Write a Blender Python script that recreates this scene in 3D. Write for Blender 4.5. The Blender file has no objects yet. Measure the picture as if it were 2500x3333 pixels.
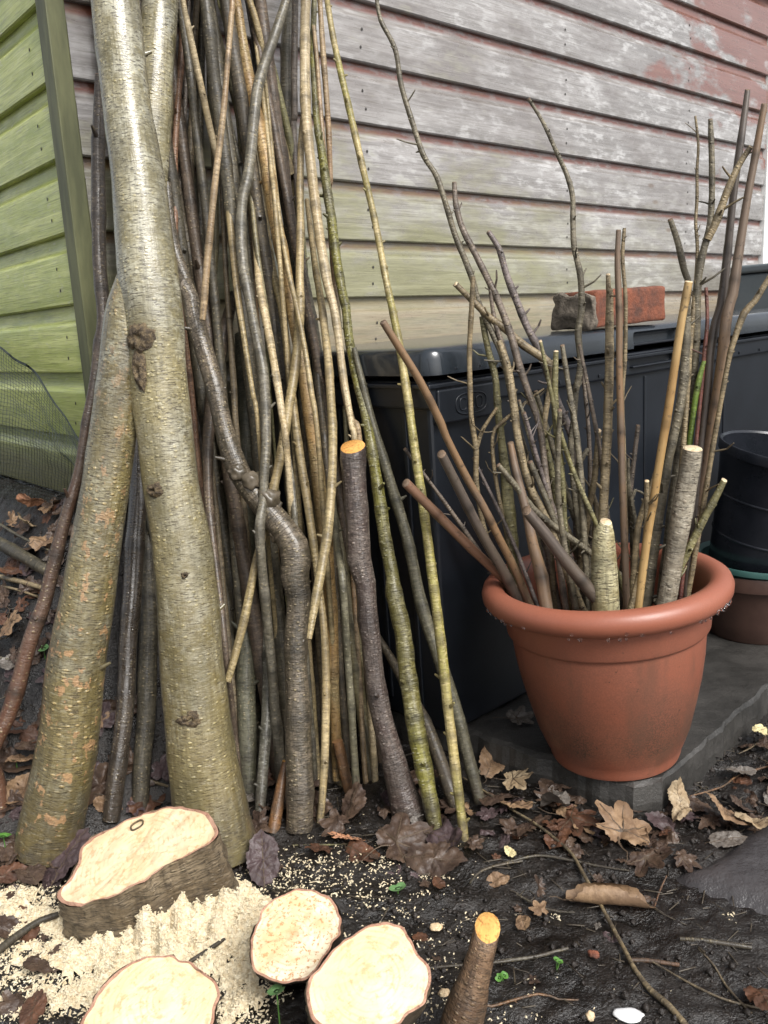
import bpy, bmesh, math, random
from mathutils import Vector, Matrix, noise, Euler
R = math.radians
rnd = random.Random(7)
scene = bpy.context.scene
COL = scene.collection

# ------------------------------------------------------------------ camera
CAM_H = 0.73
cam = bpy.data.cameras.new('camera'); cam_o = bpy.data.objects.new('camera', cam); COL.objects.link(cam_o)
cam.sensor_fit = 'VERTICAL'; cam.sensor_height = 36; cam.lens = 29.334; cam.clip_start = .02; cam.clip_end = 500
cam_o.matrix_world = Matrix(((.9986, .0536, 0, 0), (-.0114, .2116, -.9773, 0), (-.0524, .9759, .2119, CAM_H), (0, 0, 0, 1)))
scene.camera = cam_o
scene.cycles.max_bounces = 6; scene.cycles.diffuse_bounces = 3; scene.cycles.glossy_bounces = 3; scene.cycles.transmission_bounces = 4
# ------------------------------------------------------------------ sky, sun, exposure (overcast)
SUN_EL, SUN_AZ = R(47), R(146)          # azimuth clockwise from +Y: behind the viewer's right shoulder
w = bpy.data.worlds.new('World'); scene.world = w; w.use_nodes = True
nt = w.node_tree; nt.nodes.clear()
sky = nt.nodes.new('ShaderNodeTexSky'); sky.sky_type = 'NISHITA'; sky.sun_disc = False
sky.sun_elevation = SUN_EL; sky.sun_rotation = SUN_AZ; sky.air_density = 1.0; sky.dust_density = 4.0; sky.ozone_density = 1.0
hs = nt.nodes.new('ShaderNodeHueSaturation'); hs.inputs['Saturation'].default_value = .28
bg = nt.nodes.new('ShaderNodeBackground'); bg.inputs['Strength'].default_value = .07
wo = nt.nodes.new('ShaderNodeOutputWorld')
nt.links.new(sky.outputs[0], hs.inputs['Color']); nt.links.new(hs.outputs[0], bg.inputs['Color']); nt.links.new(bg.outputs[0], wo.inputs['Surface'])
sl = bpy.data.lights.new('sun', 'SUN'); sl.energy = 1.5; sl.angle = R(30); sl.color = (1, .98, .95)
so = bpy.data.objects.new('sun', sl); COL.objects.link(so)
sd = Vector((math.sin(SUN_AZ)*math.cos(SUN_EL), math.cos(SUN_AZ)*math.cos(SUN_EL), math.sin(SUN_EL)))
so.rotation_euler = sd.to_track_quat('Z', 'Y').to_euler()
vs = scene.view_settings; vs.view_transform = 'Standard'; vs.look = 'None'; vs.exposure = 1.45; vs.gamma = 1; vs.use_curve_mapping = False

# ------------------------------------------------------------------ frame of the shed
PC = Vector((-.4754, 1.4524, 0)); UX = Vector((.7574, .6529, 0)); VX = Vector((-.6529, .7574, 0))
def sm(a, b, x):
    t = min(1, max(0, (x-a)/(b-a))); return t*t*(3-2*t)
def hz(x, y):
    dx, dy = x-PC.x, y-PC.y
    u = dx*UX.x+dy*UX.y; v = dx*VX.x+dy*VX.y
    return .455*(1-sm(.04, .44, -u))*sm(-.30, .02, v)*(1-sm(0, .2, u))

# ------------------------------------------------------------------ helpers
def tag(o, label=None, cat=None, group=None, kind=None):
    if label: o['label'] = label
    if cat: o['category'] = cat
    if group: o['group'] = group
    if kind: o['kind'] = kind
    return o
def link(name, me, mats, parent=None, loc=None):
    o = bpy.data.objects.new(name, me); COL.objects.link(o)
    if mats is not None and len(me.materials) == 0:
        for m in (mats if isinstance(mats, (list, tuple)) else [mats]): me.materials.append(m)
    if parent: o.parent = parent
    if loc is not None: o.location = loc
    return o
def mesh(name, v, f, smooth=True, mi=None, uv=None):
    me = bpy.data.meshes.new(name); me.from_pydata(v, [], f)
    if smooth: me.polygons.foreach_set('use_smooth', [True]*len(me.polygons))
    if mi: me.polygons.foreach_set('material_index', mi)
    if uv:
        l = me.uv_layers.new(name='uv'); flat = []
        for p in uv:
            flat.extend(p)
        l.data.foreach_set('uv', flat)
    me.update(); return me
def empty(name, loc=(0, 0, 0), rot=(0, 0, 0)):
    o = bpy.data.objects.new(name, None); COL.objects.link(o); o.location = loc; o.rotation_euler = rot
    o.empty_display_size = .05; return o
def bm_mesh(name, bm, smooth=False):
    me = bpy.data.meshes.new(name); bm.normal_update(); bm.to_mesh(me); bm.free()
    if smooth: me.polygons.foreach_set('use_smooth', [True]*len(me.polygons))
    return me
def box_bm(x0, x1, y0, y1, z0, z1, bev=0, seg=2, bm=None):
    own = bm is None; bm = bm or bmesh.new()
    r = bmesh.ops.create_cube(bm, size=1)
    bmesh.ops.scale(bm, vec=(x1-x0, y1-y0, z1-z0), verts=r['verts'])
    bmesh.ops.translate(bm, vec=((x0+x1)/2, (y0+y1)/2, (z0+z1)/2), verts=r['verts'])
    if bev: bmesh.ops.bevel(bm, geom=list({e for v in r['verts'] for e in v.link_edges}), offset=bev, segments=seg, profile=.5, affect='EDGES')
    return bm
def lathe(prof, n=64, close=False):
    v, f = [], []
    for (r, z) in prof:
        for i in range(n):
            a = 2*math.pi*i/n; v.append((r*math.cos(a), r*math.sin(a), z))
    for k in range(len(prof)-1):
        for i in range(n):
            j = (i+1) % n; f.append((k*n+i, k*n+j, (k+1)*n+j, (k+1)*n+i))
    return v, f
def frac(p, s, o=3): return noise.fractal(Vector(p)*s, 1.0, 2.0, o)

# ------------------------------------------------------------------ materials
class NT:
    def __init__(s, name):
        s.m = bpy.data.materials.new(name); s.m.use_nodes = True; s.t = s.m.node_tree
        s.b = s.t.nodes['Principled BSDF']
    def n(s, typ, **k):
        nd = s.t.nodes.new('ShaderNode'+typ)
        for a, b in k.items():
            if a.startswith('i_'):
                key = a[2:]; key = int(key) if key.isdigit() else key
                s.put(nd.inputs[key], b)
            else: setattr(nd, a, b)
        return nd
    def put(s, sock, val):
        if hasattr(val, 'is_output'): s.t.links.new(val, sock)
        elif isinstance(val, bpy.types.Node): s.t.links.new(val.outputs[0], sock)
        else:
            if isinstance(val, (tuple, list)) and len(val) == 3 and sock.type == 'RGBA': val = (*val, 1)
            sock.default_value = val
    def coord(s, kind='Object'): return s.n('TexCoord').outputs[kind]
    def mapping(s, vec, scale=(1, 1, 1), rot=(0, 0, 0)):
        return s.n('Mapping', i_Vector=vec, i_Scale=scale, i_Rotation=rot).outputs[0]
    def noise(s, vec, scale, detail=4, rough=.6, out='Fac', dist=0):
        return s.n('TexNoise', i_Vector=vec, i_Scale=scale, i_Detail=detail, i_Roughness=rough, i_Distortion=dist).outputs[out]
    def ramp(s, fac, lo, hi, a=0., b=1.):
        return s.n('MapRange', i_0=fac, i_1=lo, i_2=hi, i_3=a, i_4=b).outputs[0]
    def math(s, op, a, b=0., c=None):
        nd = s.n('Math', operation=op); s.put(nd.inputs[0], a); s.put(nd.inputs[1], b)
        if c is not None: s.put(nd.inputs[2], c)
        return nd.outputs[0]
    def mix(s, fac, a, b, mode='MIX'):
        nd = s.n('Mix', data_type='RGBA', blend_type=mode); s.put(nd.inputs[0], fac); s.put(nd.inputs[6], a); s.put(nd.inputs[7], b)
        return nd.outputs[2]
    def bump(s, h, strength=.5, dist=.002, prev=None):
        nd = s.n('Bump', i_Strength=strength, i_Distance=dist, i_Height=h)
        if prev is not None: s.put(nd.inputs['Normal'], prev)
        return nd.outputs[0]
    def out(s, col, rough=.5, normal=None, spec=.5, **k):
        s.put(s.b.inputs['Base Color'], col); s.put(s.b.inputs['Roughness'], rough)
        s.put(s.b.inputs['Specular IOR Level'], spec)
        if normal is not None: s.put(s.b.inputs['Normal'], normal)
        for a, b in k.items(): s.put(s.b.inputs[a.replace('_', ' ')], b)
        return s.m

def bark(name, c1, c2, lent=(.45, .36, .2), la=.5, dash=(.05, .035, .02), da=.3, rough=.48, bump=.5, mott=38, stain=None, c3=None, spec=.5, lsize=1., patch=None, coat=.16, con=1.):
    k = NT('bark_'+name); oc = k.coord('Object'); uv = k.coord('UV')
    rv = k.n('ObjectInfo').outputs['Random']; off = k.n('CombineXYZ', i_0=k.math('MULTIPLY', rv, 3.), i_1=k.math('MULTIPLY', rv, 5.), i_2=0.).outputs[0]
    uv = k.n('VectorMath', operation='ADD', i_0=uv, i_1=off).outputs[0]; oc = k.n('VectorMath', operation='ADD', i_0=oc, i_1=off).outputs[0]
    n1 = k.noise(oc, mott, 3, .65); n3 = k.noise(oc, 5.5, 2, .6)
    n2 = k.noise(k.mapping(uv, (190, 14, 1)), 1, 2, .65)          # fibres along the stem
    n4 = k.noise(k.mapping(uv, (75, 190, 1)), 1, 3, .7)           # blotches across it
    col = k.mix(k.ramp(k.math('ADD', k.math('MULTIPLY', n1, .55), k.math('MULTIPLY', n3, .45)), .42, .58), c1, c2)
    if c3: col = k.mix(k.ramp(n3, .46, .58), col, c3)
    dk = tuple(x*.30 for x in c1)
    col = k.mix(k.ramp(n2, .50, .66, .0, .55*con), col, dk)
    col = k.mix(k.ramp(n4, .53, .64, .0, .62*con), col, dk)
    col = k.mix(k.ramp(n4, .47, .36, .0, .5*con), col, tuple(min(.8, x*1.45) for x in c2))
    dn = k.noise(k.mapping(uv, (85, 430, 1)), 1, 2, .6)
    dm = k.math('MULTIPLY', k.ramp(dn, .55, .62), k.ramp(n1, .40, .56, .15, 1))
    col = k.mix(k.math('MULTIPLY', dm, da), col, dash)
    z = k.n('SeparateXYZ', i_0=k.n('NewGeometry').outputs['Position']).outputs[2]
    if stain:
        sf = k.math('MULTIPLY', k.ramp(k.math('ADD', z, k.math('MULTIPLY', n3, .3)), .95, .22, 0, .8), k.ramp(n2, .3, .6, .55, 1))
        col = k.mix(sf, col, stain)
    vo = k.n('TexVoronoi', i_Vector=k.mapping(uv, (140/lsize, 210/lsize, 1)), i_Scale=1.0, i_Randomness=1.0)
    sel = k.math('MULTIPLY', k.ramp(k.n('SeparateColor', i_0=vo.outputs['Color']).outputs[0], .35, .6), k.ramp(n3, .36, .56, .3, 1.))
    lm = k.math('MULTIPLY', k.ramp(vo.outputs['Distance'], .38, .16), sel)
    col = k.mix(k.math('MULTIPLY', lm, la), col, lent)
    n5 = k.noise(k.mapping(uv, (22, 9, 1)), 1, 3, .6); col = k.mix(k.ramp(n5, .46, .62, 0, .55), col, k.mix(.35, dk, c1))
    nd = k.n('Attribute', attribute_name='node').outputs['Fac']
    col = k.mix(k.math('MULTIPLY', nd, k.ramp(n1, .3, .6, .35, .9)), col, tuple(x*.28 for x in c1))
    z = k.n('SeparateXYZ', i_0=k.n('NewGeometry').outputs['Position']).outputs[2]
    if patch:
        pv = k.noise(k.mapping(uv, (48, 30, 1)), 1, 3, .7); pl = k.ramp(z, .9, .35, .0, 1.)
        pm = k.math('MULTIPLY', k.ramp(pv, .57, .61, 0, .8), pl); col = k.mix(pm, col, patch)
    # soil splashed on the lowest centimetres
    col = k.mix(k.math('MULTIPLY', k.ramp(z, .10, .0, 0, .8), k.ramp(n1, .35, .6)), col, (.03, .022, .015))
    h = k.math('ADD', k.math('MULTIPLY', lm, .8), k.math('SUBTRACT', k.math('ADD', k.math('MULTIPLY', n2, .7), k.math('MULTIPLY', n4, .7)), k.math('MULTIPLY', dm, .8)))
    nb = k.bump(h, bump, .0022)
    return k.out(col, k.ramp(n1, .35, .65, rough, rough+.2), nb, spec, Coat_Weight=coat, Coat_Roughness=.22, Coat_Normal=k.bump(h, bump*.22, .0018))
M = {}
def B(n, *a, **k): M[n] = bark(n, *a, **k)
B('trunk', (.14, .11, .045), (.30, .295, .225), lent=(.5, .37, .16), la=.6, da=.75, stain=(.10, .075, .028), c3=(.21, .17, .07), patch=(.36, .21, .10), bump=.9, rough=.34, lsize=1.4, coat=1., con=.75)
B('trunk2', (.175, .15, .072), (.41, .395, .305), lent=(.5, .42, .2), la=.55, da=.8, stain=(.125, .093, .036), c3=(.25, .21, .10), bump=.7, rough=.34, lsize=1.2, coat=1., con=.55)
B('trunkpot', (.26, .22, .11), (.36, .33, .2), da=.8, bump=.7)
B('pale', (.42, .33, .19), (.52, .43, .28), la=.25, da=.25, c3=(.36, .27, .14), rough=.45)
B('palegreen', (.34, .27, .10), (.46, .37, .2), la=.45, da=.25, c3=(.27, .24, .06), rough=.42)
B('tan', (.30, .225, .11), (.37, .29, .155), la=.35, da=.3, c3=(.24, .185, .085), rough=.42)
B('tanred', (.28, .195, .105), (.36, .27, .16), la=.3, da=.3, c3=(.26, .16, .08), rough=.42)
B('orange', (.36, .215, .075), (.36, .25, .11), la=.6, da=.3, c3=(.27, .2, .09), bump=.8, rough=.45)
B('olive', (.15, .125, .062), (.22, .19, .105), la=.45, da=.4)
B('green', (.21, .19, .085), (.27, .25, .12), la=.35, da=.25)
B('lichen', (.125, .108, .032), (.23, .21, .11), lent=(.5, .48, .33), la=.85, da=.5, c3=(.19, .175, .03), bump=.9, rough=.4)
B('grey', (.095, .084, .058), (.18, .162, .122), la=.5, da=.4, rough=.42)
B('greygreen', (.09, .082, .05), (.15, .137, .09), lent=(.4, .36, .25), la=.5, da=.4)
B('greylichen', (.075, .07, .05), (.15, .14, .11), lent=(.42, .42, .36), la=.7, da=.4)
B('shade', (.05, .042, .026), (.095, .082, .054), la=.4, da=.4)  # bundle rods' shade put into the bark colour; also on dark ground twigs
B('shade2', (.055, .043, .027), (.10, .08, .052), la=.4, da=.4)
B('shadegreen', (.075, .072, .043), (.125, .12, .08), la=.3, da=.5)  # grey-green bark darkened, shade of the bundle mixed into the colour
B('brown', (.13, .098, .056), (.2, .155, .095), la=.35, da=.4)
B('red', (.16, .08, .043), (.21, .118, .068), la=.3, da=.3)
B('redbrown', (.17, .078, .028), (.22, .115, .05), la=.3, da=.3)
B('purple', (.12, .096, .076), (.19, .158, .13), la=.35, da=.3)
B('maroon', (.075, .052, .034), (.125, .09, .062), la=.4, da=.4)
B('darkred', (.062, .048, .036), (.105, .082, .062), la=.45, da=.3, stain=(.12, .045, .022), rough=.28)
B('darkgloss', (.048, .036, .026), (.075, .06, .045), la=.3, da=.6, rough=.2, spec=.7, coat=1.)
B('cherry', (.058, .04, .034), (.125, .1, .083), lent=(.36, .29, .24), la=.55, dash=(.24, .2, .17), da=.5, rough=.32, bump=.9, lsize=1.3)
B('knobbly', (.068, .055, .035), (.165, .13, .09), lent=(.42, .34, .2), la=.8, coat=.35, da=.4, bump=1., rough=.38)
B('twiggrey', (.125, .105, .066), (.2, .172, .118), lent=(.4, .36, .24), la=.5, da=.4, bump=.7)
B('twigbrown', (.125, .095, .07), (.19, .15, .116), la=.4, da=.4, bump=.7)
B('twigpurple', (.13, .104, .092), (.215, .175, .162), la=.4, da=.4, bump=.7)
B('twigtan', (.215, .16, .085), (.275, .215, .125), la=.4, da=.4, bump=.7)
B('twigolive', (.155, .137, .05), (.225, .2, .1), lent=(.45, .42, .28), la=.6, da=.4, bump=.8)
B('greenstem', (.12, .19, .025), (.17, .23, .05), la=.2, da=.2)
B('redstem', (.12, .03, .022), (.15, .055, .035), la=.2, da=.2)
B('redbrownstub', (.10, .055, .028), (.18, .11, .06), lent=(.4, .28, .15), la=.5, da=.4, bump=.9)
B('birch', (.26, .225, .165), (.37, .335, .265), lent=(.2, .13, .09), la=.5, da=.9, bump=.8, lsize=1.3)
def cane(name, c1, c2, c3):
    k = NT('cane_'+name); oc = k.coord('Object'); uv = k.coord('UV')
    n = k.noise(k.mapping(uv, (260, 9, 1)), 1, 4, .6); n1 = k.noise(oc, 7, 4, .6)
    col = k.mix(k.ramp(n, .3, .7), c1, c2); col = k.mix(k.ramp(n1, .44, .58), col, c3)
    sp = k.noise(oc, 120, 3, .6); col = k.mix(k.ramp(sp, .60, .7, 0, .7), col, (.03, .022, .015))
    nd = k.n('Attribute', attribute_name='node').outputs['Fac']; col = k.mix(k.math('MULTIPLY', nd, .7), col, tuple(x*.3 for x in c1))
    M[name] = k.out(col, .4, k.bump(n, .3, .001))
cane('canetan', (.34, .215, .085), (.44, .30, .135), (.28, .165, .06))
cane('canebrown', (.105, .072, .05), (.17, .122, .085), (.19, .115, .06))
cane('canedark', (.06, .048, .04), (.11, .085, .068), (.085, .066, .05))
cane('canered', (.17, .085, .05), (.24, .135, .085), (.16, .09, .055))
def wood_end(name, c1, c2, c3, sc=60, spk=.8):
    k = NT(name); oc = k.coord('Object'); uv = k.coord('UV')
    rg = k.n('TexWave', wave_type='RINGS', rings_direction='Z', i_Vector=uv, i_Scale=4.2, i_Distortion=2.2, i_Detail=2.)
    rad = k.n('VectorMath', operation='LENGTH', i_0=uv).outputs['Value']
    col = k.mix(k.ramp(k.noise(oc, sc*.35, 3, .6), .38, .62), c1, c2)
    col = k.mix(k.math('MULTIPLY', k.math('MULTIPLY', k.ramp(rg.outputs['Fac'], .55, 1.), k.ramp(k.noise(oc, 55, 3), .4, .6)), .34), col, c3)
    col = k.mix(k.ramp(k.math('ADD', rad, k.math('MULTIPLY', k.noise(oc, 30, 2), .12)), .20, .05, 0, .45), col, c3)
    n = k.noise(oc, sc*3.2, 3, .65); col = k.mix(k.ramp(n, .54, .64, 0, spk), col, c3)
    saw = k.noise(k.mapping(uv, (4, 150, 1), (0, 0, .6)), 1, 2, .5)
    M[name] = k.out(col, .65, k.bump(k.math('ADD', k.noise(oc, sc*6, 3, .7), saw), .7, .0016))
wood_end('cut_orange', (.70, .33, .07), (.76, .42, .12), (.4, .15, .03))
wood_end('cut_pale', (.70, .56, .36), (.76, .64, .44), (.45, .28, .14))
wood_end('cut_stump', (.70, .53, .31), (.76, .64, .44), (.50, .27, .11), 34, .5)
wood_end('cut_rough', (.66, .47, .26), (.78, .68, .50), (.44, .21, .07), 75, .9)
wood_end('cut_brown', (.16, .105, .065), (.22, .15, .1), (.07, .045, .028), 60)
wood_end('cut_pinkrim', (.33, .17, .11), (.43, .25, .17), (.2, .09, .05), 60)

def soil():
    k = NT('soil'); oc = k.coord('Object')
    n1 = k.noise(oc, 9, 6, .65); n2 = k.noise(oc, 70, 5, .7); n3 = k.noise(oc, 260, 3, .7)
    col = k.mix(k.ramp(n1, .35, .65), (.0055, .0044, .0036), (.015, .0118, .0095))
    col = k.mix(k.ramp(n2, .5, .75, 0, .7), col, (.03, .0235, .0185))
    h = k.math('ADD', k.math('MULTIPLY', n2, 1.), k.math('MULTIPLY', n3, .45))
    return k.out(col, k.ramp(n1, .38, .62, .16, .5), k.bump(h, .8, .006), .6)
M['soil'] = soil()
def simple(name, c1, c2, sc=30, rough=.5, bump=.3, bd=.002, bsc=None, spec=.5, lo=.35, hi=.65, **kw):
    k = NT(name); oc = k.coord('Object'); n = k.noise(oc, sc, 5, .65)
    nb = k.noise(oc, bsc or sc*3, 4, .7)
    M[name] = k.out(k.mix(k.ramp(n, lo, hi), c1, c2), rough, k.bump(nb, bump, bd), spec, **kw)
    return M[name]
simple('flagstone', (.034, .031, .032), (.06, .056, .057), 14, .26, .7, .004, 90)
simple('slab', (.022, .021, .019), (.05, .047, .043), 14, .42, .6, .003, 160)
simple('box_plastic', (.0045, .006, .009), (.009, .0115, .016), 6, .4, .12, .001, 220)
simple('lid_plastic', (.012, .016, .021), (.02, .026, .033), 9, .24, .25, .001, 160, Coat_Weight=.6, Coat_Roughness=.12)  # lid paler than the body plastic: sky reflection put into its colour
simple('bin_plastic', (.085, .105, .115), (.11, .13, .145), 8, .5, .1, .001)
simple('black_plastic', (.011, .013, .017), (.018, .02, .026), 20, .22, .1, .001)
simple('green_plastic', (.03, .085, .075), (.045, .11, .10), 20, .4, .1, .001)
simple('brown_plastic', (.045, .022, .016), (.065, .035, .026), 20, .45, .1, .001)
simple('brick_red', (.20, .062, .03), (.085, .036, .024), 26, .8, .8, .004, 130, lo=.40, hi=.62)
simple('brick_end', (.22, .185, .145), (.09, .075, .058), 45, .9, 1., .006, 120)
simple('dark', (.02, .018, .016), (.03, .027, .024), 20, .6)
simple('plinth', (.05, .045, .04), (.09, .08, .07), 14, .9, .8, .006)
simple('felt', (.03, .03, .032), (.05, .05, .052), 60, .9, .8, .002)
simple('white_paint', (.74, .74, .72), (.8, .8, .78), 30, .4, .1)
simple('netting', (.03, .04, .037), (.05, .06, .055), 30, .4, 0)
simple('sawdust', (.66, .52, .31), (.80, .71, .52), 150, .8, 1., .004, 260, lo=.3, hi=.6)
simple('scrap', (.6, .6, .6), (.7, .7, .7), 30, .6)
simple('green_leaf', (.055, .15, .025), (.09, .22, .04), 60, .4, .3)
simple('green_leaf_pale', (.10, .21, .075), (.15, .28, .11), 60, .4, .3)
simple('bush_leaf', (.05, .10, .03), (.09, .16, .04), 40, .5, .3)
simple('crumb', (.012, .009, .007), (.028, .021, .017), 90, .35, .8, .003)
k = NT('water'); M['water'] = k.out((1, 1, 1), .02, None, .5, Transmission_Weight=1., IOR=1.33)
def leafmat(name, c1, c2, c3, rough=.5):
    k = NT('leaf_'+name); oc = k.coord('Object'); n = k.noise(oc, 32, 5, .65); n2 = k.noise(oc, 190, 3, .6)
    col = k.mix(k.ramp(n, .40, .58), c1, c2); col = k.mix(k.ramp(n2, .58, .72, 0, .7), col, c3)
    M['leaf_'+name] = k.out(col, k.ramp(n, .35, .65, rough, rough+.22), k.bump(n2, .6, .0015), .4)
leafmat('tan', (.24, .155, .088), (.14, .085, .048), (.10, .06, .032))
leafmat('pale', (.34, .265, .17), (.25, .18, .105), (.2, .13, .07))
leafmat('grey', (.15, .135, .12), (.095, .08, .066), (.05, .038, .03), .4)
leafmat('dark', (.075, .048, .032), (.045, .028, .02), (.025, .017, .012), .36)
leafmat('purple', (.066, .043, .044), (.046, .03, .03), (.027, .018, .018), .42)
leafmat('russet', (.10, .045, .024), (.06, .028, .016), (.05, .022, .012), .42)
leafmat('pink', (.48, .25, .15), (.40, .19, .1), (.22, .1, .05))
leafmat('cream', (.55, .48, .26), (.45, .38, .2), (.3, .2, .1))
leafmat('vein', (.05, .033, .02), (.085, .058, .036), (.03, .02, .012))

# terracotta plastic with dusting of soil splashes, and rim shade painted into the dirt
k = NT('terracotta'); oc = k.coord('Object'); gp = k.n('NewGeometry').outputs['Position']
z = k.n('SeparateXYZ', i_0=oc).outputs[2]
n = k.noise(oc, 9, 5, .6); sp = k.noise(oc, 95, 4, .7); fine = k.noise(oc, 420, 3, .6)
col = k.mix(k.ramp(n, .3, .7), (.28, .088, .05), (.33, .112, .067))
dirt_shade = k.math('MULTIPLY', k.math('MULTIPLY', k.ramp(z, .245, .07, .28, 1.), k.ramp(z, .012, .05, .35, 1.)), k.ramp(n, .30, .60, .5, 1.))
col = k.mix(k.math('MULTIPLY', dirt_shade, k.ramp(fine, .35, .6, .55, .97)), col, (.05, .03, .019))
col = k.mix(k.math('MULTIPLY', k.ramp(sp, .66, .71), k.ramp(z, .28, .2, 0, .8)), col, (.03, .02, .014))
scf = k.noise(k.mapping(oc, (26, 26, 5)), 1, 4, .6); col = k.mix(k.math('MULTIPLY', k.ramp(scf, .52, .66, 0, .5), k.ramp(z, .25, .2)), col, (.11, .055, .035))
M['terracotta'] = k.out(col, k.ramp(n, .35, .65, .36, .52), k.bump(fine, .2, .001))

# shiplap boards
def board_mat(name, green):
    k = NT(name); oc = k.coord('Object'); gp = k.n('NewGeometry').outputs['Position']
    rv = k.n('ObjectInfo').outputs['Random']
    off = k.n('CombineXYZ', i_0=k.math('MULTIPLY', rv, 7.), i_1=0., i_2=k.math('MULTIPLY', rv, 3.)).outputs[0]
    p = k.n('VectorMath', operation='ADD', i_0=oc, i_1=off).outputs[0]
    lz = k.n('SeparateXYZ', i_0=oc).outputs[2]
    gr = k.noise(k.mapping(p, (3.5, 40, 75)), 1, 6, .62, dist=.8); gf = k.noise(k.mapping(p, (14, 200, 420)), 1, 3, .6)
    bl = k.noise(k.mapping(p, (4, 10, 9)), 1, 5, .6); fl = k.noise(k.mapping(p, (22, 40, 60)), 1, 5, .65)
    sx = k.n('SeparateXYZ', i_0=gp); wu = k.n('VectorMath', operation='DOT_PRODUCT', i_0=gp, i_1=tuple(UX)).outputs['Value']
    wz = sx.outputs[2]
    if green:
        col = k.mix(k.ramp(gr, .40, .60), (.38, .43, .10), (.57, .61, .2))
        col = k.mix(k.ramp(bl, .47, .60, 0, .7), col, (.30, .36, .075))
        col = k.mix(k.ramp(fl, .60, .70, 0, .55), col, (.52, .52, .38))
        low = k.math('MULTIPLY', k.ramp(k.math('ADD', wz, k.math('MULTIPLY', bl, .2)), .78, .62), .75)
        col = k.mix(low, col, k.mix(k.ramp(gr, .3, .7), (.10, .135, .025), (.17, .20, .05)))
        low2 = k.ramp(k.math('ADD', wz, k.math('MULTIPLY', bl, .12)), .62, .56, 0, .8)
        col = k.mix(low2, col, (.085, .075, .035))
    else:
        col = k.mix(k.ramp(gr, .40, .60), (.20, .187, .177), (.30, .285, .274))
        col = k.mix(k.ramp(bl, .46, .60, 0, .55), col, (.135, .115, .104))
        wh_glare = k.math('MULTIPLY', k.ramp(fl, .50, .62), k.ramp(bl, .54, .42, .25, .9)); wh_glare = k.math('MULTIPLY', wh_glare, k.ramp(wu, .2, 2.4, .2, .85)); col = k.mix(wh_glare, col, (.50, .492, .485))  # weathered white, denser towards the far end as painted sky glare
        # old brown-red stain: under the laps and towards the far upper end
        up = k.math('MULTIPLY', k.ramp(lz, .095, .103), k.ramp(fl, .38, .52, .35, 1.))
        col = k.mix(up, col, (.15, .048, .030))
        rp = k.math('MULTIPLY', k.ramp(wu, 1.2, 2.75), k.ramp(wz, .85, 1.65, .35, .95))
        rr = k.math('ADD', rp, k.math('MULTIPLY', k.math('SUBTRACT', bl, .5), 1.5))
        col = k.mix(k.ramp(rr, .68, .80, 0, .9), col, k.mix(k.ramp(gr, .3, .7), (.16, .06, .042), (.21, .088, .064)))
        # algae near the ground and the corner
        al = k.math('ADD', k.ramp(wz, 1.2, .84, 0, .80), k.math('MULTIPLY', k.math('SUBTRACT', k.math('ADD', k.math('MULTIPLY', bl, .6), k.math('MULTIPLY', fl, .4)), .5), 2.6))
        al = k.math('MULTIPLY', al, k.ramp(wu, 2.6, 1.2, .3, 1.))
        col = k.mix(k.ramp(al, .15, .75, 0, .72), col, k.mix(k.ramp(gr, .3, .7), (.15, .15, .055), (.27, .265, .125)))
        bare = k.math('MULTIPLY', k.ramp(wz, .80, .775), k.ramp(gr, .35, .6, .3, .9)); col = k.mix(bare, col, k.mix(k.ramp(gf, .4, .6), (.18, .14, .09), (.32, .265, .18)))
    col = k.mix(k.ramp(gf, .52, .66, 0, .4), col, (.09, .075, .05))
    kn = k.n('TexVoronoi', i_Vector=k.mapping(p, (3.2, 9, 9)), i_Scale=1.); col = k.mix(k.ramp(kn.outputs['Distance'], .07, .03, 0, .7), col, (.12, .08, .05))
    h = k.math('ADD', k.math('MULTIPLY', gr, .6), k.math('MULTIPLY', gf, .5))
    M[name] = k.out(col, k.ramp(fl, .35, .65, .24, .46) if not green else k.ramp(fl, .35, .65, .32, .55), k.bump(h, .6, .002), .5, Coat_Weight=(1. if not green else .4), Coat_Roughness=.22)
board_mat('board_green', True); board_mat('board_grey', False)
k = NT('post_green'); oc = k.coord('Object'); n = k.noise(k.mapping(oc, (30, 30, 5)), 1, 5, .6)
M['post_green'] = k.out(k.mix(k.ramp(n, .4, .6), (.085, .09, .042), (.15, .155, .072)), .5, k.bump(n, .4, .002))

# ------------------------------------------------------------------ ground
def axis(lo, hi, step, far):
    a = []; x = lo
    while x <= hi+1e-6: a.append(x); x += step
    d = step; x = lo
    pre = []
    while x > -far: d *= 1.45; x -= d; pre.append(x)
    d = step; x = a[-1]; post = []
    while x < far: d *= 1.45; x += d; post.append(x)
    return pre[::-1]+a+post
def micro(x, y):
    f = sm(8, 3, math.hypot(x, y-1)) if math.hypot(x, y-1) > 3 else 1
    p = Vector((x, y, 0))
    return f*(.010*noise.noise(p*7)+.007*noise.noise(p*19+Vector((3, 1, 0)))+.0055*noise.noise(p*47)+.0042*noise.noise(p*105)+.002*noise.noise(p*230))
def gz(x, y): return hz(x, y)+micro(x, y)*.9-.003
xs = axis(-.95, .9, .0065, 120); ys = axis(.6, 1.6, .0065, 120)
gv = [(x, y, gz(x, y)) for y in ys for x in xs]
nx = len(xs)
gf = [(j*nx+i, j*nx+i+1, (j+1)*nx+i+1, (j+1)*nx+i) for j in range(len(ys)-1) for i in range(nx-1)]
tag(link('ground', mesh('ground', gv, gf), M['soil']), kind='structure')

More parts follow.
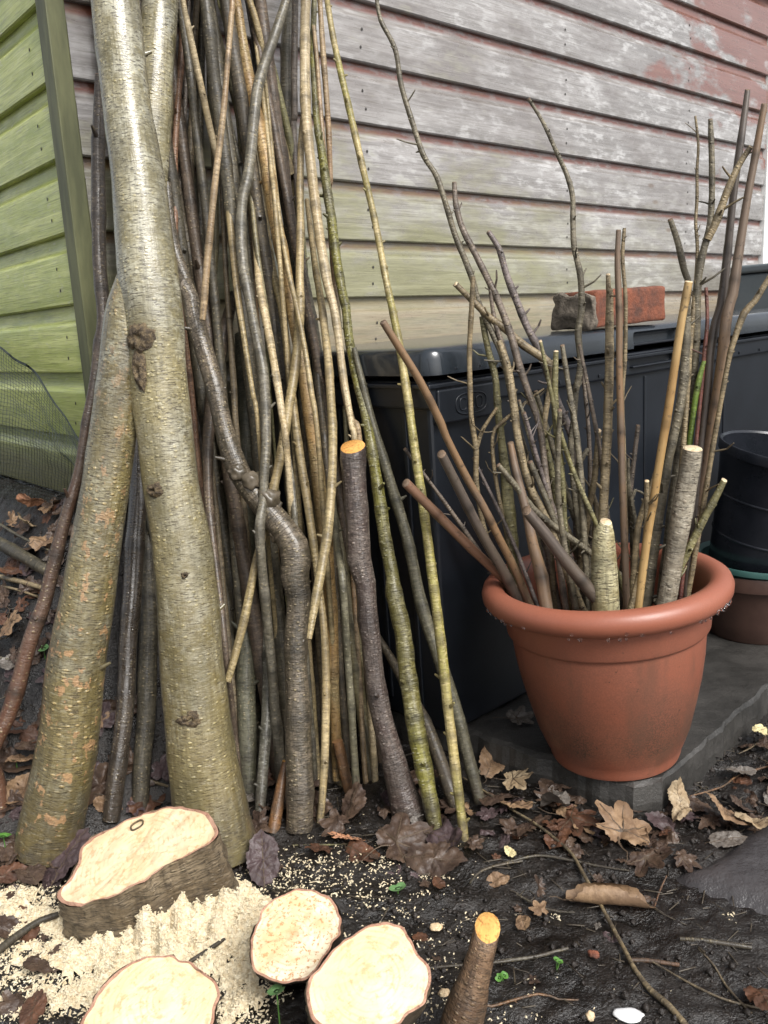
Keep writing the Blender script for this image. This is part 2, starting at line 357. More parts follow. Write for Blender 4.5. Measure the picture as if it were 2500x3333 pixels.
# mud-coated flagstone path at the lower right
def poly_slab(name, outline, z0, z1, mat, wob=.0, bev=.006, res=.012, chip=None):
    bm = bmesh.new(); pts = []
    for i in range(len(outline)):
        a, b = Vector(outline[i]), Vector(outline[(i+1) % len(outline)]); n_ = max(1, int((b-a).length/res))
        for t in range(n_):
            p = a.lerp(b, t/n_); q = noise.noise(Vector((p.x*16, p.y*16, 2)))*wob+noise.noise(Vector((p.x*60, p.y*60, 5)))*wob*.4
            nrm = Vector((b.y-a.y, a.x-b.x)).normalized(); p = p+nrm*q
            pts.append(p)
    top = [bm.verts.new((p.x, p.y, z1)) for p in pts]
    cx = sum(p.x for p in pts)/len(pts); cy = sum(p.y for p in pts)/len(pts)
    def ring(scale_in, z):
        out = []
        for p in pts:
            d = (Vector((cx, cy))-p); d = d.normalized()*scale_in; out.append(bm.verts.new((p.x+d.x, p.y+d.y, z+noise.noise(Vector((p.x*40, p.y*40, z*50)))*.004*(1 if z < .048 else .3))))
        return out
    r0 = ring(.0, z0); r1 = ring(-.002, z0+(z1-z0)*.6); r2 = ring(bev*.35, z1-bev*.5); r3 = ring(bev*1.6, z1)
    for v in top: bm.verts.remove(v)
    n_ = len(pts)
    for A, Bq in ((r0, r1), (r1, r2), (r2, r3)):
        for i in range(n_): bm.faces.new((A[i], A[(i+1) % n_], Bq[(i+1) % n_], Bq[i]))
    bm.faces.new(r3)
    bmesh.ops.recalc_face_normals(bm, faces=bm.faces)
    me = bm_mesh(name, bm)
    return link(name, me, mat)
PATH = [Vector(p) for p in ((.36, .98), (.47, .88), (.60, .78), (1.4, .62), (2.2, 1.5), (1.3, 1.84), (.76, 1.34), (.585, 1.155), (.46, 1.06))]
def inside_path(p):
    best = 9; c_ = False; n_ = len(PATH)
    for i in range(n_):
        a, b = PATH[i], PATH[(i+1) % n_]
        if (a.y > p.y) != (b.y > p.y) and p.x < (b.x-a.x)*(p.y-a.y)/(b.y-a.y)+a.x: c_ = not c_
        t = max(0, min(1, (p-a).dot(b-a)/(b-a).length_squared)); best = min(best, (p-a.lerp(b, t)).length)
    return best if c_ else -best
pv_, pf_, pid = [], [], {}
px_, py_, ps_ = .32, .60, .0125
for j in range(100):
    for i in range(152):
        p = Vector((px_+i*ps_, py_+j*ps_)); d = inside_path(p)+.03*noise.noise(Vector((p.x, p.y, 4))*9)+.012*noise.noise(Vector((p.x, p.y, 8))*30)
        if d > -.03:
            pid[(i, j)] = len(pv_); pv_.append((p.x, p.y, -.022+.034*sm(-.02, .045, d)+.0016*noise.noise(Vector((p.x, p.y, 1))*22)+.0010*noise.noise(Vector((p.x, p.y, 1))*70)))
for (i, j) in pid:
    q = [(i, j), (i+1, j), (i+1, j+1), (i, j+1)]
    if all(t in pid for t in q): pf_.append(tuple(pid[t] for t in q))
tag(link('path', mesh('path', pv_, pf_), M['flagstone']), kind='structure')
# broken concrete slab carrying the box and the pot
sc_ = Vector((.371, 1.103)); e1 = Vector((.70, .714)); e2 = Vector((-.757, .653))
tag(poly_slab('paving_slab', [sc_+e2*.03, sc_+e1*.035, sc_+e1*.25, sc_+e1*.46, sc_+e1*1.7, sc_+e1*1.7+e2*.8, sc_+e2*.8, sc_+e2*.36, sc_+e2*.18], -.03, .05, M['slab'], .011, .008), kind='structure')

# ------------------------------------------------------------------ garden shed
shed = tag(empty('garden_shed', (PC.x, PC.y, .455)), 'weathered timber shed with green side wall and grey overlapping boards', 'shed')
SP = .1155; NB = 11; L_R, L_L = 2.40, 2.3
def board_mesh(name, L):
    prof = [(-.004, .0), (.0125, .0), (.0150, .0025), (.0150, .006), (.0148, .079), (.0142, .082), (.0118, .0855), (.0085, .0885), (.0058, .0925), (.0045, .098), (.0040, .104), (.0038, .124), (-.004, .124)]
    nseg = int(L/.10); v = []; f = []; n_ = len(prof)
    for i in range(nseg+1):
        x = L*i/nseg
        for (o, z) in prof: v.append((x, -o-.0006*noise.noise(Vector((x*6, z*40, len(name)))), z))
    for i in range(nseg):
        for j in range(n_-1): f.append((i*n_+j, (i+1)*n_+j, (i+1)*n_+j+1, i*n_+j+1))
    f.append(tuple(range(n_-1, -1, -1))); f.append(tuple(nseg*n_+j for j in range(n_)))
    me = mesh(name, v, f, smooth=True)
    me.set_sharp_from_angle(angle=R(35))
    return me
mr = board_mesh('board_grey', L_R); mr.materials.append(M['board_grey'])
ml = board_mesh('board_green', L_L); ml.materials.append(M['board_green'])
ang = math.atan2(UX.y, UX.x)
angl = math.atan2(VX.y, VX.x)
nails_v, nails_f = [], []
def nail(p, nrm, r=.0026):
    t1 = Vector((nrm.y, -nrm.x, 0)); t2 = Vector((0, 0, 1)); b = len(nails_v)
    for i in range(7):
        a = 2*math.pi*i/7; nails_v.append(tuple(p+t1*math.cos(a)*r+t2*math.sin(a)*r*1.2+nrm*.0006))
    nails_v.append(tuple(p+nrm*.0012))
    for i in range(7): nails_f.append((b+i, b+(i+1) % 7, b+7))
for k_ in range(NB):
    z = .0 + SP*k_
    # right wall: local x along U, local -y is outward (= -V)
    o = link('board', mr, None, shed, (0+UX.x*.012, UX.y*.012, z)); o.rotation_euler = (R(rnd.uniform(-.25, .25)), 0, ang)
    # left wall runs from its far end towards the corner so that outward = -U
    far = VX*(L_L+.024)
    o = link('board', ml, None, shed, (far.x, far.y, z)); o.rotation_euler = (R(rnd.uniform(-.25, .25)), 0, angl+math.pi)
    for s_ in (.62, 1.30, 1.9):
        for dz in (.028, .062):
            nail(UX*(s_+rnd.uniform(-.006, .006))-VX*.0152+Vector((0, 0, z+dz)), -VX)
    for s_ in (.085, .62):
        for dz in (.026, .062): nail(VX*(s_+rnd.uniform(-.006, .006))-UX*.0152+Vector((0, 0, z+dz)), -UX)
tag(link('nail_heads', mesh('nail_heads', nails_v, nails_f), M['dark'], shed), kind='stuff')
def oriented_box(name, a0, a1, o0, o1, z0, z1, mat, parent, left=False, bev=.002):
    # a along the wall, o outward
    bm = box_bm(a0, a1, -o1, -o0, z0, z1, bev)
    me = bm_mesh(name, bm); o = link(name, me, mat, parent); o.rotation_euler = (0, 0, ang); return o
HW = SP*NB+.01
oriented_box('corner_post', -.020, .011, -.022, .018, -.01, HW, M['post_green'], shed)
oriented_box('corner_trim', L_R+.013, L_R+.05, -.05, .022, -.01, HW, M['white_paint'], shed)
oriented_box('far_wall', L_R+.0, L_R+.012, -2.3, .003, -.01, HW, M['board_grey'], shed)
oriented_box('plinth', .03, L_R-.03, -2.25, -.03, -.47, -.002, M['plinth'], shed)
bm = bmesh.new()
ra, rb_, ro = -.03, L_R+.07, .035
for (o, z) in ((ro, HW+.0), (-1.15, HW+.42), (-2.4, HW+.0), (-2.4, HW+.025), (-1.15, HW+.45), (ro, HW+.025)):
    bm.verts.new((ra, -o, z)); bm.verts.new((rb_, -o, z))
bm.verts.ensure_lookup_table(); n_ = 6
for i in range(6):
    j = (i+1) % 6; bm.faces.new((bm.verts[2*i], bm.verts[2*i+1], bm.verts[2*j+1], bm.verts[2*j]))
bm.faces.new([bm.verts[2*i] for i in range(6)]); bm.faces.new([bm.verts[2*i+1] for i in range(5, -1, -1)])
bmesh.ops.recalc_face_normals(bm, faces=bm.faces)
o = link('roof', bm_mesh('roof', bm), M['felt'], shed); o.rotation_euler = (0, 0, ang)

# ------------------------------------------------------------------ storage box
sb = empty('storage_box', (.0873, 1.2920, .0505), (0, 0, 0))
sb.rotation_euler = (Matrix.Rotation(ang, 3, 'Z') @ Matrix.Rotation(R(-1.25), 3, 'Y')).to_euler()
tag(sb, 'long black plastic storage box with lid against the shed wall', 'storage box')
BL, BD = 1.62, .47
def cut(o, cutters):
    for c_ in cutters:
        m = o.modifiers.new('b', 'BOOLEAN'); m.operation = 'DIFFERENCE'; m.object = c_; m.solver = 'EXACT'
    dg = bpy.context.evaluated_depsgraph_get(); me = bpy.data.meshes.new_from_object(o.evaluated_get(dg))
    o.modifiers.clear(); old = o.data; o.data = me
    for c_ in cutters:
        bpy.data.objects.remove(c_)
    return o
def rounded(name, x0, x1, y0, y1, z0, z1, bev, seg=4, parent=sb, mat='box_plastic'):
    return link(name, bm_mesh(name, box_bm(x0, x1, y0, y1, z0, z1, bev, seg)), M[mat], parent)
body = rounded('body', .012, BL-.012, .012, BD-.01, 0, .60, .006, 2)
band = rounded('upper_band', .004, BL-.004, .003, BD-.004, .556, .5965, .004, 2)
c_ = link('c', bm_mesh('c', box_bm(.55, .715, -.05, .020, .572, .64, .011, 3)), M['box_plastic'])
c_.parent = sb
bpy.context.view_layer.update()
cut(band, [c_])
rounded('band_lip', .0, BL-.0, -.002, BD-.002, .588, .5955, .002, 2).hide_render = False
# lid: chamfered skirt, crowned top
lid_v = []; lid_f = []
nxl, nyl = 40, 14
def lid_prof(t):  # inset, z  (from lower rim up to crown)
    return [(.0, .6085), (.0, .613), (.002, .632), (.0035, .6405), (.0075, .6465), (.014, .6495), (.03, .651)][t]
def rrect(inset, z, n_=10, rad=.03):
    x0, x1, y0, y1 = inset, BL-inset, inset-.008, BD-.006-inset; r_ = max(.004, rad-inset); pts = []
    for (cx, cy, a0) in ((x1-r_, y0+r_, -90), (x1-r_, y1-r_, 0), (x0+r_, y1-r_, 90), (x0+r_, y0+r_, 180)):
        for i in range(n_+1):
            a = R(a0+90*i/n_); pts.append((cx+r_*math.cos(a), cy+r_*math.sin(a), z))
    return pts
rings = [rrect(*lid_prof(t)) for t in range(7)]
rings.insert(0, rrect(.006, .6085)); rings.insert(0, rrect(.006, .615))
rings.append(rrect(.10, .6525, rad=.11)); rings.append(rrect(.2, .653, rad=.21))
m_ = len(rings[0])
for r_ in rings: lid_v += r_
for a in range(len(rings)-1):
    for i in range(m_): lid_f.append((a*m_+i, a*m_+(i+1) % m_, (a+1)*m_+(i+1) % m_, (a+1)*m_+i))
lid_f.append(tuple((len(rings)-1)*m_+i for i in range(m_))); lid_f.append(tuple(reversed(range(m_))))
lid_me = mesh('lid', lid_v, lid_f); lid_me.set_sharp_from_angle(angle=R(40))
lid = link('lid', lid_me, M['lid_plastic'], sb)
c_ = link('c', bm_mesh('c', box_bm(.55, .735, -.05, .012, .59, .640, .010, 3)), M['box_plastic']); c_.parent = sb
bpy.context.view_layer.update()
cut(lid, [c_])
rounded('lid_grip', .56, .725, .004, .02, .612, .617, .002, 2, lid)
# hand-hold lip under the pocket, small rivets on the band
rounded('pocket_lip', .552, .713, -.006, .004, .571, .575, .002, 2, band)
rv = bm_mesh('rivet', box_bm(-.003, .003, -.0015, .0015, -.003, .003, .001, 2))
rv.materials.append(M['box_plastic'])
for x in (.2, .33, .45, .53, .76, .84, .92, 1.0, 1.1, 1.2): link('rivet', rv, None, band, (x, .002, .566))
for x in (.055, .11, .28, .5, .9, 1.3): link('rivet', rv, None, lid, (x, -.0065, .6145))
# emblem plate with an oval ring and three raised round letters
emb = rounded('emblem_plate', .018, .165, -.002, .014, .532, .5855, .003, 2)
def torus_oval(a, b, t, cx, cz, y, n_=40, a0=0, a1=360):
    v, f = [], []; full = (a1-a0) >= 360; steps = n_ if full else n_+1
    for i in range(steps):
        th = R(a0+(a1-a0)*i/n_); dx, dz = math.cos(th), math.sin(th)
        sx, sz = (abs(dx)**.7)*math.copysign(1, dx), (abs(dz)**.7)*math.copysign(1, dz)
        p = Vector((cx+a*sx, y, cz+b*sz)); nn = Vector((dx/a, 0, dz/b)).normalized()
        for q in range(6):
            c2 = R(60*q); v.append(tuple(p+nn*math.cos(c2)*t+Vector((0, 1, 0))*math.sin(c2)*t))
    for i in range(n_):
        i2 = (i+1) % steps
        for q in range(6): f.append((i*6+q, i*6+(q+1) % 6, i2*6+(q+1) % 6, i2*6+q))
    return mesh('oval', v, f)
link('emblem_ring', torus_oval(.036, .0165, .0014, .092, .558, -.0022), M['box_plastic'], emb)
for i, (cx, a0, a1) in enumerate(((.073, 40, 320), (.092, 0, 360), (.111, 0, 360))):
    link('emblem_letter', torus_oval(.0075, .0095, .0012, cx, .558, -.0022, 24, a0, a1), M['box_plastic'], emb)
# shallow vertical panels on the end and front
for x in (.30, .62, .95, 1.28): rounded('front_rib', x-.004, x+.004, .009, .014, .03, .55, .0015, 2, body)
for y_ in (.07, .15, .24, .33, .41): 
    rounded('end_rib', .0085, .014, y_-.004, y_+.004, .03, .55, .0015, 2, body)

# brick on the lid
brk = empty('brick', (.410, 1.575, .7150), (R(1.2), R(-2.0), ang-R(4)))
tag(brk, 'old orange red brick with a crusty grey end, lying on the storage box lid', 'brick')
def rough_block(x0, x1, y0, y1, z0, z1, amp, n_=14, seed=0, bev=.004):
    bm = box_bm(x0, x1, y0, y1, z0, z1, bev, 2)
    bmesh.ops.subdivide_edges(bm, edges=bm.edges[:], cuts=6, use_grid_fill=True)
    for v in bm.verts: v.co += Vector([noise.noise(v.co*45+Vector((seed+i*9, 0, 0)))*amp for i in range(3)])
    return bm_mesh('block', bm, True)
link('brick_body', rough_block(0, .215, 0, .095, 0, .066, .0022), M['brick_red'], brk)
link('mortar_crust', rough_block(-.016, .002, -.002, .098, -.004, .062, .010, seed=5, bev=.006), M['brick_end'], brk)
# grey bin behind the far end of the lid
bn = empty('plastic_bin', (PC.x+UX.x*2.2-VX.x*.2, PC.y+UX.y*2.2-VX.y*.2, .05), (0, 0, ang))
tag(bn, 'pale blue grey plastic bin behind the far right end of the storage box', 'bin')
me_ = bm_mesh('bin', box_bm(0, .34, .02, .18, 0, .80, .012, 3)); link('bin_body', me_, M['bin_plastic'], bn)
link('bin_lid', bm_mesh('bl', box_bm(-.008, .348, .012, .188, .802, .828, .008, 3)), M['bin_plastic'], bn)

# ------------------------------------------------------------------ terracotta planter
pot = empty('plant_pot', (.352, 1.232, .0505), (0, R(-4.0), 0))
tag(pot, 'round terracotta coloured plastic plant pot holding sticks on the slab', 'plant pot')
prof = [(0, .0), (.092, .0), (.099, .002), (.1015, .008), (.1025, .016), (.107, .024), (.118, .052), (.128, .09), (.1375, .13), (.1435, .165), (.147, .200), (.1475, .205), (.1515, .2065), (.1535, .210), (.1565, .235), (.158, .248),
        (.162, .2485), (.172, .2495), (.181, .254), (.1865, .262), (.1875, .271), (.184, .280), (.176, .2855), (.166, .2865), (.157, .283), (.152, .274), (.1495, .262), (.147, .235), (.143, .205), (.138, .165), (.122, .09), (.108, .04), (0, .038)]
def dense(p, k=3):
    out = []
    for a, b in zip(p, p[1:]):
        for i in range(k): out.append((a[0]+(b[0]-a[0])*i/k, a[1]+(b[1]-a[1])*i/k))
    return out+[p[-1]]
prof = [(a_, b_*1.04) for a_, b_ in prof]
v, f = lathe(prof, 96)
me = mesh('pot_body', v, f); me.set_sharp_from_angle(angle=R(42))
link('pot_body', me, M['terracotta'], pot)
v, f = lathe([(.115, .075), (.06, .085), (.0, .088)], 40)
link('compost', mesh('compost', [(a, b, c+noise.noise(Vector((a, b, 0))*60)*.006) for a, b, c in v], f), M['soil'], pot)
v, f = [], []
bm = bmesh.new(); bmesh.ops.create_uvsphere(bm, u_segments=8, v_segments=6, radius=.0024); bmesh.ops.scale(bm, vec=(1, 1, 1.25), verts=bm.verts)
dm = bm_mesh('water_drop', bm, True); dm.materials.append(M['water'])
for i in range(34):
    a = R(rnd.uniform(185, 350)); s_ = rnd.uniform(.5, 1.15); rr_ = rnd.choice((.1775, .1835, .1865)); zz = 1.04*{.1775: .2500, .1835: .2555, .1865: .2605}[rr_]
    o = link('water_drop', dm, None, pot, (rr_*math.cos(a), rr_*math.sin(a), zz)); o.scale = (s_,)*3

# stacked pots on the right
def potting(name, label, loc, rot, prof, mat, extra=None):
    e = tag(empty(name, loc, rot), label, 'plant pot')
    v, f = lathe(prof, 64); me = mesh('pot_body', v, f); me.set_sharp_from_angle(angle=R(40)); link('pot_body', me, M[mat], e); return e
def wall_prof(rb, rt, h, rim, rimh, t=.003):
    return [(0, 0), (rb, 0), (rb+.002, .003)]+[(rb+(rt-rb)*i/4, h*i/4) for i in range(1, 4)]+[(rt, h-rimh), (rt+rim, h-rimh), (rt+rim+.001, h-.003), (rt+rim, h), (rt+rim-t, h), (rt-t, h-.004), (rt-t, h-rimh), (rb-t, .004), (0, .004)]
potting('plant_pot', 'brown plastic plant pot at the bottom of the stack by the right edge', (0.792, 1.720, .0505), (0, 0, 0), wall_prof(.092, .122, .15, .006, .03), 'brown_plastic')
potting('plant_pot', 'teal green rimmed pot wedged between brown and black pots', (0.792, 1.720, .115), (R(2), R(1.5), 0), wall_prof(.08, .118, .105, .012, .012), 'green_plastic')
e = potting('plant_pot', 'black plastic pot on top of the stack by the right edge', (0.795, 1.720, .198), (R(8), R(8), 0), wall_prof(.098, .128, .262, .004, .02, .0025), 'black_plastic')
for z_ in (.07, .155):
    r_ = .098+(.03)*z_/.262
    v, f = lathe([(r_+.000, z_-.003), (r_+.0022, z_), (r_+.000, z_+.003)], 64); link('ridge', mesh('ridge', v, f), M['black_plastic'], e)

# ------------------------------------------------------------------ poles, canes and sticks
STICKS = [
('thick_log', 'trunk2', 'thick pale forked trunk with brown knots, standing on two legs at the left', 'log', None, 'b', 0.1, [(-0.2678, 1.0922, -0.0061, 0.0577), (-0.2712, 1.0968, 0.0245, 0.0559), (-0.2818, 1.1155, 0.1483, 0.0488), (-0.2875, 1.134, 0.2703, 0.0448), (-0.2919, 1.1579, 0.4284, 0.0421), (-0.3021, 1.1759, 0.547, 0.0402), (-0.307, 1.1936, 0.6639, 0.04), (-0.3096, 1.2076, 0.7563, 0.0417), (-0.3152, 1.223, 0.858, 0.0402), (-0.3199, 1.2401, 0.971, 0.0361), (-0.3271, 1.257, 1.0828, 0.033), (-0.3304, 1.2737, 1.193, 0.0328), (-0.3363, 1.3061, 1.4408, 0.0301), (-0.3422, 1.3385, 1.6886, 0.0262)]),
('limb', 'trunk', 'left leg', 'limb', 'thick pale forked trunk with brown knots, standing on two legs at the left', 'b', 0.1, [(-0.52, 1.098, 0.0105, 0.0469), (-0.5132, 1.1018, 0.0357, 0.0462), (-0.4804, 1.12, 0.1576, 0.0425), (-0.4574, 1.1381, 0.2783, 0.0402), (-0.4205, 1.1615, 0.4345, 0.0359), (-0.391, 1.1789, 0.5513, 0.0333), (-0.3652, 1.1962, 0.6668, 0.0321), (-0.3408, 1.2137, 0.7834, 0.03), (-0.3223, 1.2221, 0.8396, 0.0201), (-0.3076, 1.228, 0.8798, 0.0078)]),
('thick_log', 'trunk2', 'second pale trunk rising behind the forked trunk at the top', 'log', None, '', 0.1, [(-0.3672, 1.36, 0.2087, 0.0323), (-0.3672, 1.37, 0.3733, 0.0295), (-0.3672, 1.36, 0.5378, 0.0281), (-0.3607, 1.4014, 0.7606, 0.028), (-0.3538, 1.4397, 0.9665, 0.0286), (-0.3438, 1.4559, 1.0538, 0.0293), (-0.3309, 1.4761, 1.1624, 0.0292), (-0.3174, 1.4962, 1.2704, 0.0284), (-0.293, 1.5333, 1.5164, 0.0261), (-0.2686, 1.5705, 1.7625, 0.0227)]),
('wooden_pole', 'olive', 'greenish rod pressed against the right side of the paired thick trunks at the top', 'pole', None, '', 0.5, [(-0.2936, 1.27, 0.012, 0.0079), (-0.3186, 1.3884, 0.4926, 0.0072), (-0.3437, 1.4867, 0.9731, 0.0068), (-0.3294, 1.5065, 1.0637, 0.0068), (-0.317, 1.5313, 1.1772, 0.0068), (-0.3092, 1.5561, 1.291, 0.0068), (-0.2865, 1.5756, 1.4879, 0.0063), (-0.2638, 1.5952, 1.6848, 0.0055)]),
('branch', 'darkred', 'dark wet branch bowing out to the left edge beside the green shed wall', 'branch', None, 't', 0.5, [(-0.6034, 1.14, 0.0456, 0.0131), (-0.6034, 1.15, 0.0945, 0.0119), (-0.6034, 1.14, 0.1434, 0.0114), (-0.5923, 1.146, 0.1693, 0.0114), (-0.5759, 1.153, 0.1997, 0.0114), (-0.5562, 1.1638, 0.2469, 0.0114), (-0.5332, 1.1785, 0.3108, 0.0112), (-0.5106, 1.191, 0.3652, 0.0102), (-0.5, 1.1997, 0.403, 0.0102), (-0.4766, 1.2161, 0.4744, 0.0089), (-0.4518, 1.2325, 0.5458, 0.0077), (-0.4376, 1.2462, 0.6058, 0.0077), (-0.4234, 1.26, 0.6658, 0.008), (-0.4123, 1.2738, 0.726, 0.009), (-0.403, 1.2843, 0.7718, 0.009), (-0.4042, 1.3068, 0.8703, 0.0102), (-0.3992, 1.3348, 0.9922, 0.01), (-0.393, 1.3515, 1.0653, 0.0094), (-0.3924, 1.3655, 1.1266, 0.0056)]),
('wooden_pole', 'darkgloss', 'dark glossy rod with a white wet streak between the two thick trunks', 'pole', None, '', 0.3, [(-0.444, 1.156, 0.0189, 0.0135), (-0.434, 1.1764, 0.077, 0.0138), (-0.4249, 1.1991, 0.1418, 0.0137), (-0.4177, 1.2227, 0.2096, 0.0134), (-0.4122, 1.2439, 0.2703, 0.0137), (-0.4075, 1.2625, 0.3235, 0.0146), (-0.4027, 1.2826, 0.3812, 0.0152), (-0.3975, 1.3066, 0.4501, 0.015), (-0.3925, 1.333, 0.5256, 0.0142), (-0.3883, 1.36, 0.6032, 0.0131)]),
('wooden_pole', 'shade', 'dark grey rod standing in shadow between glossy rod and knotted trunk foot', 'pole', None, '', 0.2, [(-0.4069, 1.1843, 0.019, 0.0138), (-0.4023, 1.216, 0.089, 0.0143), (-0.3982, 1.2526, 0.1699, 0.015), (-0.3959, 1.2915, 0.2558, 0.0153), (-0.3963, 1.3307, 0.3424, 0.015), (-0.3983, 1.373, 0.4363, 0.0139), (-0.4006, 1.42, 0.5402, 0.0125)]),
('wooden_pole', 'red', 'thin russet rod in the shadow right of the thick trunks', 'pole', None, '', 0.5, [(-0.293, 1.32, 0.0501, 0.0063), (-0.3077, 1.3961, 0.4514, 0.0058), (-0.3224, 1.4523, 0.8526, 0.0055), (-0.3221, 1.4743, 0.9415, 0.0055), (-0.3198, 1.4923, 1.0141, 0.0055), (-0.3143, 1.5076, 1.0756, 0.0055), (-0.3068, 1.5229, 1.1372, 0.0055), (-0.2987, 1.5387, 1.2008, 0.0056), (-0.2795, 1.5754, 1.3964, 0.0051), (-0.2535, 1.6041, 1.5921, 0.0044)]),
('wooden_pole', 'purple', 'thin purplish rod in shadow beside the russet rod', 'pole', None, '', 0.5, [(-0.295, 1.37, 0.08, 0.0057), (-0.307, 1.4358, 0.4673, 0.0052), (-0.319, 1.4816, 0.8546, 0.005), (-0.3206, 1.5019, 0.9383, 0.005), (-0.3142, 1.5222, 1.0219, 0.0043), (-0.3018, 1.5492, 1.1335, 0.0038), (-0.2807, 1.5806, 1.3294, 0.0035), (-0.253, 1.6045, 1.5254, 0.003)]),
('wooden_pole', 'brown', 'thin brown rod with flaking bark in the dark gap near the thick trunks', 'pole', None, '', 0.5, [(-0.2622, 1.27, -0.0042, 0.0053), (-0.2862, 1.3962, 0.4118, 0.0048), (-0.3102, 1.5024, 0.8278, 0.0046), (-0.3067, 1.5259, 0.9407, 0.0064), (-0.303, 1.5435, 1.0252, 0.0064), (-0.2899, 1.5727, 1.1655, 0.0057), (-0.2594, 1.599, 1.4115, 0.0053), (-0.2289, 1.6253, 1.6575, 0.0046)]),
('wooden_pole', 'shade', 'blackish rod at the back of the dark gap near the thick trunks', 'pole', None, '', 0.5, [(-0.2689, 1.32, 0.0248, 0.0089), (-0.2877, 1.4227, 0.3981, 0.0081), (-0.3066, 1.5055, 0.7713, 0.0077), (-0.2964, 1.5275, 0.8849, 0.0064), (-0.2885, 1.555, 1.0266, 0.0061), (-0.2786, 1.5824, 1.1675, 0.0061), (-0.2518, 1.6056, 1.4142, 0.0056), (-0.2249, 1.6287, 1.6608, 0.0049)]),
('wooden_pole', 'pale', 'pale straight rod slanting right from the top edge until hidden behind its neighbour', 'pole', None, 'b', 0.5, [(-0.241, 1.4828, 1.0029, 0.0052), (-0.2478, 1.4754, 1.0503, 0.0055), (-0.2554, 1.4662, 1.1092, 0.0055), (-0.2628, 1.4561, 1.1744, 0.0052), (-0.2683, 1.4481, 1.2257, 0.0048), (-0.2713, 1.4435, 1.2559, 0.0045), (-0.292, 1.4306, 1.5048, 0.0041), (-0.3127, 1.4177, 1.7536, 0.0036)]),
('wooden_pole', 'tanred', 'tan rod slanting left over the others and ending in a ragged tip', 'pole', None, '', 0.5, [(-0.2672, 1.34, 0.7612, 0.0046), (-0.2639, 1.3439, 0.7815, 0.0054), (-0.259, 1.3505, 0.8158, 0.0056), (-0.251, 1.361, 0.8708, 0.0055), (-0.2405, 1.3737, 0.9372, 0.0053), (-0.2292, 1.3859, 1.0007, 0.0051), (-0.2184, 1.397, 1.0588, 0.0048), (-0.2088, 1.4082, 1.1172, 0.0046), (-0.2006, 1.4193, 1.1747, 0.0044), (-0.1947, 1.4279, 1.22, 0.0042), (-0.1911, 1.4334, 1.2485, 0.004), (-0.1662, 1.4714, 1.4943, 0.0037), (-0.1412, 1.5094, 1.7402, 0.0032)]),
('wooden_pole', 'tan', 'short tan rod with an orange cut top below the crossing rods', 'pole', None, 't', 0.5, [(-0.1922, 1.32, -0.0092, 0.004), (-0.1922, 1.33, 0.2919, 0.0037), (-0.1922, 1.32, 0.5929, 0.0035), (-0.1979, 1.339, 0.6401, 0.004), (-0.2045, 1.3595, 0.6912, 0.0045), (-0.2111, 1.3791, 0.7397, 0.005), (-0.2166, 1.3956, 0.7808, 0.0053), (-0.2204, 1.4096, 0.8157, 0.0055), (-0.2232, 1.4242, 0.8519, 0.0058), (-0.2266, 1.4436, 0.9003, 0.0061), (-0.2302, 1.4669, 0.9584, 0.0062), (-0.2329, 1.4898, 1.0154, 0.0059)]),
('branch', 'grey', 'wavy dark grey branch weaving down the middle of the bundle', 'branch', None, '', 0.5, [(-0.1933, 1.25, -0.01, 0.0089), (-0.1933, 1.26, 0.2052, 0.0081), (-0.1933, 1.25, 0.4204, 0.0077), (-0.1873, 1.2719, 0.4813, 0.007), (-0.1824, 1.2897, 0.5306, 0.0073), (-0.1784, 1.3032, 0.5679, 0.0078), (-0.1775, 1.3167, 0.6057, 0.0079), (-0.1782, 1.3304, 0.6438, 0.0082), (-0.18, 1.3443, 0.6823, 0.0086), (-0.1866, 1.3584, 0.7214, 0.0082), (-0.1954, 1.3774, 0.774, 0.008), (-0.203, 1.3966, 0.8272, 0.0083), (-0.2048, 1.398, 0.8311, 0.009), (-0.2077, 1.4194, 0.8906, 0.009), (-0.2033, 1.441, 0.9504, 0.0087), (-0.1936, 1.4541, 0.9864, 0.0087), (-0.1859, 1.4716, 1.0349, 0.0091), (-0.1789, 1.4938, 1.0965, 0.0088), (-0.1713, 1.5091, 1.1386, 0.0092), (-0.1561, 1.5256, 1.1833, 0.0087), (-0.1369, 1.5442, 1.2335, 0.0081), (-0.1174, 1.563, 1.2842, 0.0075), (-0.1141, 1.5658, 1.2918, 0.0075), (-0.0589, 1.6132, 1.4781, 0.0069), (-0.0038, 1.6605, 1.6644, 0.006)]),
('wooden_pole', 'orange', 'stout golden orange pole running down the middle of the bundle', 'pole', None, '', 0.5, [(-0.1005, 1.25, 0.0125, 0.008), (-0.0993, 1.2694, 0.0884, 0.0085), (-0.0976, 1.2914, 0.1745, 0.0093), (-0.0969, 1.3146, 0.2651, 0.0103), (-0.0984, 1.3359, 0.3482, 0.0111), (-0.1016, 1.3541, 0.4197, 0.0115), (-0.1057, 1.3713, 0.4868, 0.0115), (-0.111, 1.3891, 0.5564, 0.0112), (-0.1177, 1.4072, 0.6273, 0.0108), (-0.1258, 1.425, 0.6967, 0.0105), (-0.1345, 1.442, 0.763, 0.0105), (-0.1428, 1.4577, 0.8244, 0.0108), (-0.1512, 1.474, 0.8881, 0.0114), (-0.1606, 1.493, 0.9623, 0.0116), (-0.1712, 1.5128, 1.0395, 0.0114), (-0.1819, 1.5306, 1.109, 0.0108), (-0.1913, 1.5465, 1.171, 0.01), (-0.1983, 1.5611, 1.228, 0.0088), (-0.2027, 1.5725, 1.2728, 0.0076), (-0.2051, 1.5798, 1.3012, 0.0067), (-0.2194, 1.6174, 1.4971, 0.0061), (-0.2169, 1.6356, 1.693, 0.0053)]),
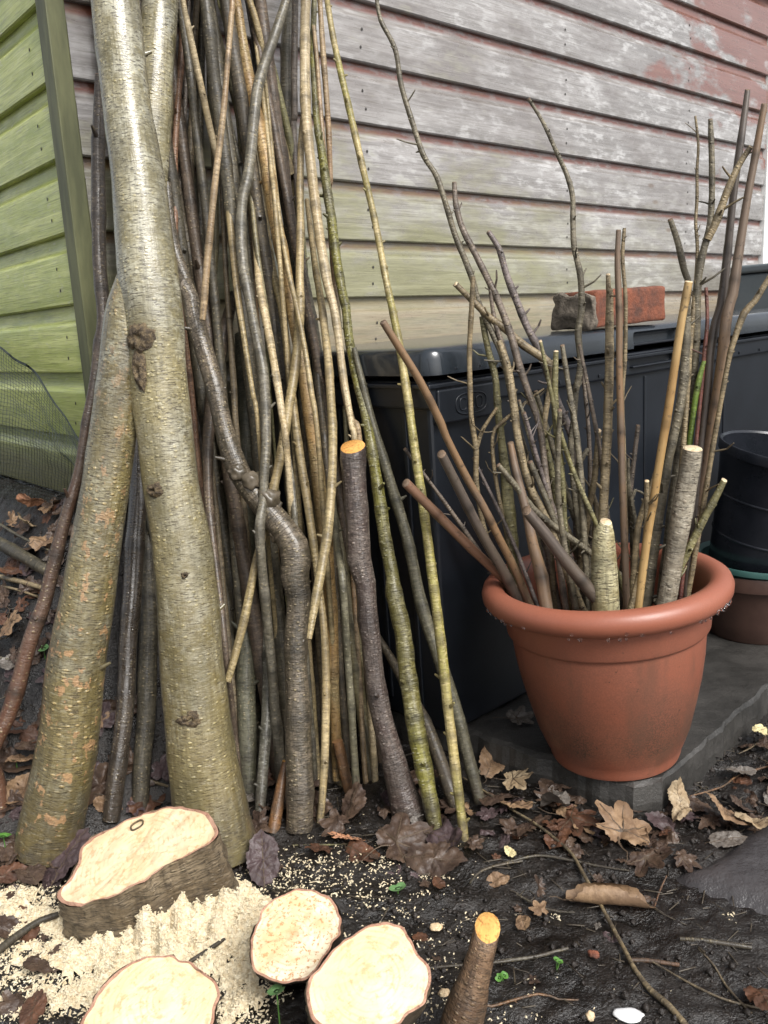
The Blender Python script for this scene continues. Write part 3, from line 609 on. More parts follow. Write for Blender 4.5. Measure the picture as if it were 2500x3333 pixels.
('wooden_pole', 'olive', 'olive grey pole entering at the top between two pale rods', 'pole', None, '', 0.5, [(-0.1856, 1.32, -0.0096, 0.0053), (-0.2021, 1.4475, 0.4951, 0.0048), (-0.2186, 1.5549, 0.9998, 0.0046), (-0.2147, 1.5563, 1.0516, 0.0051), (-0.2152, 1.5577, 1.1011, 0.0058), (-0.2212, 1.5589, 1.1484, 0.0065), (-0.2309, 1.5599, 1.1953, 0.0073), (-0.2418, 1.5609, 1.2404, 0.0078), (-0.2508, 1.5616, 1.2754, 0.0078), (-0.2563, 1.562, 1.2973, 0.0077), (-0.2977, 1.566, 1.5421, 0.0071), (-0.3195, 1.5472, 1.7869, 0.0062)]),
('wooden_pole', 'green', 'very thin green rod slanting behind the tan crossing rod', 'pole', None, '', 0.5, [(-0.1756, 1.37, -0.009, 0.0029), (-0.1877, 1.474, 0.5496, 0.0026), (-0.1997, 1.558, 1.1081, 0.0025), (-0.2061, 1.5518, 1.1533, 0.0028), (-0.2132, 1.5454, 1.1995, 0.0032), (-0.2204, 1.5396, 1.2407, 0.0035), (-0.2256, 1.5356, 1.2691, 0.0037), (-0.2284, 1.5333, 1.2858, 0.0037), (-0.2562, 1.5249, 1.4837, 0.0034), (-0.2841, 1.5164, 1.6815, 0.0029)]),
('wooden_pole', 'tan', 'tan and purple mottled rod passing behind the grey branch', 'pole', None, '', 0.5, [(-0.1027, 1.27, -0.01, 0.008), (-0.1167, 1.4537, 0.4812, 0.0073), (-0.1307, 1.6175, 0.9725, 0.0069), (-0.1367, 1.6131, 1.0168, 0.0074), (-0.1442, 1.6091, 1.0565, 0.0076), (-0.1525, 1.6051, 1.0949, 0.0074), (-0.1593, 1.6011, 1.1359, 0.0069), (-0.1638, 1.5969, 1.1785, 0.0064), (-0.168, 1.5929, 1.2196, 0.0062), (-0.1741, 1.5893, 1.2564, 0.006), (-0.1802, 1.5864, 1.2841, 0.0058), (-0.1842, 1.5846, 1.3019, 0.0056), (-0.219, 1.5805, 1.4988, 0.0051), (-0.2538, 1.5764, 1.6957, 0.0045)]),
('wooden_pole', 'green', 'yellow green rod right of the grey branch near the top', 'pole', None, '', 0.5, [(-0.1019, 1.32, -0.01, 0.0077), (-0.1136, 1.4811, 0.475, 0.0071), (-0.1253, 1.6222, 0.96, 0.0067), (-0.1284, 1.6222, 1.0187, 0.0069), (-0.1332, 1.6222, 1.0704, 0.0068), (-0.1401, 1.6221, 1.1163, 0.0063), (-0.1479, 1.622, 1.1591, 0.0054), (-0.1547, 1.6219, 1.1966, 0.0048), (-0.1604, 1.6218, 1.2294, 0.0045), (-0.1654, 1.6218, 1.2628, 0.0045), (-0.1693, 1.6217, 1.293, 0.0046), (-0.1718, 1.6217, 1.3145, 0.0046), (-0.1912, 1.6296, 1.5133, 0.0042), (-0.2107, 1.6375, 1.7122, 0.0037)]),
('wooden_pole', 'grey', 'wide dark grey pole at the back right under the bend of the grey branch', 'pole', None, '', 0.5, [(-0.1184, 1.37, -0.01, 0.0139), (-0.1299, 1.5124, 0.4763, 0.0127), (-0.1413, 1.6348, 0.9625, 0.0121), (-0.1408, 1.6505, 1.0638, 0.0128), (-0.1372, 1.6653, 1.1591, 0.013), (-0.1307, 1.6782, 1.2427, 0.0126), (-0.1243, 1.6875, 1.3026, 0.0117), (-0.1198, 1.6929, 1.3372, 0.0107), (-0.1019, 1.7191, 1.5347, 0.0099), (-0.0839, 1.7453, 1.7321, 0.0086)]),
('wooden_pole', 'pale', 'stout pale cream pole near the right side of the bundle with brown knots', 'pole', None, '', 0.5, [(-0.0392, 1.27, -0.01, 0.0057), (-0.0401, 1.31, 0.2667, 0.0052), (-0.041, 1.33, 0.5435, 0.0049), (-0.045, 1.3445, 0.5823, 0.0053), (-0.0495, 1.3591, 0.6215, 0.0055), (-0.0539, 1.3738, 0.661, 0.0058), (-0.0574, 1.3884, 0.7003, 0.0062), (-0.0605, 1.4025, 0.738, 0.0067), (-0.0642, 1.4141, 0.7692, 0.0071), (-0.0683, 1.4215, 0.789, 0.0075), (-0.0725, 1.4288, 0.8085, 0.0079), (-0.0778, 1.4435, 0.8478, 0.0082), (-0.0839, 1.4652, 0.9061, 0.0084), (-0.0894, 1.4885, 0.9686, 0.0085), (-0.0933, 1.5105, 1.0278, 0.0086), (-0.0956, 1.5319, 1.0853, 0.0088), (-0.0957, 1.5553, 1.1483, 0.009), (-0.0936, 1.5807, 1.2166, 0.0089), (-0.0905, 1.6017, 1.2729, 0.0087), (-0.088, 1.6147, 1.3079, 0.0085), (-0.0788, 1.6648, 1.5013, 0.0078), (-0.0697, 1.7149, 1.6947, 0.0068)]),
('wooden_pole', 'tan', 'long tan rod crossing diagonally leftwards down to the knotted trunk foot', 'pole', None, '', 0.5, [(-0.2538, 1.2, 0.2165, 0.0053), (-0.2405, 1.2162, 0.2554, 0.0062), (-0.2281, 1.233, 0.2959, 0.0068), (-0.2188, 1.2483, 0.333, 0.0068), (-0.2118, 1.2609, 0.3635, 0.0064), (-0.2036, 1.2731, 0.393, 0.0062), (-0.1919, 1.2884, 0.4299, 0.0065), (-0.178, 1.3082, 0.4778, 0.0071), (-0.1642, 1.3309, 0.5329, 0.0077), (-0.1513, 1.3545, 0.5903, 0.008), (-0.1394, 1.378, 0.6476, 0.008), (-0.1294, 1.4008, 0.7033, 0.0079), (-0.1228, 1.421, 0.7527, 0.0077), (-0.1205, 1.4359, 0.7895, 0.0073), (-0.12, 1.4494, 0.8228, 0.007), (-0.1176, 1.4698, 0.8729, 0.0067), (-0.114, 1.4972, 0.9404, 0.0065), (-0.1114, 1.524, 1.0063, 0.006), (-0.1088, 1.5448, 1.0577, 0.0052), (-0.1046, 1.5608, 1.0969, 0.0041)]),
('branch', 'lichen', 'spotted green branch with a yellow green foot right of the cut dark log', 'branch', None, '', 1, [(0.0527, 1.1219, -0.0082, 0.0108), (0.0422, 1.1524, 0.0636, 0.0129), (0.0323, 1.1793, 0.1269, 0.0135), (0.0235, 1.2121, 0.2045, 0.0137), (0.0184, 1.2401, 0.2704, 0.0131), (0.0087, 1.2642, 0.3272, 0.0126), (0.0082, 1.2732, 0.3486, 0.0101), (0.0005, 1.2944, 0.3983, 0.0101), (-0.0047, 1.3157, 0.4486, 0.0101), (-0.0099, 1.3373, 0.4998, 0.0092), (-0.0152, 1.3593, 0.5517, 0.0085), (-0.0234, 1.3818, 0.6045, 0.0077), (-0.0318, 1.399, 0.6448, 0.0072), (-0.0386, 1.4163, 0.6855, 0.0072), (-0.0436, 1.4337, 0.7266, 0.0073), (-0.0461, 1.4536, 0.7736, 0.0073), (-0.0499, 1.4609, 0.7908, 0.0078), (-0.0586, 1.493, 0.8664, 0.0079), (-0.0653, 1.5256, 0.9436, 0.008), (-0.0708, 1.5479, 0.996, 0.0078), (-0.0763, 1.5704, 1.0493, 0.0068), (-0.0812, 1.5876, 1.0897, 0.006), (-0.0837, 1.6164, 1.1578, 0.0056), (-0.083, 1.6515, 1.2411, 0.0053), (-0.0769, 1.6875, 1.3259, 0.0049), (-0.076, 1.6911, 1.3345, 0.0049), (-0.0649, 1.7463, 1.5264, 0.0045), (-0.0413, 1.787, 1.7183, 0.0039)]),
('wooden_pole', 'tanred', 'slim tan rod parallel to the rightmost long rod near the top', 'pole', None, '', 0.5, [(-0.0547, 1.27, -0.01, 0.0049), (-0.0619, 1.4473, 0.4595, 0.0045), (-0.0691, 1.6046, 0.929, 0.0043), (-0.0651, 1.6131, 1.0068, 0.0048), (-0.0633, 1.6215, 1.084, 0.0052), (-0.0636, 1.6298, 1.1604, 0.0052), (-0.0646, 1.6376, 1.2318, 0.0051), (-0.0655, 1.6435, 1.2857, 0.0048), (-0.0658, 1.647, 1.3183, 0.0046), (-0.068, 1.668, 1.5172, 0.0043), (-0.0702, 1.6889, 1.7161, 0.0037)]),
('wooden_pole', 'palegreen', 'rightmost long slim rod of the bundle, cream above and yellow green below', 'pole', None, '', 1, [(0.0915, 1.0858, -0.008, 0.0067), (0.0877, 1.1063, 0.0517, 0.007), (0.0838, 1.1266, 0.1106, 0.0072), (0.0799, 1.1475, 0.1712, 0.0073), (0.0764, 1.169, 0.2336, 0.0074), (0.0731, 1.1888, 0.2911, 0.0075), (0.0701, 1.2047, 0.337, 0.0073), (0.0671, 1.2184, 0.3769, 0.007), (0.0636, 1.2338, 0.4215, 0.0069), (0.0595, 1.2509, 0.4712, 0.007), (0.0551, 1.2682, 0.5212, 0.0069), (0.0509, 1.2853, 0.5708, 0.0066), (0.0467, 1.3027, 0.6213, 0.0063), (0.0417, 1.3205, 0.6729, 0.0062), (0.0359, 1.3378, 0.723, 0.006), (0.0304, 1.3518, 0.7635, 0.0056), (0.0262, 1.3611, 0.7902, 0.0053), (0.022, 1.3702, 0.8166, 0.0052), (0.0159, 1.385, 0.8595, 0.0052), (0.0078, 1.4046, 0.9162, 0.0052), (-0.0017, 1.4248, 0.9745, 0.0052), (-0.0122, 1.445, 1.0327, 0.0053), (-0.0232, 1.4659, 1.0932, 0.0053), (-0.0336, 1.487, 1.1543, 0.0051), (-0.0419, 1.5064, 1.2102, 0.0048), (-0.047, 1.5205, 1.2511, 0.0045), (-0.0496, 1.529, 1.2756, 0.0043), (-0.0676, 1.5761, 1.4691, 0.004), (-0.0855, 1.6232, 1.6627, 0.0034)]),
('wooden_pole', 'tan', 'tan rod bowing right then tapering in front of the knobbly bent branch', 'pole', None, '', 0.5, [(-0.1158, 1.12, 0.3086, 0.0039), (-0.1104, 1.1385, 0.3346, 0.0056), (-0.1041, 1.1575, 0.361, 0.0067), (-0.0967, 1.1789, 0.3909, 0.0072), (-0.0888, 1.2051, 0.4276, 0.0073), (-0.0817, 1.2353, 0.4701, 0.0072), (-0.0767, 1.2673, 0.5155, 0.0071), (-0.0743, 1.3004, 0.5626, 0.007), (-0.0741, 1.3348, 0.6116, 0.007), (-0.0762, 1.3704, 0.6624, 0.007), (-0.0801, 1.4067, 0.7141, 0.0068), (-0.0849, 1.4408, 0.7626, 0.0065), (-0.09, 1.4695, 0.8034, 0.0061), (-0.0956, 1.4974, 0.843, 0.0056), (-0.1018, 1.5347, 0.896, 0.005), (-0.1081, 1.5841, 0.9665, 0.0042)]),
('wooden_pole', 'tan', 'long slender tan rod whose foot stands just right of the bent branch', 'pole', None, '', 0.5, [(-0.1245, 1.1506, -0.0069, 0.0055), (-0.1174, 1.1736, 0.0498, 0.0061), (-0.1106, 1.1982, 0.1107, 0.0066), (-0.1061, 1.2243, 0.175, 0.0067), (-0.1053, 1.2495, 0.2376, 0.0064), (-0.1073, 1.2713, 0.2914, 0.0059), (-0.111, 1.29, 0.3377, 0.0059), (-0.116, 1.3094, 0.3856, 0.0064), (-0.1218, 1.3301, 0.4369, 0.0069), (-0.1277, 1.3504, 0.4871, 0.0072), (-0.1336, 1.37, 0.5353, 0.0073), (-0.139, 1.3899, 0.5845, 0.0072), (-0.1437, 1.4109, 0.6365, 0.007), (-0.1478, 1.4324, 0.6899, 0.0068), (-0.1519, 1.4522, 0.7388, 0.0066), (-0.157, 1.4682, 0.7782, 0.0064), (-0.1639, 1.4833, 0.8155, 0.0063), (-0.1718, 1.5031, 0.8642, 0.0061), (-0.1791, 1.5273, 0.9239, 0.0058), (-0.1849, 1.5503, 0.981, 0.0053), (-0.1886, 1.5675, 1.0235, 0.0047), (-0.1907, 1.579, 1.0518, 0.0041)]),
('wooden_pole', 'pale', 'pale rod behind the diagonal tan rod in mid bundle', 'pole', None, '', 0.5, [(-0.1473, 1.3, -0.01, 0.0061), (-0.1473, 1.31, 0.2783, 0.0055), (-0.1473, 1.3, 0.5666, 0.0053), (-0.1517, 1.3194, 0.6007, 0.0057), (-0.1572, 1.3433, 0.6426, 0.0061), (-0.1642, 1.3699, 0.689, 0.0065), (-0.1725, 1.3959, 0.7345, 0.0067), (-0.181, 1.4198, 0.7762, 0.0067), (-0.1868, 1.4388, 0.8095, 0.0065), (-0.1896, 1.4551, 0.8382, 0.0061), (-0.1927, 1.4761, 0.875, 0.0057), (-0.1972, 1.5022, 0.9208, 0.0051), (-0.2011, 1.5252, 0.9611, 0.0046), (-0.2037, 1.5414, 0.9895, 0.0041)]),
('wooden_pole', 'grey', 'short thin grey rod with a side stub above the bent branch', 'pole', None, '', 0.5, [(-0.1391, 1.27, -0.01, 0.0053), (-0.1391, 1.28, 0.2011, 0.0048), (-0.1391, 1.27, 0.4123, 0.0046), (-0.1414, 1.2922, 0.4519, 0.0049), (-0.1446, 1.3153, 0.4931, 0.005), (-0.1495, 1.338, 0.5338, 0.0046), (-0.1557, 1.36, 0.5729, 0.0036)]),
('branch', 'knobbly', 'dark bent branch curving into an upright gnarled elbow trunk in mid bundle', 'branch', None, '', 0.6, [(-0.155, 1.1426, -0.0061, 0.0215), (-0.1524, 1.1649, 0.0679, 0.0207), (-0.1503, 1.185, 0.1347, 0.0199), (-0.1482, 1.2093, 0.2155, 0.0186), (-0.145, 1.2298, 0.2835, 0.0181), (-0.1402, 1.2454, 0.3354, 0.0176), (-0.1452, 1.2538, 0.363, 0.0234), (-0.1415, 1.2612, 0.3877, 0.0248), (-0.1443, 1.268, 0.4104, 0.0235), (-0.1576, 1.2753, 0.4336, 0.0209), (-0.1776, 1.2829, 0.4571, 0.0196), (-0.2026, 1.2931, 0.4886, 0.0186), (-0.2236, 1.3038, 0.5225, 0.0174), (-0.2402, 1.318, 0.5693, 0.0158), (-0.25, 1.3299, 0.6082, 0.0148), (-0.257, 1.3416, 0.6472, 0.0149), (-0.2662, 1.3528, 0.6839, 0.0149), (-0.2753, 1.3655, 0.726, 0.0147), (-0.2864, 1.3792, 0.771, 0.0139), (-0.2955, 1.3928, 0.8162, 0.0129), (-0.2922, 1.3883, 0.7817, 0.014), (-0.3019, 1.4021, 0.8271, 0.0113), (-0.3153, 1.4169, 0.8757, 0.0097), (-0.3221, 1.4331, 0.9296, 0.0081), (-0.3257, 1.4494, 0.9837, 0.006)]),
('wooden_pole', 'maroon', 'maroon brown branch in the shade crossing behind the bent branch', 'pole', None, '', 0.5, [(-0.2567, 1.22, -0.01, 0.0055), (-0.2567, 1.23, 0.119, 0.005), (-0.2567, 1.22, 0.2479, 0.0048), (-0.2644, 1.2544, 0.3126, 0.0055), (-0.2715, 1.2812, 0.3631, 0.006), (-0.2777, 1.3052, 0.4082, 0.0064), (-0.2831, 1.3333, 0.461, 0.0072), (-0.2866, 1.3643, 0.5194, 0.0083), (-0.2855, 1.3952, 0.5777, 0.0097), (-0.2794, 1.4261, 0.6353, 0.0109), (-0.27, 1.456, 0.6908, 0.0116), (-0.2596, 1.4826, 0.7399, 0.0112), (-0.2502, 1.5037, 0.7788, 0.0098), (-0.2424, 1.52, 0.8086, 0.0077)]),
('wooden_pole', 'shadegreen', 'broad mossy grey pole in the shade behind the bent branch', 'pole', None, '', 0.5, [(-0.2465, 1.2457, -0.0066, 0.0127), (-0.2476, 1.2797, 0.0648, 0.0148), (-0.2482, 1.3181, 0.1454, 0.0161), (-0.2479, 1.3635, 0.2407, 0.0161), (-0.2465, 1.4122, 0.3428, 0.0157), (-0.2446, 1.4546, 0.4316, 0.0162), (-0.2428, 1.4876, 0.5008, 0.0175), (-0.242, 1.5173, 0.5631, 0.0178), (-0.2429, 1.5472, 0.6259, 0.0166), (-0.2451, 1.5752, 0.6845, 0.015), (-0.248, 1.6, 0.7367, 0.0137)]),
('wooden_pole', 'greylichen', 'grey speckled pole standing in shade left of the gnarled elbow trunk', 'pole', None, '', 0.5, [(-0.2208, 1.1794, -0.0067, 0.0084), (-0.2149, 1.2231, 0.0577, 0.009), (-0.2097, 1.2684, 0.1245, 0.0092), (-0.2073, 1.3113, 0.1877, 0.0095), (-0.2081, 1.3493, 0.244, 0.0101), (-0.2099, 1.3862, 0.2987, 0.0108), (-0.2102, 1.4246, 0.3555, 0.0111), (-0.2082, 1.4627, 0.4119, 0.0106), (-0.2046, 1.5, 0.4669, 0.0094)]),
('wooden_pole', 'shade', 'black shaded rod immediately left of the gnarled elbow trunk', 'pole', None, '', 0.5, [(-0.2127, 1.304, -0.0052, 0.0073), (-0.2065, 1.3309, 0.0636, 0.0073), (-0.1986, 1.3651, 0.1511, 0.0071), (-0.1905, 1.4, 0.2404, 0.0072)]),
('branch', 'redbrown', 'short red brown stub leaning at the foot of the gnarled elbow trunk', 'branch', None, 't', 0.1, [(-0.1947, 1.1365, -0.0061, 0.0093), (-0.1884, 1.1572, 0.0213, 0.0094), (-0.1814, 1.18, 0.0514, 0.0086), (-0.1743, 1.2, 0.0778, 0.0067)]),
('cut_log', 'cherry', 'dark purple banded log with a bright orange sawn top', 'log', None, 't', 0.3, [(0.0167, 1.1572, -0.0068, 0.0293), (0.0108, 1.1622, 0.0158, 0.0257), (0.0001, 1.1708, 0.0555, 0.0206), (-0.0101, 1.1812, 0.1036, 0.0174), (-0.0202, 1.1923, 0.1544, 0.016), (-0.028, 1.2045, 0.2107, 0.0151), (-0.0321, 1.2155, 0.2612, 0.0149), (-0.0348, 1.2228, 0.2949, 0.0149), (-0.0329, 1.235, 0.3507, 0.016), (-0.042, 1.2429, 0.3873, 0.0193), (-0.0418, 1.2538, 0.4376, 0.018), (-0.0426, 1.2648, 0.488, 0.018), (-0.0435, 1.2757, 0.5383, 0.019), (-0.0434, 1.28, 0.558, 0.0193)]),
('wooden_pole', 'olive', 'olive rod in shade just left of the purple log', 'pole', None, '', 0.5, [(-0.0443, 1.278, -0.0071, 0.0082), (-0.05, 1.2964, 0.0409, 0.009), (-0.056, 1.3187, 0.0994, 0.0099), (-0.0617, 1.3437, 0.165, 0.0104), (-0.067, 1.3682, 0.2291, 0.01), (-0.0718, 1.3919, 0.2911, 0.0091), (-0.0764, 1.4167, 0.3563, 0.0082), (-0.0804, 1.4431, 0.4254, 0.0074), (-0.0842, 1.47, 0.496, 0.0065)]),
('wooden_pole', 'greygreen', 'grey green pole sloping down rightwards beside the black storage box', 'pole', None, '', 0.5, [(0.1274, 1.1923, -0.008, 0.0093), (0.1204, 1.2031, 0.0276, 0.0097), (0.111, 1.2171, 0.0733, 0.0101), (0.0992, 1.2333, 0.1264, 0.0102), (0.0859, 1.2491, 0.1781, 0.0101), (0.0718, 1.2635, 0.2249, 0.0101), (0.0588, 1.2768, 0.2684, 0.0101), (0.0494, 1.2899, 0.3112, 0.0098), (0.0424, 1.3038, 0.3568, 0.0094), (0.033, 1.3197, 0.4091, 0.0092), (0.0192, 1.3372, 0.4663, 0.0089), (0.0043, 1.3542, 0.5221, 0.0082), (-0.0088, 1.37, 0.5737, 0.0073), (-0.0193, 1.385, 0.6227, 0.0062), (-0.0276, 1.3985, 0.6672, 0.0053), (-0.0346, 1.4099, 0.7046, 0.0044)]),
('wooden_pole', 'shade2', 'dull brown pole leaning behind the spotted green branch', 'pole', None, '', 0.5, [(0.0893, 1.1681, -0.0069, 0.0101), (0.0789, 1.2002, 0.0251, 0.0108), (0.0662, 1.2345, 0.0589, 0.0109), (0.0499, 1.2711, 0.0944, 0.0102), (0.0289, 1.3095, 0.1305, 0.009), (0.0039, 1.3492, 0.1666, 0.0078), (-0.0224, 1.39, 0.2035, 0.0066)]),
('branch', 'redbrown', 'orange brown stub in the gap left of the purple log', 'branch', None, '', 0.1, [(-0.0783, 1.2299, -0.0071, 0.009), (-0.083, 1.2323, 0.0151, 0.0093), (-0.0887, 1.2356, 0.0465, 0.009), (-0.0953, 1.24, 0.0872, 0.009)]),
('wooden_pole', 'purple', 'lilac grey rod just left of the stout cream pole', 'pole', None, '', 0.5, [(-0.107, 1.37, -0.01, 0.0068), (-0.1168, 1.5055, 0.5197, 0.0062), (-0.1267, 1.621, 1.0493, 0.0059), (-0.1237, 1.63, 1.1201, 0.006), (-0.119, 1.6396, 1.1962, 0.006), (-0.1137, 1.6486, 1.2672, 0.0059), (-0.1093, 1.6558, 1.3235, 0.0058), (-0.0972, 1.6788, 1.5218, 0.0054), (-0.0851, 1.7018, 1.7201, 0.0047)]),
('wooden_pole', 'grey', 'short grey rod with a broken top right of the tan crossing rod', 'pole', None, 't', 0.5, [(-0.1774, 1.27, -0.01, 0.0054), (-0.1957, 1.4112, 0.4893, 0.005), (-0.2141, 1.5325, 0.9886, 0.0047), (-0.2161, 1.5333, 1.025, 0.0047), (-0.2218, 1.534, 1.0611, 0.0045), (-0.2269, 1.5346, 1.0898, 0.004)]),
('wooden_pole', 'olive', 'shaded olive rod behind the ragged tan rod', 'pole', None, '', 0.5, [(-0.252, 1.32, 0.0115, 0.0079), (-0.2699, 1.4242, 0.3995, 0.0072), (-0.2879, 1.5084, 0.7875, 0.0069), (-0.2772, 1.5182, 0.8361, 0.0067), (-0.2684, 1.5312, 0.8998, 0.0062), (-0.2642, 1.5484, 0.9845, 0.0055), (-0.2644, 1.5683, 1.0825, 0.0046), (-0.2619, 1.5921, 1.2306, 0.0042), (-0.2509, 1.6063, 1.3786, 0.0036)]),
('wooden_pole', 'tanred', 'salmon tan rod left of the golden pole', 'pole', None, '', 0.5, [(-0.1876, 1.37, -0.0075, 0.006), (-0.2005, 1.4747, 0.5172, 0.0055), (-0.2135, 1.5593, 1.0418, 0.0052), (-0.2123, 1.5667, 1.0916, 0.0055), (-0.2165, 1.5729, 1.134, 0.0052), (-0.2195, 1.5806, 1.186, 0.0045), (-0.2356, 1.6195, 1.5326, 0.0042), (-0.2257, 1.6281, 1.8791, 0.0036)]),
('wooden_pole', 'brown', 'dark olive rod right of the golden pole', 'pole', None, '', 0.5, [(-0.1138, 1.27, -0.01, 0.0091), (-0.1299, 1.4603, 0.3963, 0.0083), (-0.1461, 1.6307, 0.8026, 0.0079), (-0.1446, 1.6381, 0.8808, 0.0075), (-0.1472, 1.6449, 0.9524, 0.0071), (-0.1541, 1.6507, 1.0148, 0.0064), (-0.1627, 1.656, 1.0708, 0.0056), (-0.1781, 1.6691, 1.2688, 0.0051), (-0.1805, 1.667, 1.4668, 0.0044)]),
('wooden_pole', 'shade2', 'shaded brown rod between the golden pole and the bowed tan rod', 'pole', None, '', 0.5, [(-0.088, 1.32, -0.01, 0.0071), (-0.0906, 1.37, 0.2561, 0.0065), (-0.0933, 1.4, 0.5221, 0.0062), (-0.099, 1.4414, 0.5852, 0.007), (-0.1041, 1.4893, 0.658, 0.0075), (-0.1102, 1.5403, 0.7356, 0.0074), (-0.1184, 1.59, 0.8111, 0.0068)]),
('wooden_pole', 'tanred', 'reddish rod with an orange scar above the purple log', 'pole', None, '', 0.5, [(-0.0343, 1.36, -0.01, 0.0061), (-0.0343, 1.37, 0.2713, 0.0055), (-0.0343, 1.36, 0.5526, 0.0053), (-0.0464, 1.3796, 0.5888, 0.0058), (-0.055, 1.4052, 0.637, 0.0058), (-0.0602, 1.4419, 0.7067, 0.0054), (-0.064, 1.49, 0.798, 0.0046), (-0.0715, 1.5711, 1.0343, 0.0042), (-0.0789, 1.6523, 1.2707, 0.0036)]),
('wooden_pole', 'greygreen', 'brown knotty rod partly hidden behind the purple log', 'pole', None, '', 0.5, [(-0.0676, 1.2, -0.01, 0.0063), (-0.0676, 1.21, 0.1768, 0.0058), (-0.0676, 1.2, 0.3636, 0.0055), (-0.0738, 1.2603, 0.3842, 0.0057), (-0.0825, 1.3539, 0.4163, 0.0054), (-0.0895, 1.46, 0.4528, 0.0047)]),
('thorny_stick', 'twiggrey', 'tallest wavy thorny stick of the pot, reaching the top edge', 'stick', None, '', 2, [(0.2689, 1.229, 0.1474, 0.005), (0.2471, 1.25, 0.3168, 0.005), (0.235, 1.2618, 0.4116, 0.005), (0.2289, 1.2704, 0.4808, 0.0047), (0.2233, 1.2768, 0.5324, 0.0044), (0.215, 1.281, 0.5668, 0.0044), (0.2066, 1.2869, 0.6145, 0.0044), (0.1954, 1.2944, 0.6755, 0.0044), (0.1801, 1.2993, 0.7162, 0.0043), (0.1616, 1.3045, 0.7602, 0.0043), (0.1532, 1.3091, 0.7982, 0.0044), (0.1428, 1.3129, 0.8292, 0.0044), (0.1289, 1.3175, 0.8679, 0.0044), (0.1189, 1.3222, 0.9062, 0.0042), (0.1055, 1.3277, 0.9519, 0.004), (0.0875, 1.3311, 0.9826, 0.0039), (0.0743, 1.3366, 1.0278, 0.0039), (0.0598, 1.3435, 1.0838, 0.0037), (0.0529, 1.3498, 1.1353, 0.0034), (0.034, 1.3546, 1.1761, 0.0031), (0.0298, 1.3582, 1.2052, 0.0027), (0.0287, 1.36, 1.2196, 0.0024), (0.023, 1.3668, 1.279, 0.0022), (0.0173, 1.3736, 1.3383, 0.0019)]),
('thorny_stick', 'twigbrown', 'purplish brown thorny stick with a pale side cut near the top', 'stick', None, 't', 2, [(0.2865, 1.1884, 0.1489, 0.0049), (0.2684, 1.22, 0.3252, 0.0049), (0.2591, 1.2364, 0.4164, 0.0049), (0.2495, 1.2514, 0.5005, 0.0046), (0.2466, 1.2598, 0.5472, 0.0046), (0.2416, 1.2664, 0.5841, 0.0049), (0.2285, 1.2742, 0.6278, 0.0051), (0.2169, 1.2814, 0.6681, 0.0054), (0.2057, 1.2898, 0.7149, 0.0054), (0.1919, 1.2973, 0.7576, 0.0053), (0.1761, 1.3043, 0.7967, 0.005), (0.1585, 1.3111, 0.8358, 0.0047), (0.1409, 1.318, 0.8748, 0.0044), (0.1329, 1.3242, 0.9095, 0.0041), (0.1318, 1.33, 0.9418, 0.0034)]),
('thorny_stick', 'twigpurple', 'purple grey stick kinked sharply above the pot centre', 'stick', None, 't', 1.5, [(0.3223, 1.2804, 0.15, 0.0064), (0.3151, 1.3, 0.3046, 0.0064), (0.3109, 1.3115, 0.3953, 0.0066), (0.3133, 1.3205, 0.4669, 0.0075), (0.3151, 1.3273, 0.5201, 0.0069), (0.3089, 1.3308, 0.5487, 0.0068), (0.2907, 1.336, 0.5919, 0.0063), (0.2762, 1.3412, 0.6347, 0.006), (0.2637, 1.3469, 0.6805, 0.0065), (0.2443, 1.3516, 0.7204, 0.0056), (0.2275, 1.3571, 0.7654, 0.0056), (0.2127, 1.362, 0.806, 0.0052), (0.2021, 1.367, 0.8462, 0.0046), (0.1869, 1.37, 0.8726, 0.0039)]),
('thorny_stick', 'twiggrey', 'grey thorny stick with a bent tip in front of the mossy brick end', 'stick', None, 't', 2, [(0.32, 1.256, 0.147, 0.0048), (0.3114, 1.27, 0.3142, 0.0048), (0.3077, 1.276, 0.386, 0.0048), (0.2993, 1.2834, 0.4745, 0.0045), (0.2963, 1.289, 0.5406, 0.0044), (0.3017, 1.292, 0.5781, 0.0047), (0.3052, 1.2957, 0.6222, 0.0049), (0.3139, 1.2989, 0.6623, 0.0049), (0.3116, 1.3028, 0.7093, 0.0049), (0.3174, 1.3055, 0.7422, 0.0049), (0.3186, 1.3072, 0.762, 0.0049), (0.3168, 1.3101, 0.7973, 0.0047), (0.3079, 1.3136, 0.8396, 0.0042), (0.3069, 1.3168, 0.8773, 0.0039), (0.3077, 1.3196, 0.911, 0.0039), (0.3006, 1.322, 0.9411, 0.0036), (0.2841, 1.3248, 0.9787, 0.0031), (0.2659, 1.3279, 1.0198, 0.0028), (0.2467, 1.33, 1.0522, 0.0024)]),
('wooden_stick', 'twigtan', 'straight pale olive stick with an orange torn tip before the red brick', 'stick', None, 't', 1, [(0.3097, 1.2038, 0.1496, 0.0062), (0.3246, 1.22, 0.3645, 0.0062), (0.3295, 1.2254, 0.4359, 0.0064), (0.3339, 1.2302, 0.4995, 0.0067), (0.3384, 1.2351, 0.5656, 0.0066), (0.3411, 1.2401, 0.6308, 0.0063), (0.344, 1.2461, 0.711, 0.006), (0.3456, 1.2507, 0.771, 0.0049), (0.3431, 1.2478, 0.7629, 0.0036), (0.3425, 1.25, 0.7922, 0.0033)]),
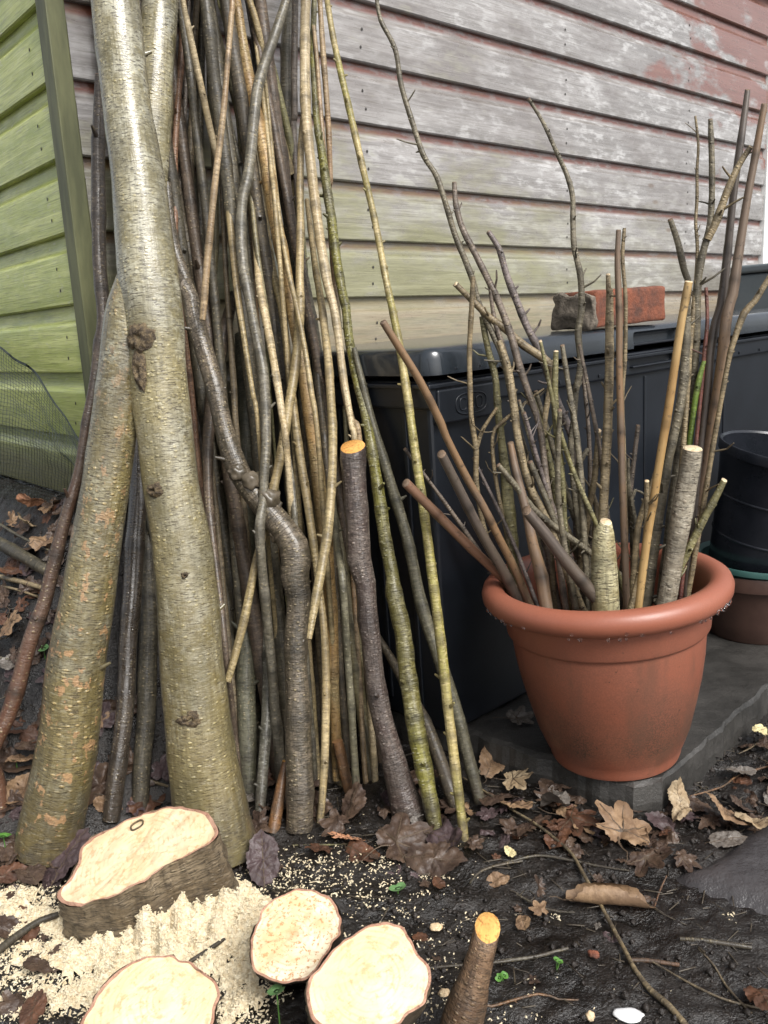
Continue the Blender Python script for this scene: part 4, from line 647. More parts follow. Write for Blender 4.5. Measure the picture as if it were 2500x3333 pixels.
('bamboo_cane', 'canebrown', 'slim cane, dark above and straw coloured below, before the red brick', 'cane', None, 't', 0, [(0.362, 1.1906, 0.1483, 0.0054), (0.3584, 1.2, 0.316, 0.0054), (0.3569, 1.2039, 0.3846, 0.0053), (0.3546, 1.2086, 0.4687, 0.005), (0.3532, 1.2123, 0.5347, 0.0052), (0.3521, 1.2159, 0.5996, 0.0052), (0.351, 1.2195, 0.6635, 0.0049), (0.3516, 1.223, 0.7262, 0.0048), (0.3504, 1.2258, 0.7757, 0.0046), (0.3496, 1.2278, 0.8117, 0.0041), (0.3514, 1.23, 0.8504, 0.0035)]),
('thorny_stick', 'twigtan', 'thin stick topped by a curled dead leaf right of the slim cane', 'stick', None, '', 1, [(0.3786, 1.2448, 0.1492, 0.0033), (0.3722, 1.25, 0.3891, 0.0033), (0.3684, 1.253, 0.528, 0.0032), (0.3662, 1.2548, 0.6119, 0.0029), (0.37, 1.2562, 0.6773, 0.0029), (0.3705, 1.2579, 0.7574, 0.0029), (0.366, 1.2591, 0.8134, 0.0027), (0.3685, 1.26, 0.8565, 0.0024)]),
('bamboo_cane', 'canebrown', 'long brown cane leaning far left out of the pot', 'cane', None, 't', 0, [(0.2756, 1.2703, 0.1468, 0.0063), (0.213, 1.235, 0.3163, 0.0063), (0.1986, 1.2269, 0.3554, 0.0063), (0.1707, 1.2134, 0.4165, 0.006), (0.1473, 1.202, 0.468, 0.0059), (0.1214, 1.1905, 0.518, 0.0058), (0.0935, 1.177, 0.5793, 0.0053), (0.0868, 1.173, 0.5991, 0.0058), (0.0604, 1.1602, 0.657, 0.0055), (0.0368, 1.1502, 0.6992, 0.0054), (0.0124, 1.14, 0.7411, 0.0048)]),
('bamboo_cane', 'canedark', 'short charred cane lying beside the long brown cane on the left', 'cane', None, 't', 0, [(0.2779, 1.2901, 0.1466, 0.0083), (0.1965, 1.235, 0.3208, 0.0083), (0.1775, 1.2221, 0.3615, 0.0081), (0.1529, 1.2066, 0.4089, 0.0077), (0.1293, 1.1909, 0.458, 0.0073), (0.1067, 1.1751, 0.5085, 0.007), (0.085, 1.16, 0.5568, 0.0065)]),
('bamboo_cane', 'canered', 'reddish cane resting on the left rim of the pot', 'cane', None, 't', 0, [(0.3389, 1.3119, 0.1668, 0.0074), (0.1581, 1.24, 0.3681, 0.0074), (0.132, 1.2296, 0.3971, 0.0076), (0.0949, 1.2146, 0.441, 0.0074), (0.0624, 1.2015, 0.4795, 0.0073), (0.0341, 1.19, 0.513, 0.0071)]),
('twig', 'twigtan', 'thin upright forked twig in front of the box emblem', 'twig', None, '', 1.5, [(0.255, 1.2554, 0.1499, 0.0036), (0.1676, 1.27, 0.3772, 0.0036), (0.1463, 1.2722, 0.4815, 0.0039), (0.1466, 1.2738, 0.5439, 0.0041), (0.1412, 1.2749, 0.5886, 0.0038), (0.1406, 1.2757, 0.6223, 0.0038), (0.1412, 1.2773, 0.6888, 0.0037), (0.1467, 1.2789, 0.7538, 0.0037), (0.1505, 1.28, 0.8016, 0.0033)]),
('twig', 'twigtan', 'short wispy side twig forking off the thin upright twig', 'twig', None, '', 2, [(0.1467, 1.275, 0.5437, 0.0038), (0.1559, 1.2735, 0.5709, 0.0031), (0.1663, 1.272, 0.5875, 0.0027), (0.1801, 1.27, 0.6073, 0.0024)]),
('thorny_stick', 'twigtan', 'stick lying diagonally across the others before turning down at a fork', 'stick', None, 't', 1, [(0.2674, 1.2404, 0.1477, 0.0045), (0.2599, 1.26, 0.3385, 0.0045), (0.255, 1.2726, 0.4613, 0.0044), (0.2532, 1.278, 0.5132, 0.0044), (0.2532, 1.2832, 0.5645, 0.0044), (0.2577, 1.2867, 0.5982, 0.0044), (0.2656, 1.29, 0.6315, 0.0049), (0.2691, 1.2927, 0.6582, 0.0054), (0.2566, 1.2941, 0.6756, 0.006), (0.2265, 1.2946, 0.6972, 0.0057), (0.2001, 1.296, 0.7218, 0.0054), (0.1737, 1.2968, 0.743, 0.0051), (0.151, 1.2984, 0.7671, 0.0046), (0.1268, 1.3, 0.7928, 0.0037)]),
('thorny_stick', 'twigolive', 'greenish stick with a cut top rising from the fork', 'stick', None, 't', 1, [(0.297, 1.2351, 0.1498, 0.0047), (0.2833, 1.24, 0.3252, 0.0047), (0.2749, 1.2429, 0.4314, 0.0046), (0.2732, 1.2444, 0.4832, 0.0049), (0.2689, 1.2458, 0.5344, 0.0051), (0.2646, 1.2472, 0.5848, 0.0051), (0.2636, 1.2486, 0.6344, 0.0048), (0.2661, 1.25, 0.6868, 0.0037)]),
('thorny_stick', 'twigolive', 'mossy stick thickening downwards behind the canes at the left', 'stick', None, '', 1.5, [(0.2541, 1.2505, 0.1496, 0.0091), (0.2029, 1.275, 0.3446, 0.0091), (0.2002, 1.2791, 0.3911, 0.0099), (0.1964, 1.2838, 0.4444, 0.0106), (0.1945, 1.2878, 0.4901, 0.0086), (0.1916, 1.2909, 0.525, 0.0067), (0.1879, 1.2946, 0.5667, 0.0058), (0.1843, 1.2985, 0.6114, 0.0055), (0.1823, 1.3021, 0.6522, 0.0049), (0.1736, 1.3056, 0.6931, 0.0049), (0.1659, 1.31, 0.7436, 0.0041)]),
('thorny_stick', 'twigtan', 'thorny tan stick curving right into the pot centre', 'stick', None, '', 1.8, [(0.3544, 1.1985, 0.1463, 0.0057), (0.2889, 1.22, 0.3169, 0.0057), (0.2701, 1.2262, 0.3658, 0.0063), (0.255, 1.2328, 0.4175, 0.0062), (0.2393, 1.2371, 0.4521, 0.0061), (0.2237, 1.2414, 0.4865, 0.0057), (0.2135, 1.2466, 0.5271, 0.0056), (0.2068, 1.2523, 0.5706, 0.0056), (0.2022, 1.2588, 0.6204, 0.0056), (0.1973, 1.2645, 0.6633, 0.0053), (0.1851, 1.27, 0.7063, 0.0045)]),
('wooden_stick', 'canedark', 'short dark stick slanting right across the pot mouth', 'stick', None, 't', 0.2, [(0.4223, 1.1733, 0.1732, 0.0099), (0.3032, 1.16, 0.3322, 0.0099), (0.284, 1.1581, 0.3576, 0.0095), (0.2545, 1.1552, 0.3968, 0.0089), (0.2257, 1.1524, 0.4385, 0.0084), (0.2011, 1.15, 0.4712, 0.0075)]),
('bamboo_cane', 'canebrown', 'brown cane with a square cut top low at the left of the pot', 'cane', None, 't', 0, [(0.2398, 1.1746, 0.2633, 0.0098), (0.2326, 1.19, 0.3333, 0.0098), (0.23, 1.1959, 0.3594, 0.0096), (0.2195, 1.2069, 0.4086, 0.008), (0.2123, 1.2179, 0.4577, 0.0069), (0.2018, 1.229, 0.5069, 0.0061), (0.1945, 1.24, 0.5561, 0.0048)]),
('twig', 'twiggrey', 'thin grey twig slanting down through the pot mouth', 'twig', None, 't', 1, [(0.4633, 1.2446, 0.2551, 0.0046), (0.3034, 1.23, 0.3893, 0.0046), (0.2775, 1.2276, 0.4105, 0.0046), (0.2502, 1.2252, 0.4334, 0.0046), (0.2233, 1.223, 0.4594, 0.0045), (0.197, 1.2215, 0.495, 0.0045), (0.1726, 1.22, 0.5268, 0.0037)]),
('wooden_stick', 'trunkpot', 'stubby olive piece with a slanting cut at the pot front', 'stick', None, 't', 0, [(0.325, 1.1432, 0.1518, 0.0194), (0.3169, 1.16, 0.3348, 0.0194), (0.3151, 1.1636, 0.3743, 0.0187), (0.3135, 1.1667, 0.407, 0.0174), (0.314, 1.1687, 0.4297, 0.0146), (0.3175, 1.17, 0.4441, 0.0085)]),
('twig', 'twigtan', 'small brown twig left of the straight pale olive stick', 'twig', None, 't', 1, [(0.2831, 1.2838, 0.1472, 0.0048), (0.3122, 1.27, 0.3891, 0.0048), (0.3185, 1.267, 0.4413, 0.0047), (0.3273, 1.2639, 0.4941, 0.0047), (0.332, 1.26, 0.5647, 0.0038)]),
('twig', 'twiggrey', 'dark thin twig right of the straw coloured cane', 'twig', None, '', 1, [(0.4088, 1.28, 0.1478, 0.0071), (0.3964, 1.28, 0.3434, 0.0071), (0.3912, 1.28, 0.4238, 0.0056), (0.3845, 1.28, 0.4705, 0.0036), (0.3833, 1.28, 0.5163, 0.0019)]),
('bamboo_cane', 'canetan', 'bright golden cane leaning right in front', 'cane', None, 't', 0, [(0.3503, 1.1698, 0.1462, 0.006), (0.3688, 1.17, 0.3252, 0.006), (0.3723, 1.17, 0.3591, 0.006), (0.3804, 1.1701, 0.4257, 0.0059), (0.3877, 1.1701, 0.4746, 0.0059), (0.3976, 1.1701, 0.5448, 0.006), (0.406, 1.17, 0.601, 0.006), (0.414, 1.17, 0.6621, 0.0057), (0.4219, 1.1701, 0.7219, 0.0056), (0.4304, 1.17, 0.773, 0.0056)]),
('wooden_stick', 'twiggrey', 'dark grey stick hidden close behind the golden cane', 'stick', None, '', 1, [(0.371, 1.2018, 0.1479, 0.0095), (0.3922, 1.21, 0.3143, 0.0095), (0.3983, 1.2124, 0.3625, 0.0091), (0.4084, 1.2157, 0.4303, 0.0075), (0.4182, 1.218, 0.4802, 0.0069), (0.428, 1.2203, 0.5295, 0.0063), (0.4376, 1.2226, 0.5781, 0.0065), (0.447, 1.2257, 0.6422, 0.0065), (0.4514, 1.23, 0.7273, 0.0061)]),
('wooden_stick', 'birch', 'thick silvery stick with a pale sawn top at the right of the pot', 'stick', None, 't', 0.1, [(0.3874, 1.1801, 0.1478, 0.0132), (0.4148, 1.18, 0.3297, 0.0132), (0.4234, 1.18, 0.3873, 0.0143), (0.432, 1.1799, 0.4372, 0.0148), (0.4374, 1.18, 0.4863, 0.0145), (0.4428, 1.18, 0.5249, 0.0139), (0.4443, 1.18, 0.5425, 0.0136)]),
('bamboo_cane', 'canedark', 'tall black cane second from the right edge', 'cane', None, 't', 0, [(0.4399, 1.1912, 0.1965, 0.0062), (0.4552, 1.21, 0.3425, 0.0062), (0.4638, 1.2208, 0.4261, 0.0064), (0.4726, 1.2293, 0.4921, 0.0067), (0.4827, 1.2378, 0.5575, 0.0066), (0.4907, 1.2461, 0.6224, 0.0066), (0.4957, 1.2528, 0.674, 0.0066), (0.5048, 1.2585, 0.7186, 0.0066), (0.5127, 1.2611, 0.7398, 0.007), (0.5223, 1.2697, 0.8062, 0.0061), (0.5313, 1.2791, 0.8793, 0.0055), (0.5399, 1.2866, 0.9371, 0.0054), (0.5483, 1.293, 0.9873, 0.0051), (0.5567, 1.3, 1.0414, 0.0039)]),
('bamboo_cane', 'canebrown', 'tall purplish brown cane nearest the right edge', 'cane', None, 't', 0, [(0.4392, 1.2129, 0.1663, 0.0063), (0.4559, 1.22, 0.3253, 0.0063), (0.4591, 1.2214, 0.3566, 0.0062), (0.4686, 1.2245, 0.425, 0.0064), (0.4781, 1.2266, 0.4754, 0.0075), (0.4874, 1.2287, 0.5251, 0.008), (0.4965, 1.2316, 0.5905, 0.0084), (0.5053, 1.2345, 0.6547, 0.0083), (0.5109, 1.2374, 0.718, 0.008), (0.5168, 1.2385, 0.746, 0.0077), (0.5196, 1.2388, 0.7534, 0.0078), (0.5288, 1.2418, 0.8214, 0.0065), (0.5386, 1.2447, 0.8881, 0.0056), (0.5484, 1.2471, 0.9432, 0.0053), (0.5596, 1.25, 1.0099, 0.0043)]),
('thorny_stick', 'twiggrey', 'grey forked stick with a cut knob top left of the tall canes', 'stick', None, 't', 1.5, [(0.4301, 1.245, 0.149, 0.0056), (0.4461, 1.25, 0.3202, 0.0056), (0.4553, 1.2529, 0.4192, 0.0055), (0.4643, 1.2559, 0.5224, 0.0054), (0.4707, 1.2579, 0.5894, 0.0056), (0.4762, 1.2603, 0.6716, 0.0064), (0.4762, 1.2624, 0.7361, 0.0063), (0.4775, 1.2634, 0.7713, 0.0055), (0.4829, 1.2644, 0.8078, 0.0052), (0.4934, 1.2654, 0.8507, 0.0045), (0.4963, 1.2667, 0.8935, 0.0042), (0.4953, 1.2685, 0.95, 0.0042), (0.4926, 1.27, 0.9981, 0.0032)]),
('thorny_stick', 'twigtan', 'tan side branch crossing the tall black cane', 'stick', None, 't', 1, [(0.4899, 1.262, 0.8343, 0.0056), (0.5021, 1.2616, 0.8605, 0.0056), (0.5157, 1.2614, 0.8988, 0.0052), (0.531, 1.2609, 0.9329, 0.0044), (0.547, 1.26, 0.9568, 0.0033)]),
('twig', 'twigtan', 'very thin tan twig left of the grey forked stick', 'twig', None, '', 2, [(0.4242, 1.1948, 0.149, 0.0041), (0.437, 1.215, 0.3315, 0.0041), (0.4459, 1.2292, 0.4596, 0.004), (0.4581, 1.2438, 0.5914, 0.004), (0.4663, 1.2545, 0.6885, 0.0039), (0.4781, 1.2678, 0.8083, 0.0027), (0.4766, 1.2735, 0.8597, 0.0024), (0.479, 1.2775, 0.896, 0.0023), (0.4796, 1.2815, 0.9322, 0.0021), (0.482, 1.2855, 0.968, 0.0019), (0.4781, 1.29, 1.0082, 0.0016)]),
('thorny_stick', 'twiggrey', 'short grey stick with a blunt top leaning left behind the golden cane', 'stick', None, 't', 0.6, [(0.4139, 1.2581, 0.1484, 0.0057), (0.4355, 1.27, 0.3146, 0.0057), (0.4574, 1.2821, 0.4838, 0.0056), (0.475, 1.2919, 0.6203, 0.0055), (0.4753, 1.2993, 0.7206, 0.0054), (0.4791, 1.3032, 0.7733, 0.0049), (0.4724, 1.3048, 0.7965, 0.0049), (0.4628, 1.3078, 0.8386, 0.0047), (0.4523, 1.31, 0.8698, 0.004)]),
('twig', 'twigolive', 'knobbly green twig with a pale cut end leaning right over the rim', 'twig', None, 't', 1.5, [(0.3782, 1.1876, 0.148, 0.0051), (0.4249, 1.19, 0.326, 0.0051), (0.4312, 1.1903, 0.3498, 0.005), (0.4468, 1.1905, 0.39, 0.0055), (0.4654, 1.1904, 0.4296, 0.0055), (0.4838, 1.1901, 0.4653, 0.0052), (0.4966, 1.19, 0.4917, 0.0044)]),
('twig', 'twigtan', 'tan twig with a swollen joint leaving the frame at the right', 'twig', None, '', 1.5, [(0.4288, 1.2003, 0.1489, 0.004), (0.4625, 1.205, 0.3784, 0.004), (0.494, 1.2094, 0.5926, 0.0036), (0.505, 1.2107, 0.662, 0.0036), (0.5122, 1.2111, 0.6897, 0.0041), (0.5257, 1.2114, 0.7277, 0.0048), (0.5399, 1.2106, 0.7438, 0.0043), (0.5558, 1.2102, 0.7703, 0.0038), (0.563, 1.21, 0.782, 0.0035)]),
('twig', 'greenstem', 'bright green stem between the tall canes and the silvery stick', 'twig', None, '', 0.5, [(0.4282, 1.2396, 0.1499, 0.0041), (0.451, 1.24, 0.4049, 0.0041), (0.4618, 1.2402, 0.5248, 0.0043), (0.4658, 1.2402, 0.5648, 0.0043), (0.4703, 1.2402, 0.6075, 0.0042), (0.476, 1.2402, 0.6399, 0.0039), (0.4818, 1.24, 0.6622, 0.0029)]),
('twig', 'redstem', 'thin dark red twig in front of the tall canes', 'twig', None, '', 1, [(0.4202, 1.178, 0.155, 0.0032), (0.4506, 1.21, 0.395, 0.0032), (0.4752, 1.2363, 0.5912, 0.0029), (0.4843, 1.2471, 0.6715, 0.0029), (0.49, 1.2535, 0.7193, 0.0026), (0.4892, 1.26, 0.7671, 0.0023)]),
('wooden_stick', 'brown', 'dull brown stick low at the back of the pot centre', 'stick', None, '', 0.6, [(0.3838, 1.2905, 0.1494, 0.0063), (0.3199, 1.29, 0.3262, 0.0063), (0.3021, 1.2899, 0.3754, 0.0063), (0.2811, 1.2896, 0.4277, 0.0062), (0.2677, 1.29, 0.4999, 0.0056)]),
('thorny_stick', 'twigbrown', 'thin budded brown stick between the tallest stick and the diagonal one', 'stick', None, '', 2, [(0.2922, 1.245, 0.1471, 0.0053), (0.2632, 1.26, 0.32, 0.0053), (0.2483, 1.2678, 0.4094, 0.0053), (0.233, 1.2738, 0.4799, 0.0053), (0.221, 1.279, 0.5391, 0.0049), (0.2091, 1.2837, 0.5943, 0.0046), (0.2039, 1.2879, 0.6417, 0.0044), (0.1955, 1.2923, 0.6922, 0.0041), (0.1835, 1.2959, 0.7359, 0.0035), (0.1785, 1.3, 0.782, 0.0027)]),
('thorny_stick', 'twiggrey', 'short knobbly grey stick under the fork of the diagonal stick', 'stick', None, 't', 2, [(0.3301, 1.2148, 0.1485, 0.0052), (0.28, 1.24, 0.3613, 0.0052), (0.262, 1.2491, 0.4378, 0.0049), (0.2497, 1.2539, 0.4793, 0.0046), (0.2377, 1.2592, 0.5239, 0.0041), (0.2258, 1.2644, 0.5682, 0.0035), (0.214, 1.27, 0.6155, 0.0024)]),
('twig', 'twigtan', 'wispy reddish twig crossing before the box emblem towards the left', 'twig', None, '', 2, [(0.2539, 1.2493, 0.1496, 0.0034), (0.2023, 1.27, 0.357, 0.0034), (0.1787, 1.2812, 0.4815, 0.0031), (0.1747, 1.2885, 0.5612, 0.0028), (0.1927, 1.2898, 0.5842, 0.0028), (0.2137, 1.2899, 0.6003, 0.0025), (0.2346, 1.2901, 0.6162, 0.0022), (0.2553, 1.29, 0.6304, 0.0016)]),
('thorny_stick', 'twigolive', 'green grey budded stick leaning right in the pot centre', 'stick', None, '', 2, [(0.3199, 1.2443, 0.1496, 0.0053), (0.2914, 1.26, 0.3184, 0.0053), (0.2733, 1.27, 0.4254, 0.0053), (0.2649, 1.2765, 0.4953, 0.005), (0.259, 1.2798, 0.53, 0.0047), (0.2499, 1.2836, 0.5715, 0.0044), (0.2375, 1.2873, 0.6129, 0.0038), (0.2248, 1.29, 0.6439, 0.0033)]),
('thorny_stick', 'twiggrey', 'stubby grey twig bent to the right low in the pot centre', 'stick', None, '', 1.5, [(0.3342, 1.2366, 0.1499, 0.0053), (0.3185, 1.27, 0.3506, 0.0053), (0.3117, 1.2845, 0.4379, 0.0053), (0.3069, 1.2932, 0.4901, 0.005), (0.3131, 1.2972, 0.514, 0.0042), (0.3261, 1.3, 0.5323, 0.0031)]),
('twig', 'twiggrey', 'small crooked twig right of the straw coloured cane', 'twig', None, '', 2, [(0.3839, 1.2343, 0.149, 0.0036), (0.3868, 1.25, 0.3162, 0.0036), (0.3885, 1.2592, 0.4144, 0.0033), (0.384, 1.2631, 0.4562, 0.0028), (0.3894, 1.2643, 0.4697, 0.0022), (0.4054, 1.26, 0.4609, 0.0016)]),
('thorny_stick', 'twigtan', 'thin tan stick crossing behind the golden cane to the left', 'stick', None, '', 1.5, [(0.3631, 1.2224, 0.1478, 0.0049), (0.3772, 1.23, 0.323, 0.0049), (0.3842, 1.2338, 0.4101, 0.0049), (0.3943, 1.2352, 0.4474, 0.0046), (0.4109, 1.2366, 0.4942, 0.0043), (0.424, 1.2383, 0.5406, 0.0037), (0.4272, 1.24, 0.5802, 0.0034)]),
('thorny_stick', 'brown', 'low brown stick behind the stubby olive piece', 'stick', None, '', 1, [(0.343, 1.2373, 0.1499, 0.0051), (0.3336, 1.26, 0.3161, 0.0051), (0.3292, 1.2706, 0.3934, 0.005), (0.3341, 1.2762, 0.4349, 0.0045), (0.328, 1.28, 0.463, 0.0036)]),
('wooden_pole', 'tan', 'thin straight tan rod just right of the golden pole', 'pole', None, '', 0.5, [(-0.0947, 1.27, -0.01, 0.0048), (-0.0966, 1.305, 0.2823, 0.0044), (-0.0985, 1.32, 0.5746, 0.0042), (-0.1063, 1.3501, 0.6427, 0.0044), (-0.1144, 1.3803, 0.711, 0.0044), (-0.1243, 1.4078, 0.773, 0.0043), (-0.1357, 1.4333, 0.8305, 0.0041), (-0.1456, 1.4616, 0.8943, 0.004), (-0.1528, 1.494, 0.9675, 0.0039), (-0.1585, 1.5281, 1.0449, 0.0037), (-0.1632, 1.5631, 1.1242, 0.0034), (-0.1802, 1.6628, 1.4592, 0.0031), (-0.1429, 1.6994, 1.7943, 0.0027)]),
('wooden_pole', 'olive', 'slim olive rod tucked behind the pale mid bundle rod', 'pole', None, '', 0.5, [(-0.1528, 1.32, -0.01, 0.0052), (-0.1551, 1.35, 0.2883, 0.0048), (-0.1574, 1.36, 0.5866, 0.0045), (-0.165, 1.3896, 0.6651, 0.0046), (-0.1733, 1.4174, 0.7389, 0.0045), (-0.1817, 1.4418, 0.8035, 0.0044), (-0.1891, 1.4658, 0.8672, 0.0042), (-0.195, 1.4935, 0.9408, 0.004), (-0.2, 1.5237, 1.0209, 0.0037), (-0.2049, 1.5536, 1.1002, 0.0034), (-0.2162, 1.6362, 1.4384, 0.0031), (-0.1818, 1.6659, 1.7767, 0.0027)]),
('wooden_pole', 'brown', 'slim brown rod behind the short tan rod with the cut top', 'pole', None, '', 0.5, [(-0.2346, 1.37, 0.0109, 0.0062), (-0.2372, 1.395, 0.2847, 0.0057), (-0.2398, 1.4, 0.5584, 0.0054), (-0.2414, 1.421, 0.6407, 0.0054), (-0.2431, 1.4414, 0.7208, 0.0052), (-0.2448, 1.4603, 0.795, 0.0048), (-0.2459, 1.4794, 0.8699, 0.0044), (-0.2463, 1.5024, 0.9604, 0.004), (-0.2466, 1.5293, 1.0658, 0.0037), (-0.2471, 1.5568, 1.1737, 0.0033), (-0.246, 1.6106, 1.4683, 0.0031), (-0.2187, 1.6341, 1.763, 0.0027)]),
('wooden_pole', 'tan', 'slender tan rod crossing behind the bend of the grey branch', 'pole', None, '', 0.5, [(-0.1327, 1.27, -0.01, 0.0047), (-0.1421, 1.37, 0.4522, 0.0043), (-0.1515, 1.45, 0.9143, 0.0041), (-0.1575, 1.4869, 0.9974, 0.0041), (-0.1644, 1.5256, 1.0844, 0.004), (-0.1722, 1.5639, 1.1705, 0.0037), (-0.1805, 1.601, 1.2539, 0.0034), (-0.1878, 1.6607, 1.4928, 0.0031), (-0.1625, 1.6825, 1.7318, 0.0027)]),
('wooden_pole', 'olive', 'very slim olive rod between the spotted branch and the slim tan rod', 'pole', None, '', 0.5, [(-0.0537, 1.32, -0.01, 0.0044), (-0.0574, 1.42, 0.3915, 0.0041), (-0.0611, 1.5, 0.7929, 0.0039), (-0.0673, 1.5444, 0.8809, 0.0038), (-0.0732, 1.5947, 0.9805, 0.0037), (-0.079, 1.6504, 1.091, 0.0035), (-0.0853, 1.7095, 1.208, 0.0032), (-0.0716, 1.7609, 1.4452, 0.0029), (-0.0383, 1.7895, 1.6823, 0.0025)]),
('cut_stub', 'redbrownstub', 'thin brown upright stub with a bright orange cut top near the bottom edge', 'stub', None, 't', 0.3, [(0.0387, 0.7178, -0.0105, 0.0229), (0.0447, 0.7224, 0.0129, 0.0219), (0.0533, 0.728, 0.0408, 0.02), (0.0655, 0.7344, 0.0732, 0.0166), (0.0756, 0.7399, 0.1009, 0.0143), (0.0831, 0.745, 0.1264, 0.0133)])]
def catmull(P, step):
    out = []; n_ = len(P)
    for i in range(n_-1):
        p0, p1, p2, p3 = P[max(i-1, 0)], P[i], P[i+1], P[min(i+2, n_-1)]
        d = math.dist(p1[:3], p2[:3]); m_ = max(1, int(d/step))
        for s_ in range(m_):
            t = s_/m_
            out.append([.5*((2*p1[q])+(-p0[q]+p2[q])*t+(2*p0[q]-5*p1[q]+4*p2[q]-p3[q])*t*t+(-p0[q]+3*p1[q]-3*p2[q]+p3[q])*t**3) for q in range(4)])
    out.append(list(P[-1])); return out
CUTCOL = {'cherry': 'cut_orange', 'tan': 'cut_orange', 'redbrown': 'cut_orange'}
def cone(v, f, mi, uv, p, d, r0, r1, L, n_=6, mat=0, bulb=0):
    d = d.normalized(); a = d.orthogonal().normalized(); b = d.cross(a); base = len(v)
    rs = [(0, r0), (L*.6, (r0+r1)*.5+bulb), (L, r1)]
    for (h, r) in rs:
        for i in range(n_):
            t = 2*math.pi*i/n_; v.append(tuple(p+d*h+a*math.cos(t)*r+b*math.sin(t)*r))
    for k_ in range(2):
        for i in range(n_):
            j = (i+1) % n_; f.append((base+k_*n_+i, base+k_*n_+j, base+(k_+1)*n_+j, base+(k_+1)*n_+i)); mi.append(mat); uv.extend([(i*.003, k_*.01)]*4)
    f.append(tuple(base+2*n_+i for i in range(n_))); mi.append(mat); uv.extend([(.5, .5)]*n_)
def make_stick(name, mat, label, cat, group, cutf, buds, pts, idx):
    rg = random.Random(1000+idx)
    base = Vector(pts[0][:3]); rmax = max(p[3] for p in pts)
    is_cane = mat.startswith('cane')
    step = min(.02, max(.008, rmax*.7)); n_ = 28 if rmax > .03 else (16 if rmax > .011 else 12)
    ring = catmull(pts, step); N = len(ring)
    v, f, uv, mi = [], [], [], []; nodev = []
    pos = [Vector(r[:3])-base for r in ring]; dist = [0]
    for a, b in zip(pos, pos[1:]): dist.append(dist[-1]+(b-a).length)
    nodes = []
    gap = .16 if is_cane else (.045 if buds >= 1 else .10)
    slant = {'cherry': .62, 'redbrownstub': .75, 'birch': .2, 'trunkpot': .5}.get(mat, rg.uniform(.1, .5))
    s_ = rg.uniform(.03, gap)
    while s_ < dist[-1]: nodes.append(s_); s_ += gap*rg.uniform(.7, 1.3)
    seed = Vector((idx*3.1, idx*1.7, 0)); rm = sum(p[3] for p in pts)/len(pts)
    back = Vector((.1, 1, 0)); frames = []
    for i in range(N):
        t = (pos[min(i+1, N-1)]-pos[max(i-1, 0)]).normalized()
        a = (back-t*back.dot(t)).normalized(); b = t.cross(a); frames.append((t, a, b))
        r = ring[i][3]
        bulge = sum(math.exp(-((dist[i]-q)/(.006 if is_cane else .012))**2) for q in nodes)
        r *= 1+(.10 if is_cane else .11)*min(1, bulge)*(1 if buds > .2 or is_cane else .2)
        if not is_cane and rmax < .03: r *= 1+.05*noise.noise(Vector((dist[i]*14, idx*5., 0)))
        wob = Vector((noise.noise(Vector((dist[i]*9, idx, 1))), noise.noise(Vector((dist[i]*9, idx, 7))), 0))*rm*(.0 if is_cane else (.07 if rmax > .03 else .2))
        c_ = pos[i]+wob
        nv = min(1, sum(math.exp(-((dist[i]-q)/.007)**2) for q in nodes))*(1 if rmax < .03 else .0); nodev.extend([nv]*n_)
        for j in range(n_):
            th = 2*math.pi*j/n_
            q = 1+(.03 if is_cane else (.05 if rmax < .03 else .055))*noise.noise(Vector((math.cos(th)*1.6, math.sin(th)*1.6, dist[i]*(14 if rmax < .03 else 7)))+seed)
            if rmax > .03: q += .05*noise.noise(Vector((math.cos(th)*1.1, math.sin(th)*1.1, dist[i]*3.2))+seed)+.016*noise.noise(Vector((math.cos(th)*7, math.sin(th)*7, dist[i]*60))+seed)
            w0 = (a*math.cos(th)+b*math.sin(th))*r*q
            v.append(tuple(c_+w0+(t*slant*w0.dot(Vector((.15, .98, 0))) if (i == N-1 and 't' in cutf) else Vector())))
    for i in range(N-1):
        for j in range(n_):
            k_ = (j+1) % n_
            f.append((i*n_+j, i*n_+k_, (i+1)*n_+k_, (i+1)*n_+j)); mi.append(0)
            u0, u1 = j/n_*2*math.pi*rm, (j+1)/n_*2*math.pi*rm
            uv += [(u0, dist[i]), (u1, dist[i]), (u1, dist[i+1]), (u0, dist[i+1])]
    # closed ends
    for e in (0, N-1):
        idxs = [e*n_+j for j in range(n_)]
        if e == 0: idxs.reverse()
        f.append(tuple(idxs)); mi.append(0); uv += [(.0, .0)]*n_
    # buds, snags and thorn stubs
    if buds > 0 and not is_cane:
        for q in nodes:
            if rg.random() > min(1, buds*.8): continue
            i = min(range(N), key=lambda z: abs(dist[z]-q)); t, a, b = frames[i]; r = ring[i][3]
            th = rg.uniform(0, 6.283); d = (a*math.cos(th)+b*math.sin(th))
            L = rg.choice((.5, .8, 1.1, 1.8))*min(.009, max(r, .004))
            cone(v, f, mi, uv, pos[i]+d*r*.75, d+t*rg.uniform(.2, 1.0), min(r*.45, .0045), min(r*.2, .0022), L+r*.25, 6, 0)
    if buds >= 1:
        for _ in range(int(buds*2)):
            i = rg.randrange(int(N*.35), max(int(N*.35)+1, N-2)); t, a, b = frames[i]; r = ring[i][3]; th = rg.uniform(0, 6.283); d = (a*math.cos(th)+b*math.sin(th)); L = rg.uniform(.012, .045)
            p0 = pos[i]+d*r*.6; d1 = (d+t*rg.uniform(.3, 1.1)).normalized(); r0 = min(r*.38, .0022)
            cone(v, f, mi, uv, p0, d1, r0, r0*.75, L*.55, 6); cone(v, f, mi, uv, p0+d1*L*.54, (d1+Vector((rg.uniform(-.4, .4), rg.uniform(-.4, .4), rg.uniform(0, .5)))), r0*.8, r0*.5, L*.45, 6, 0, r0*.1)
    me = mesh(name, v, f, True, mi, uv); me.materials.append(M[mat])
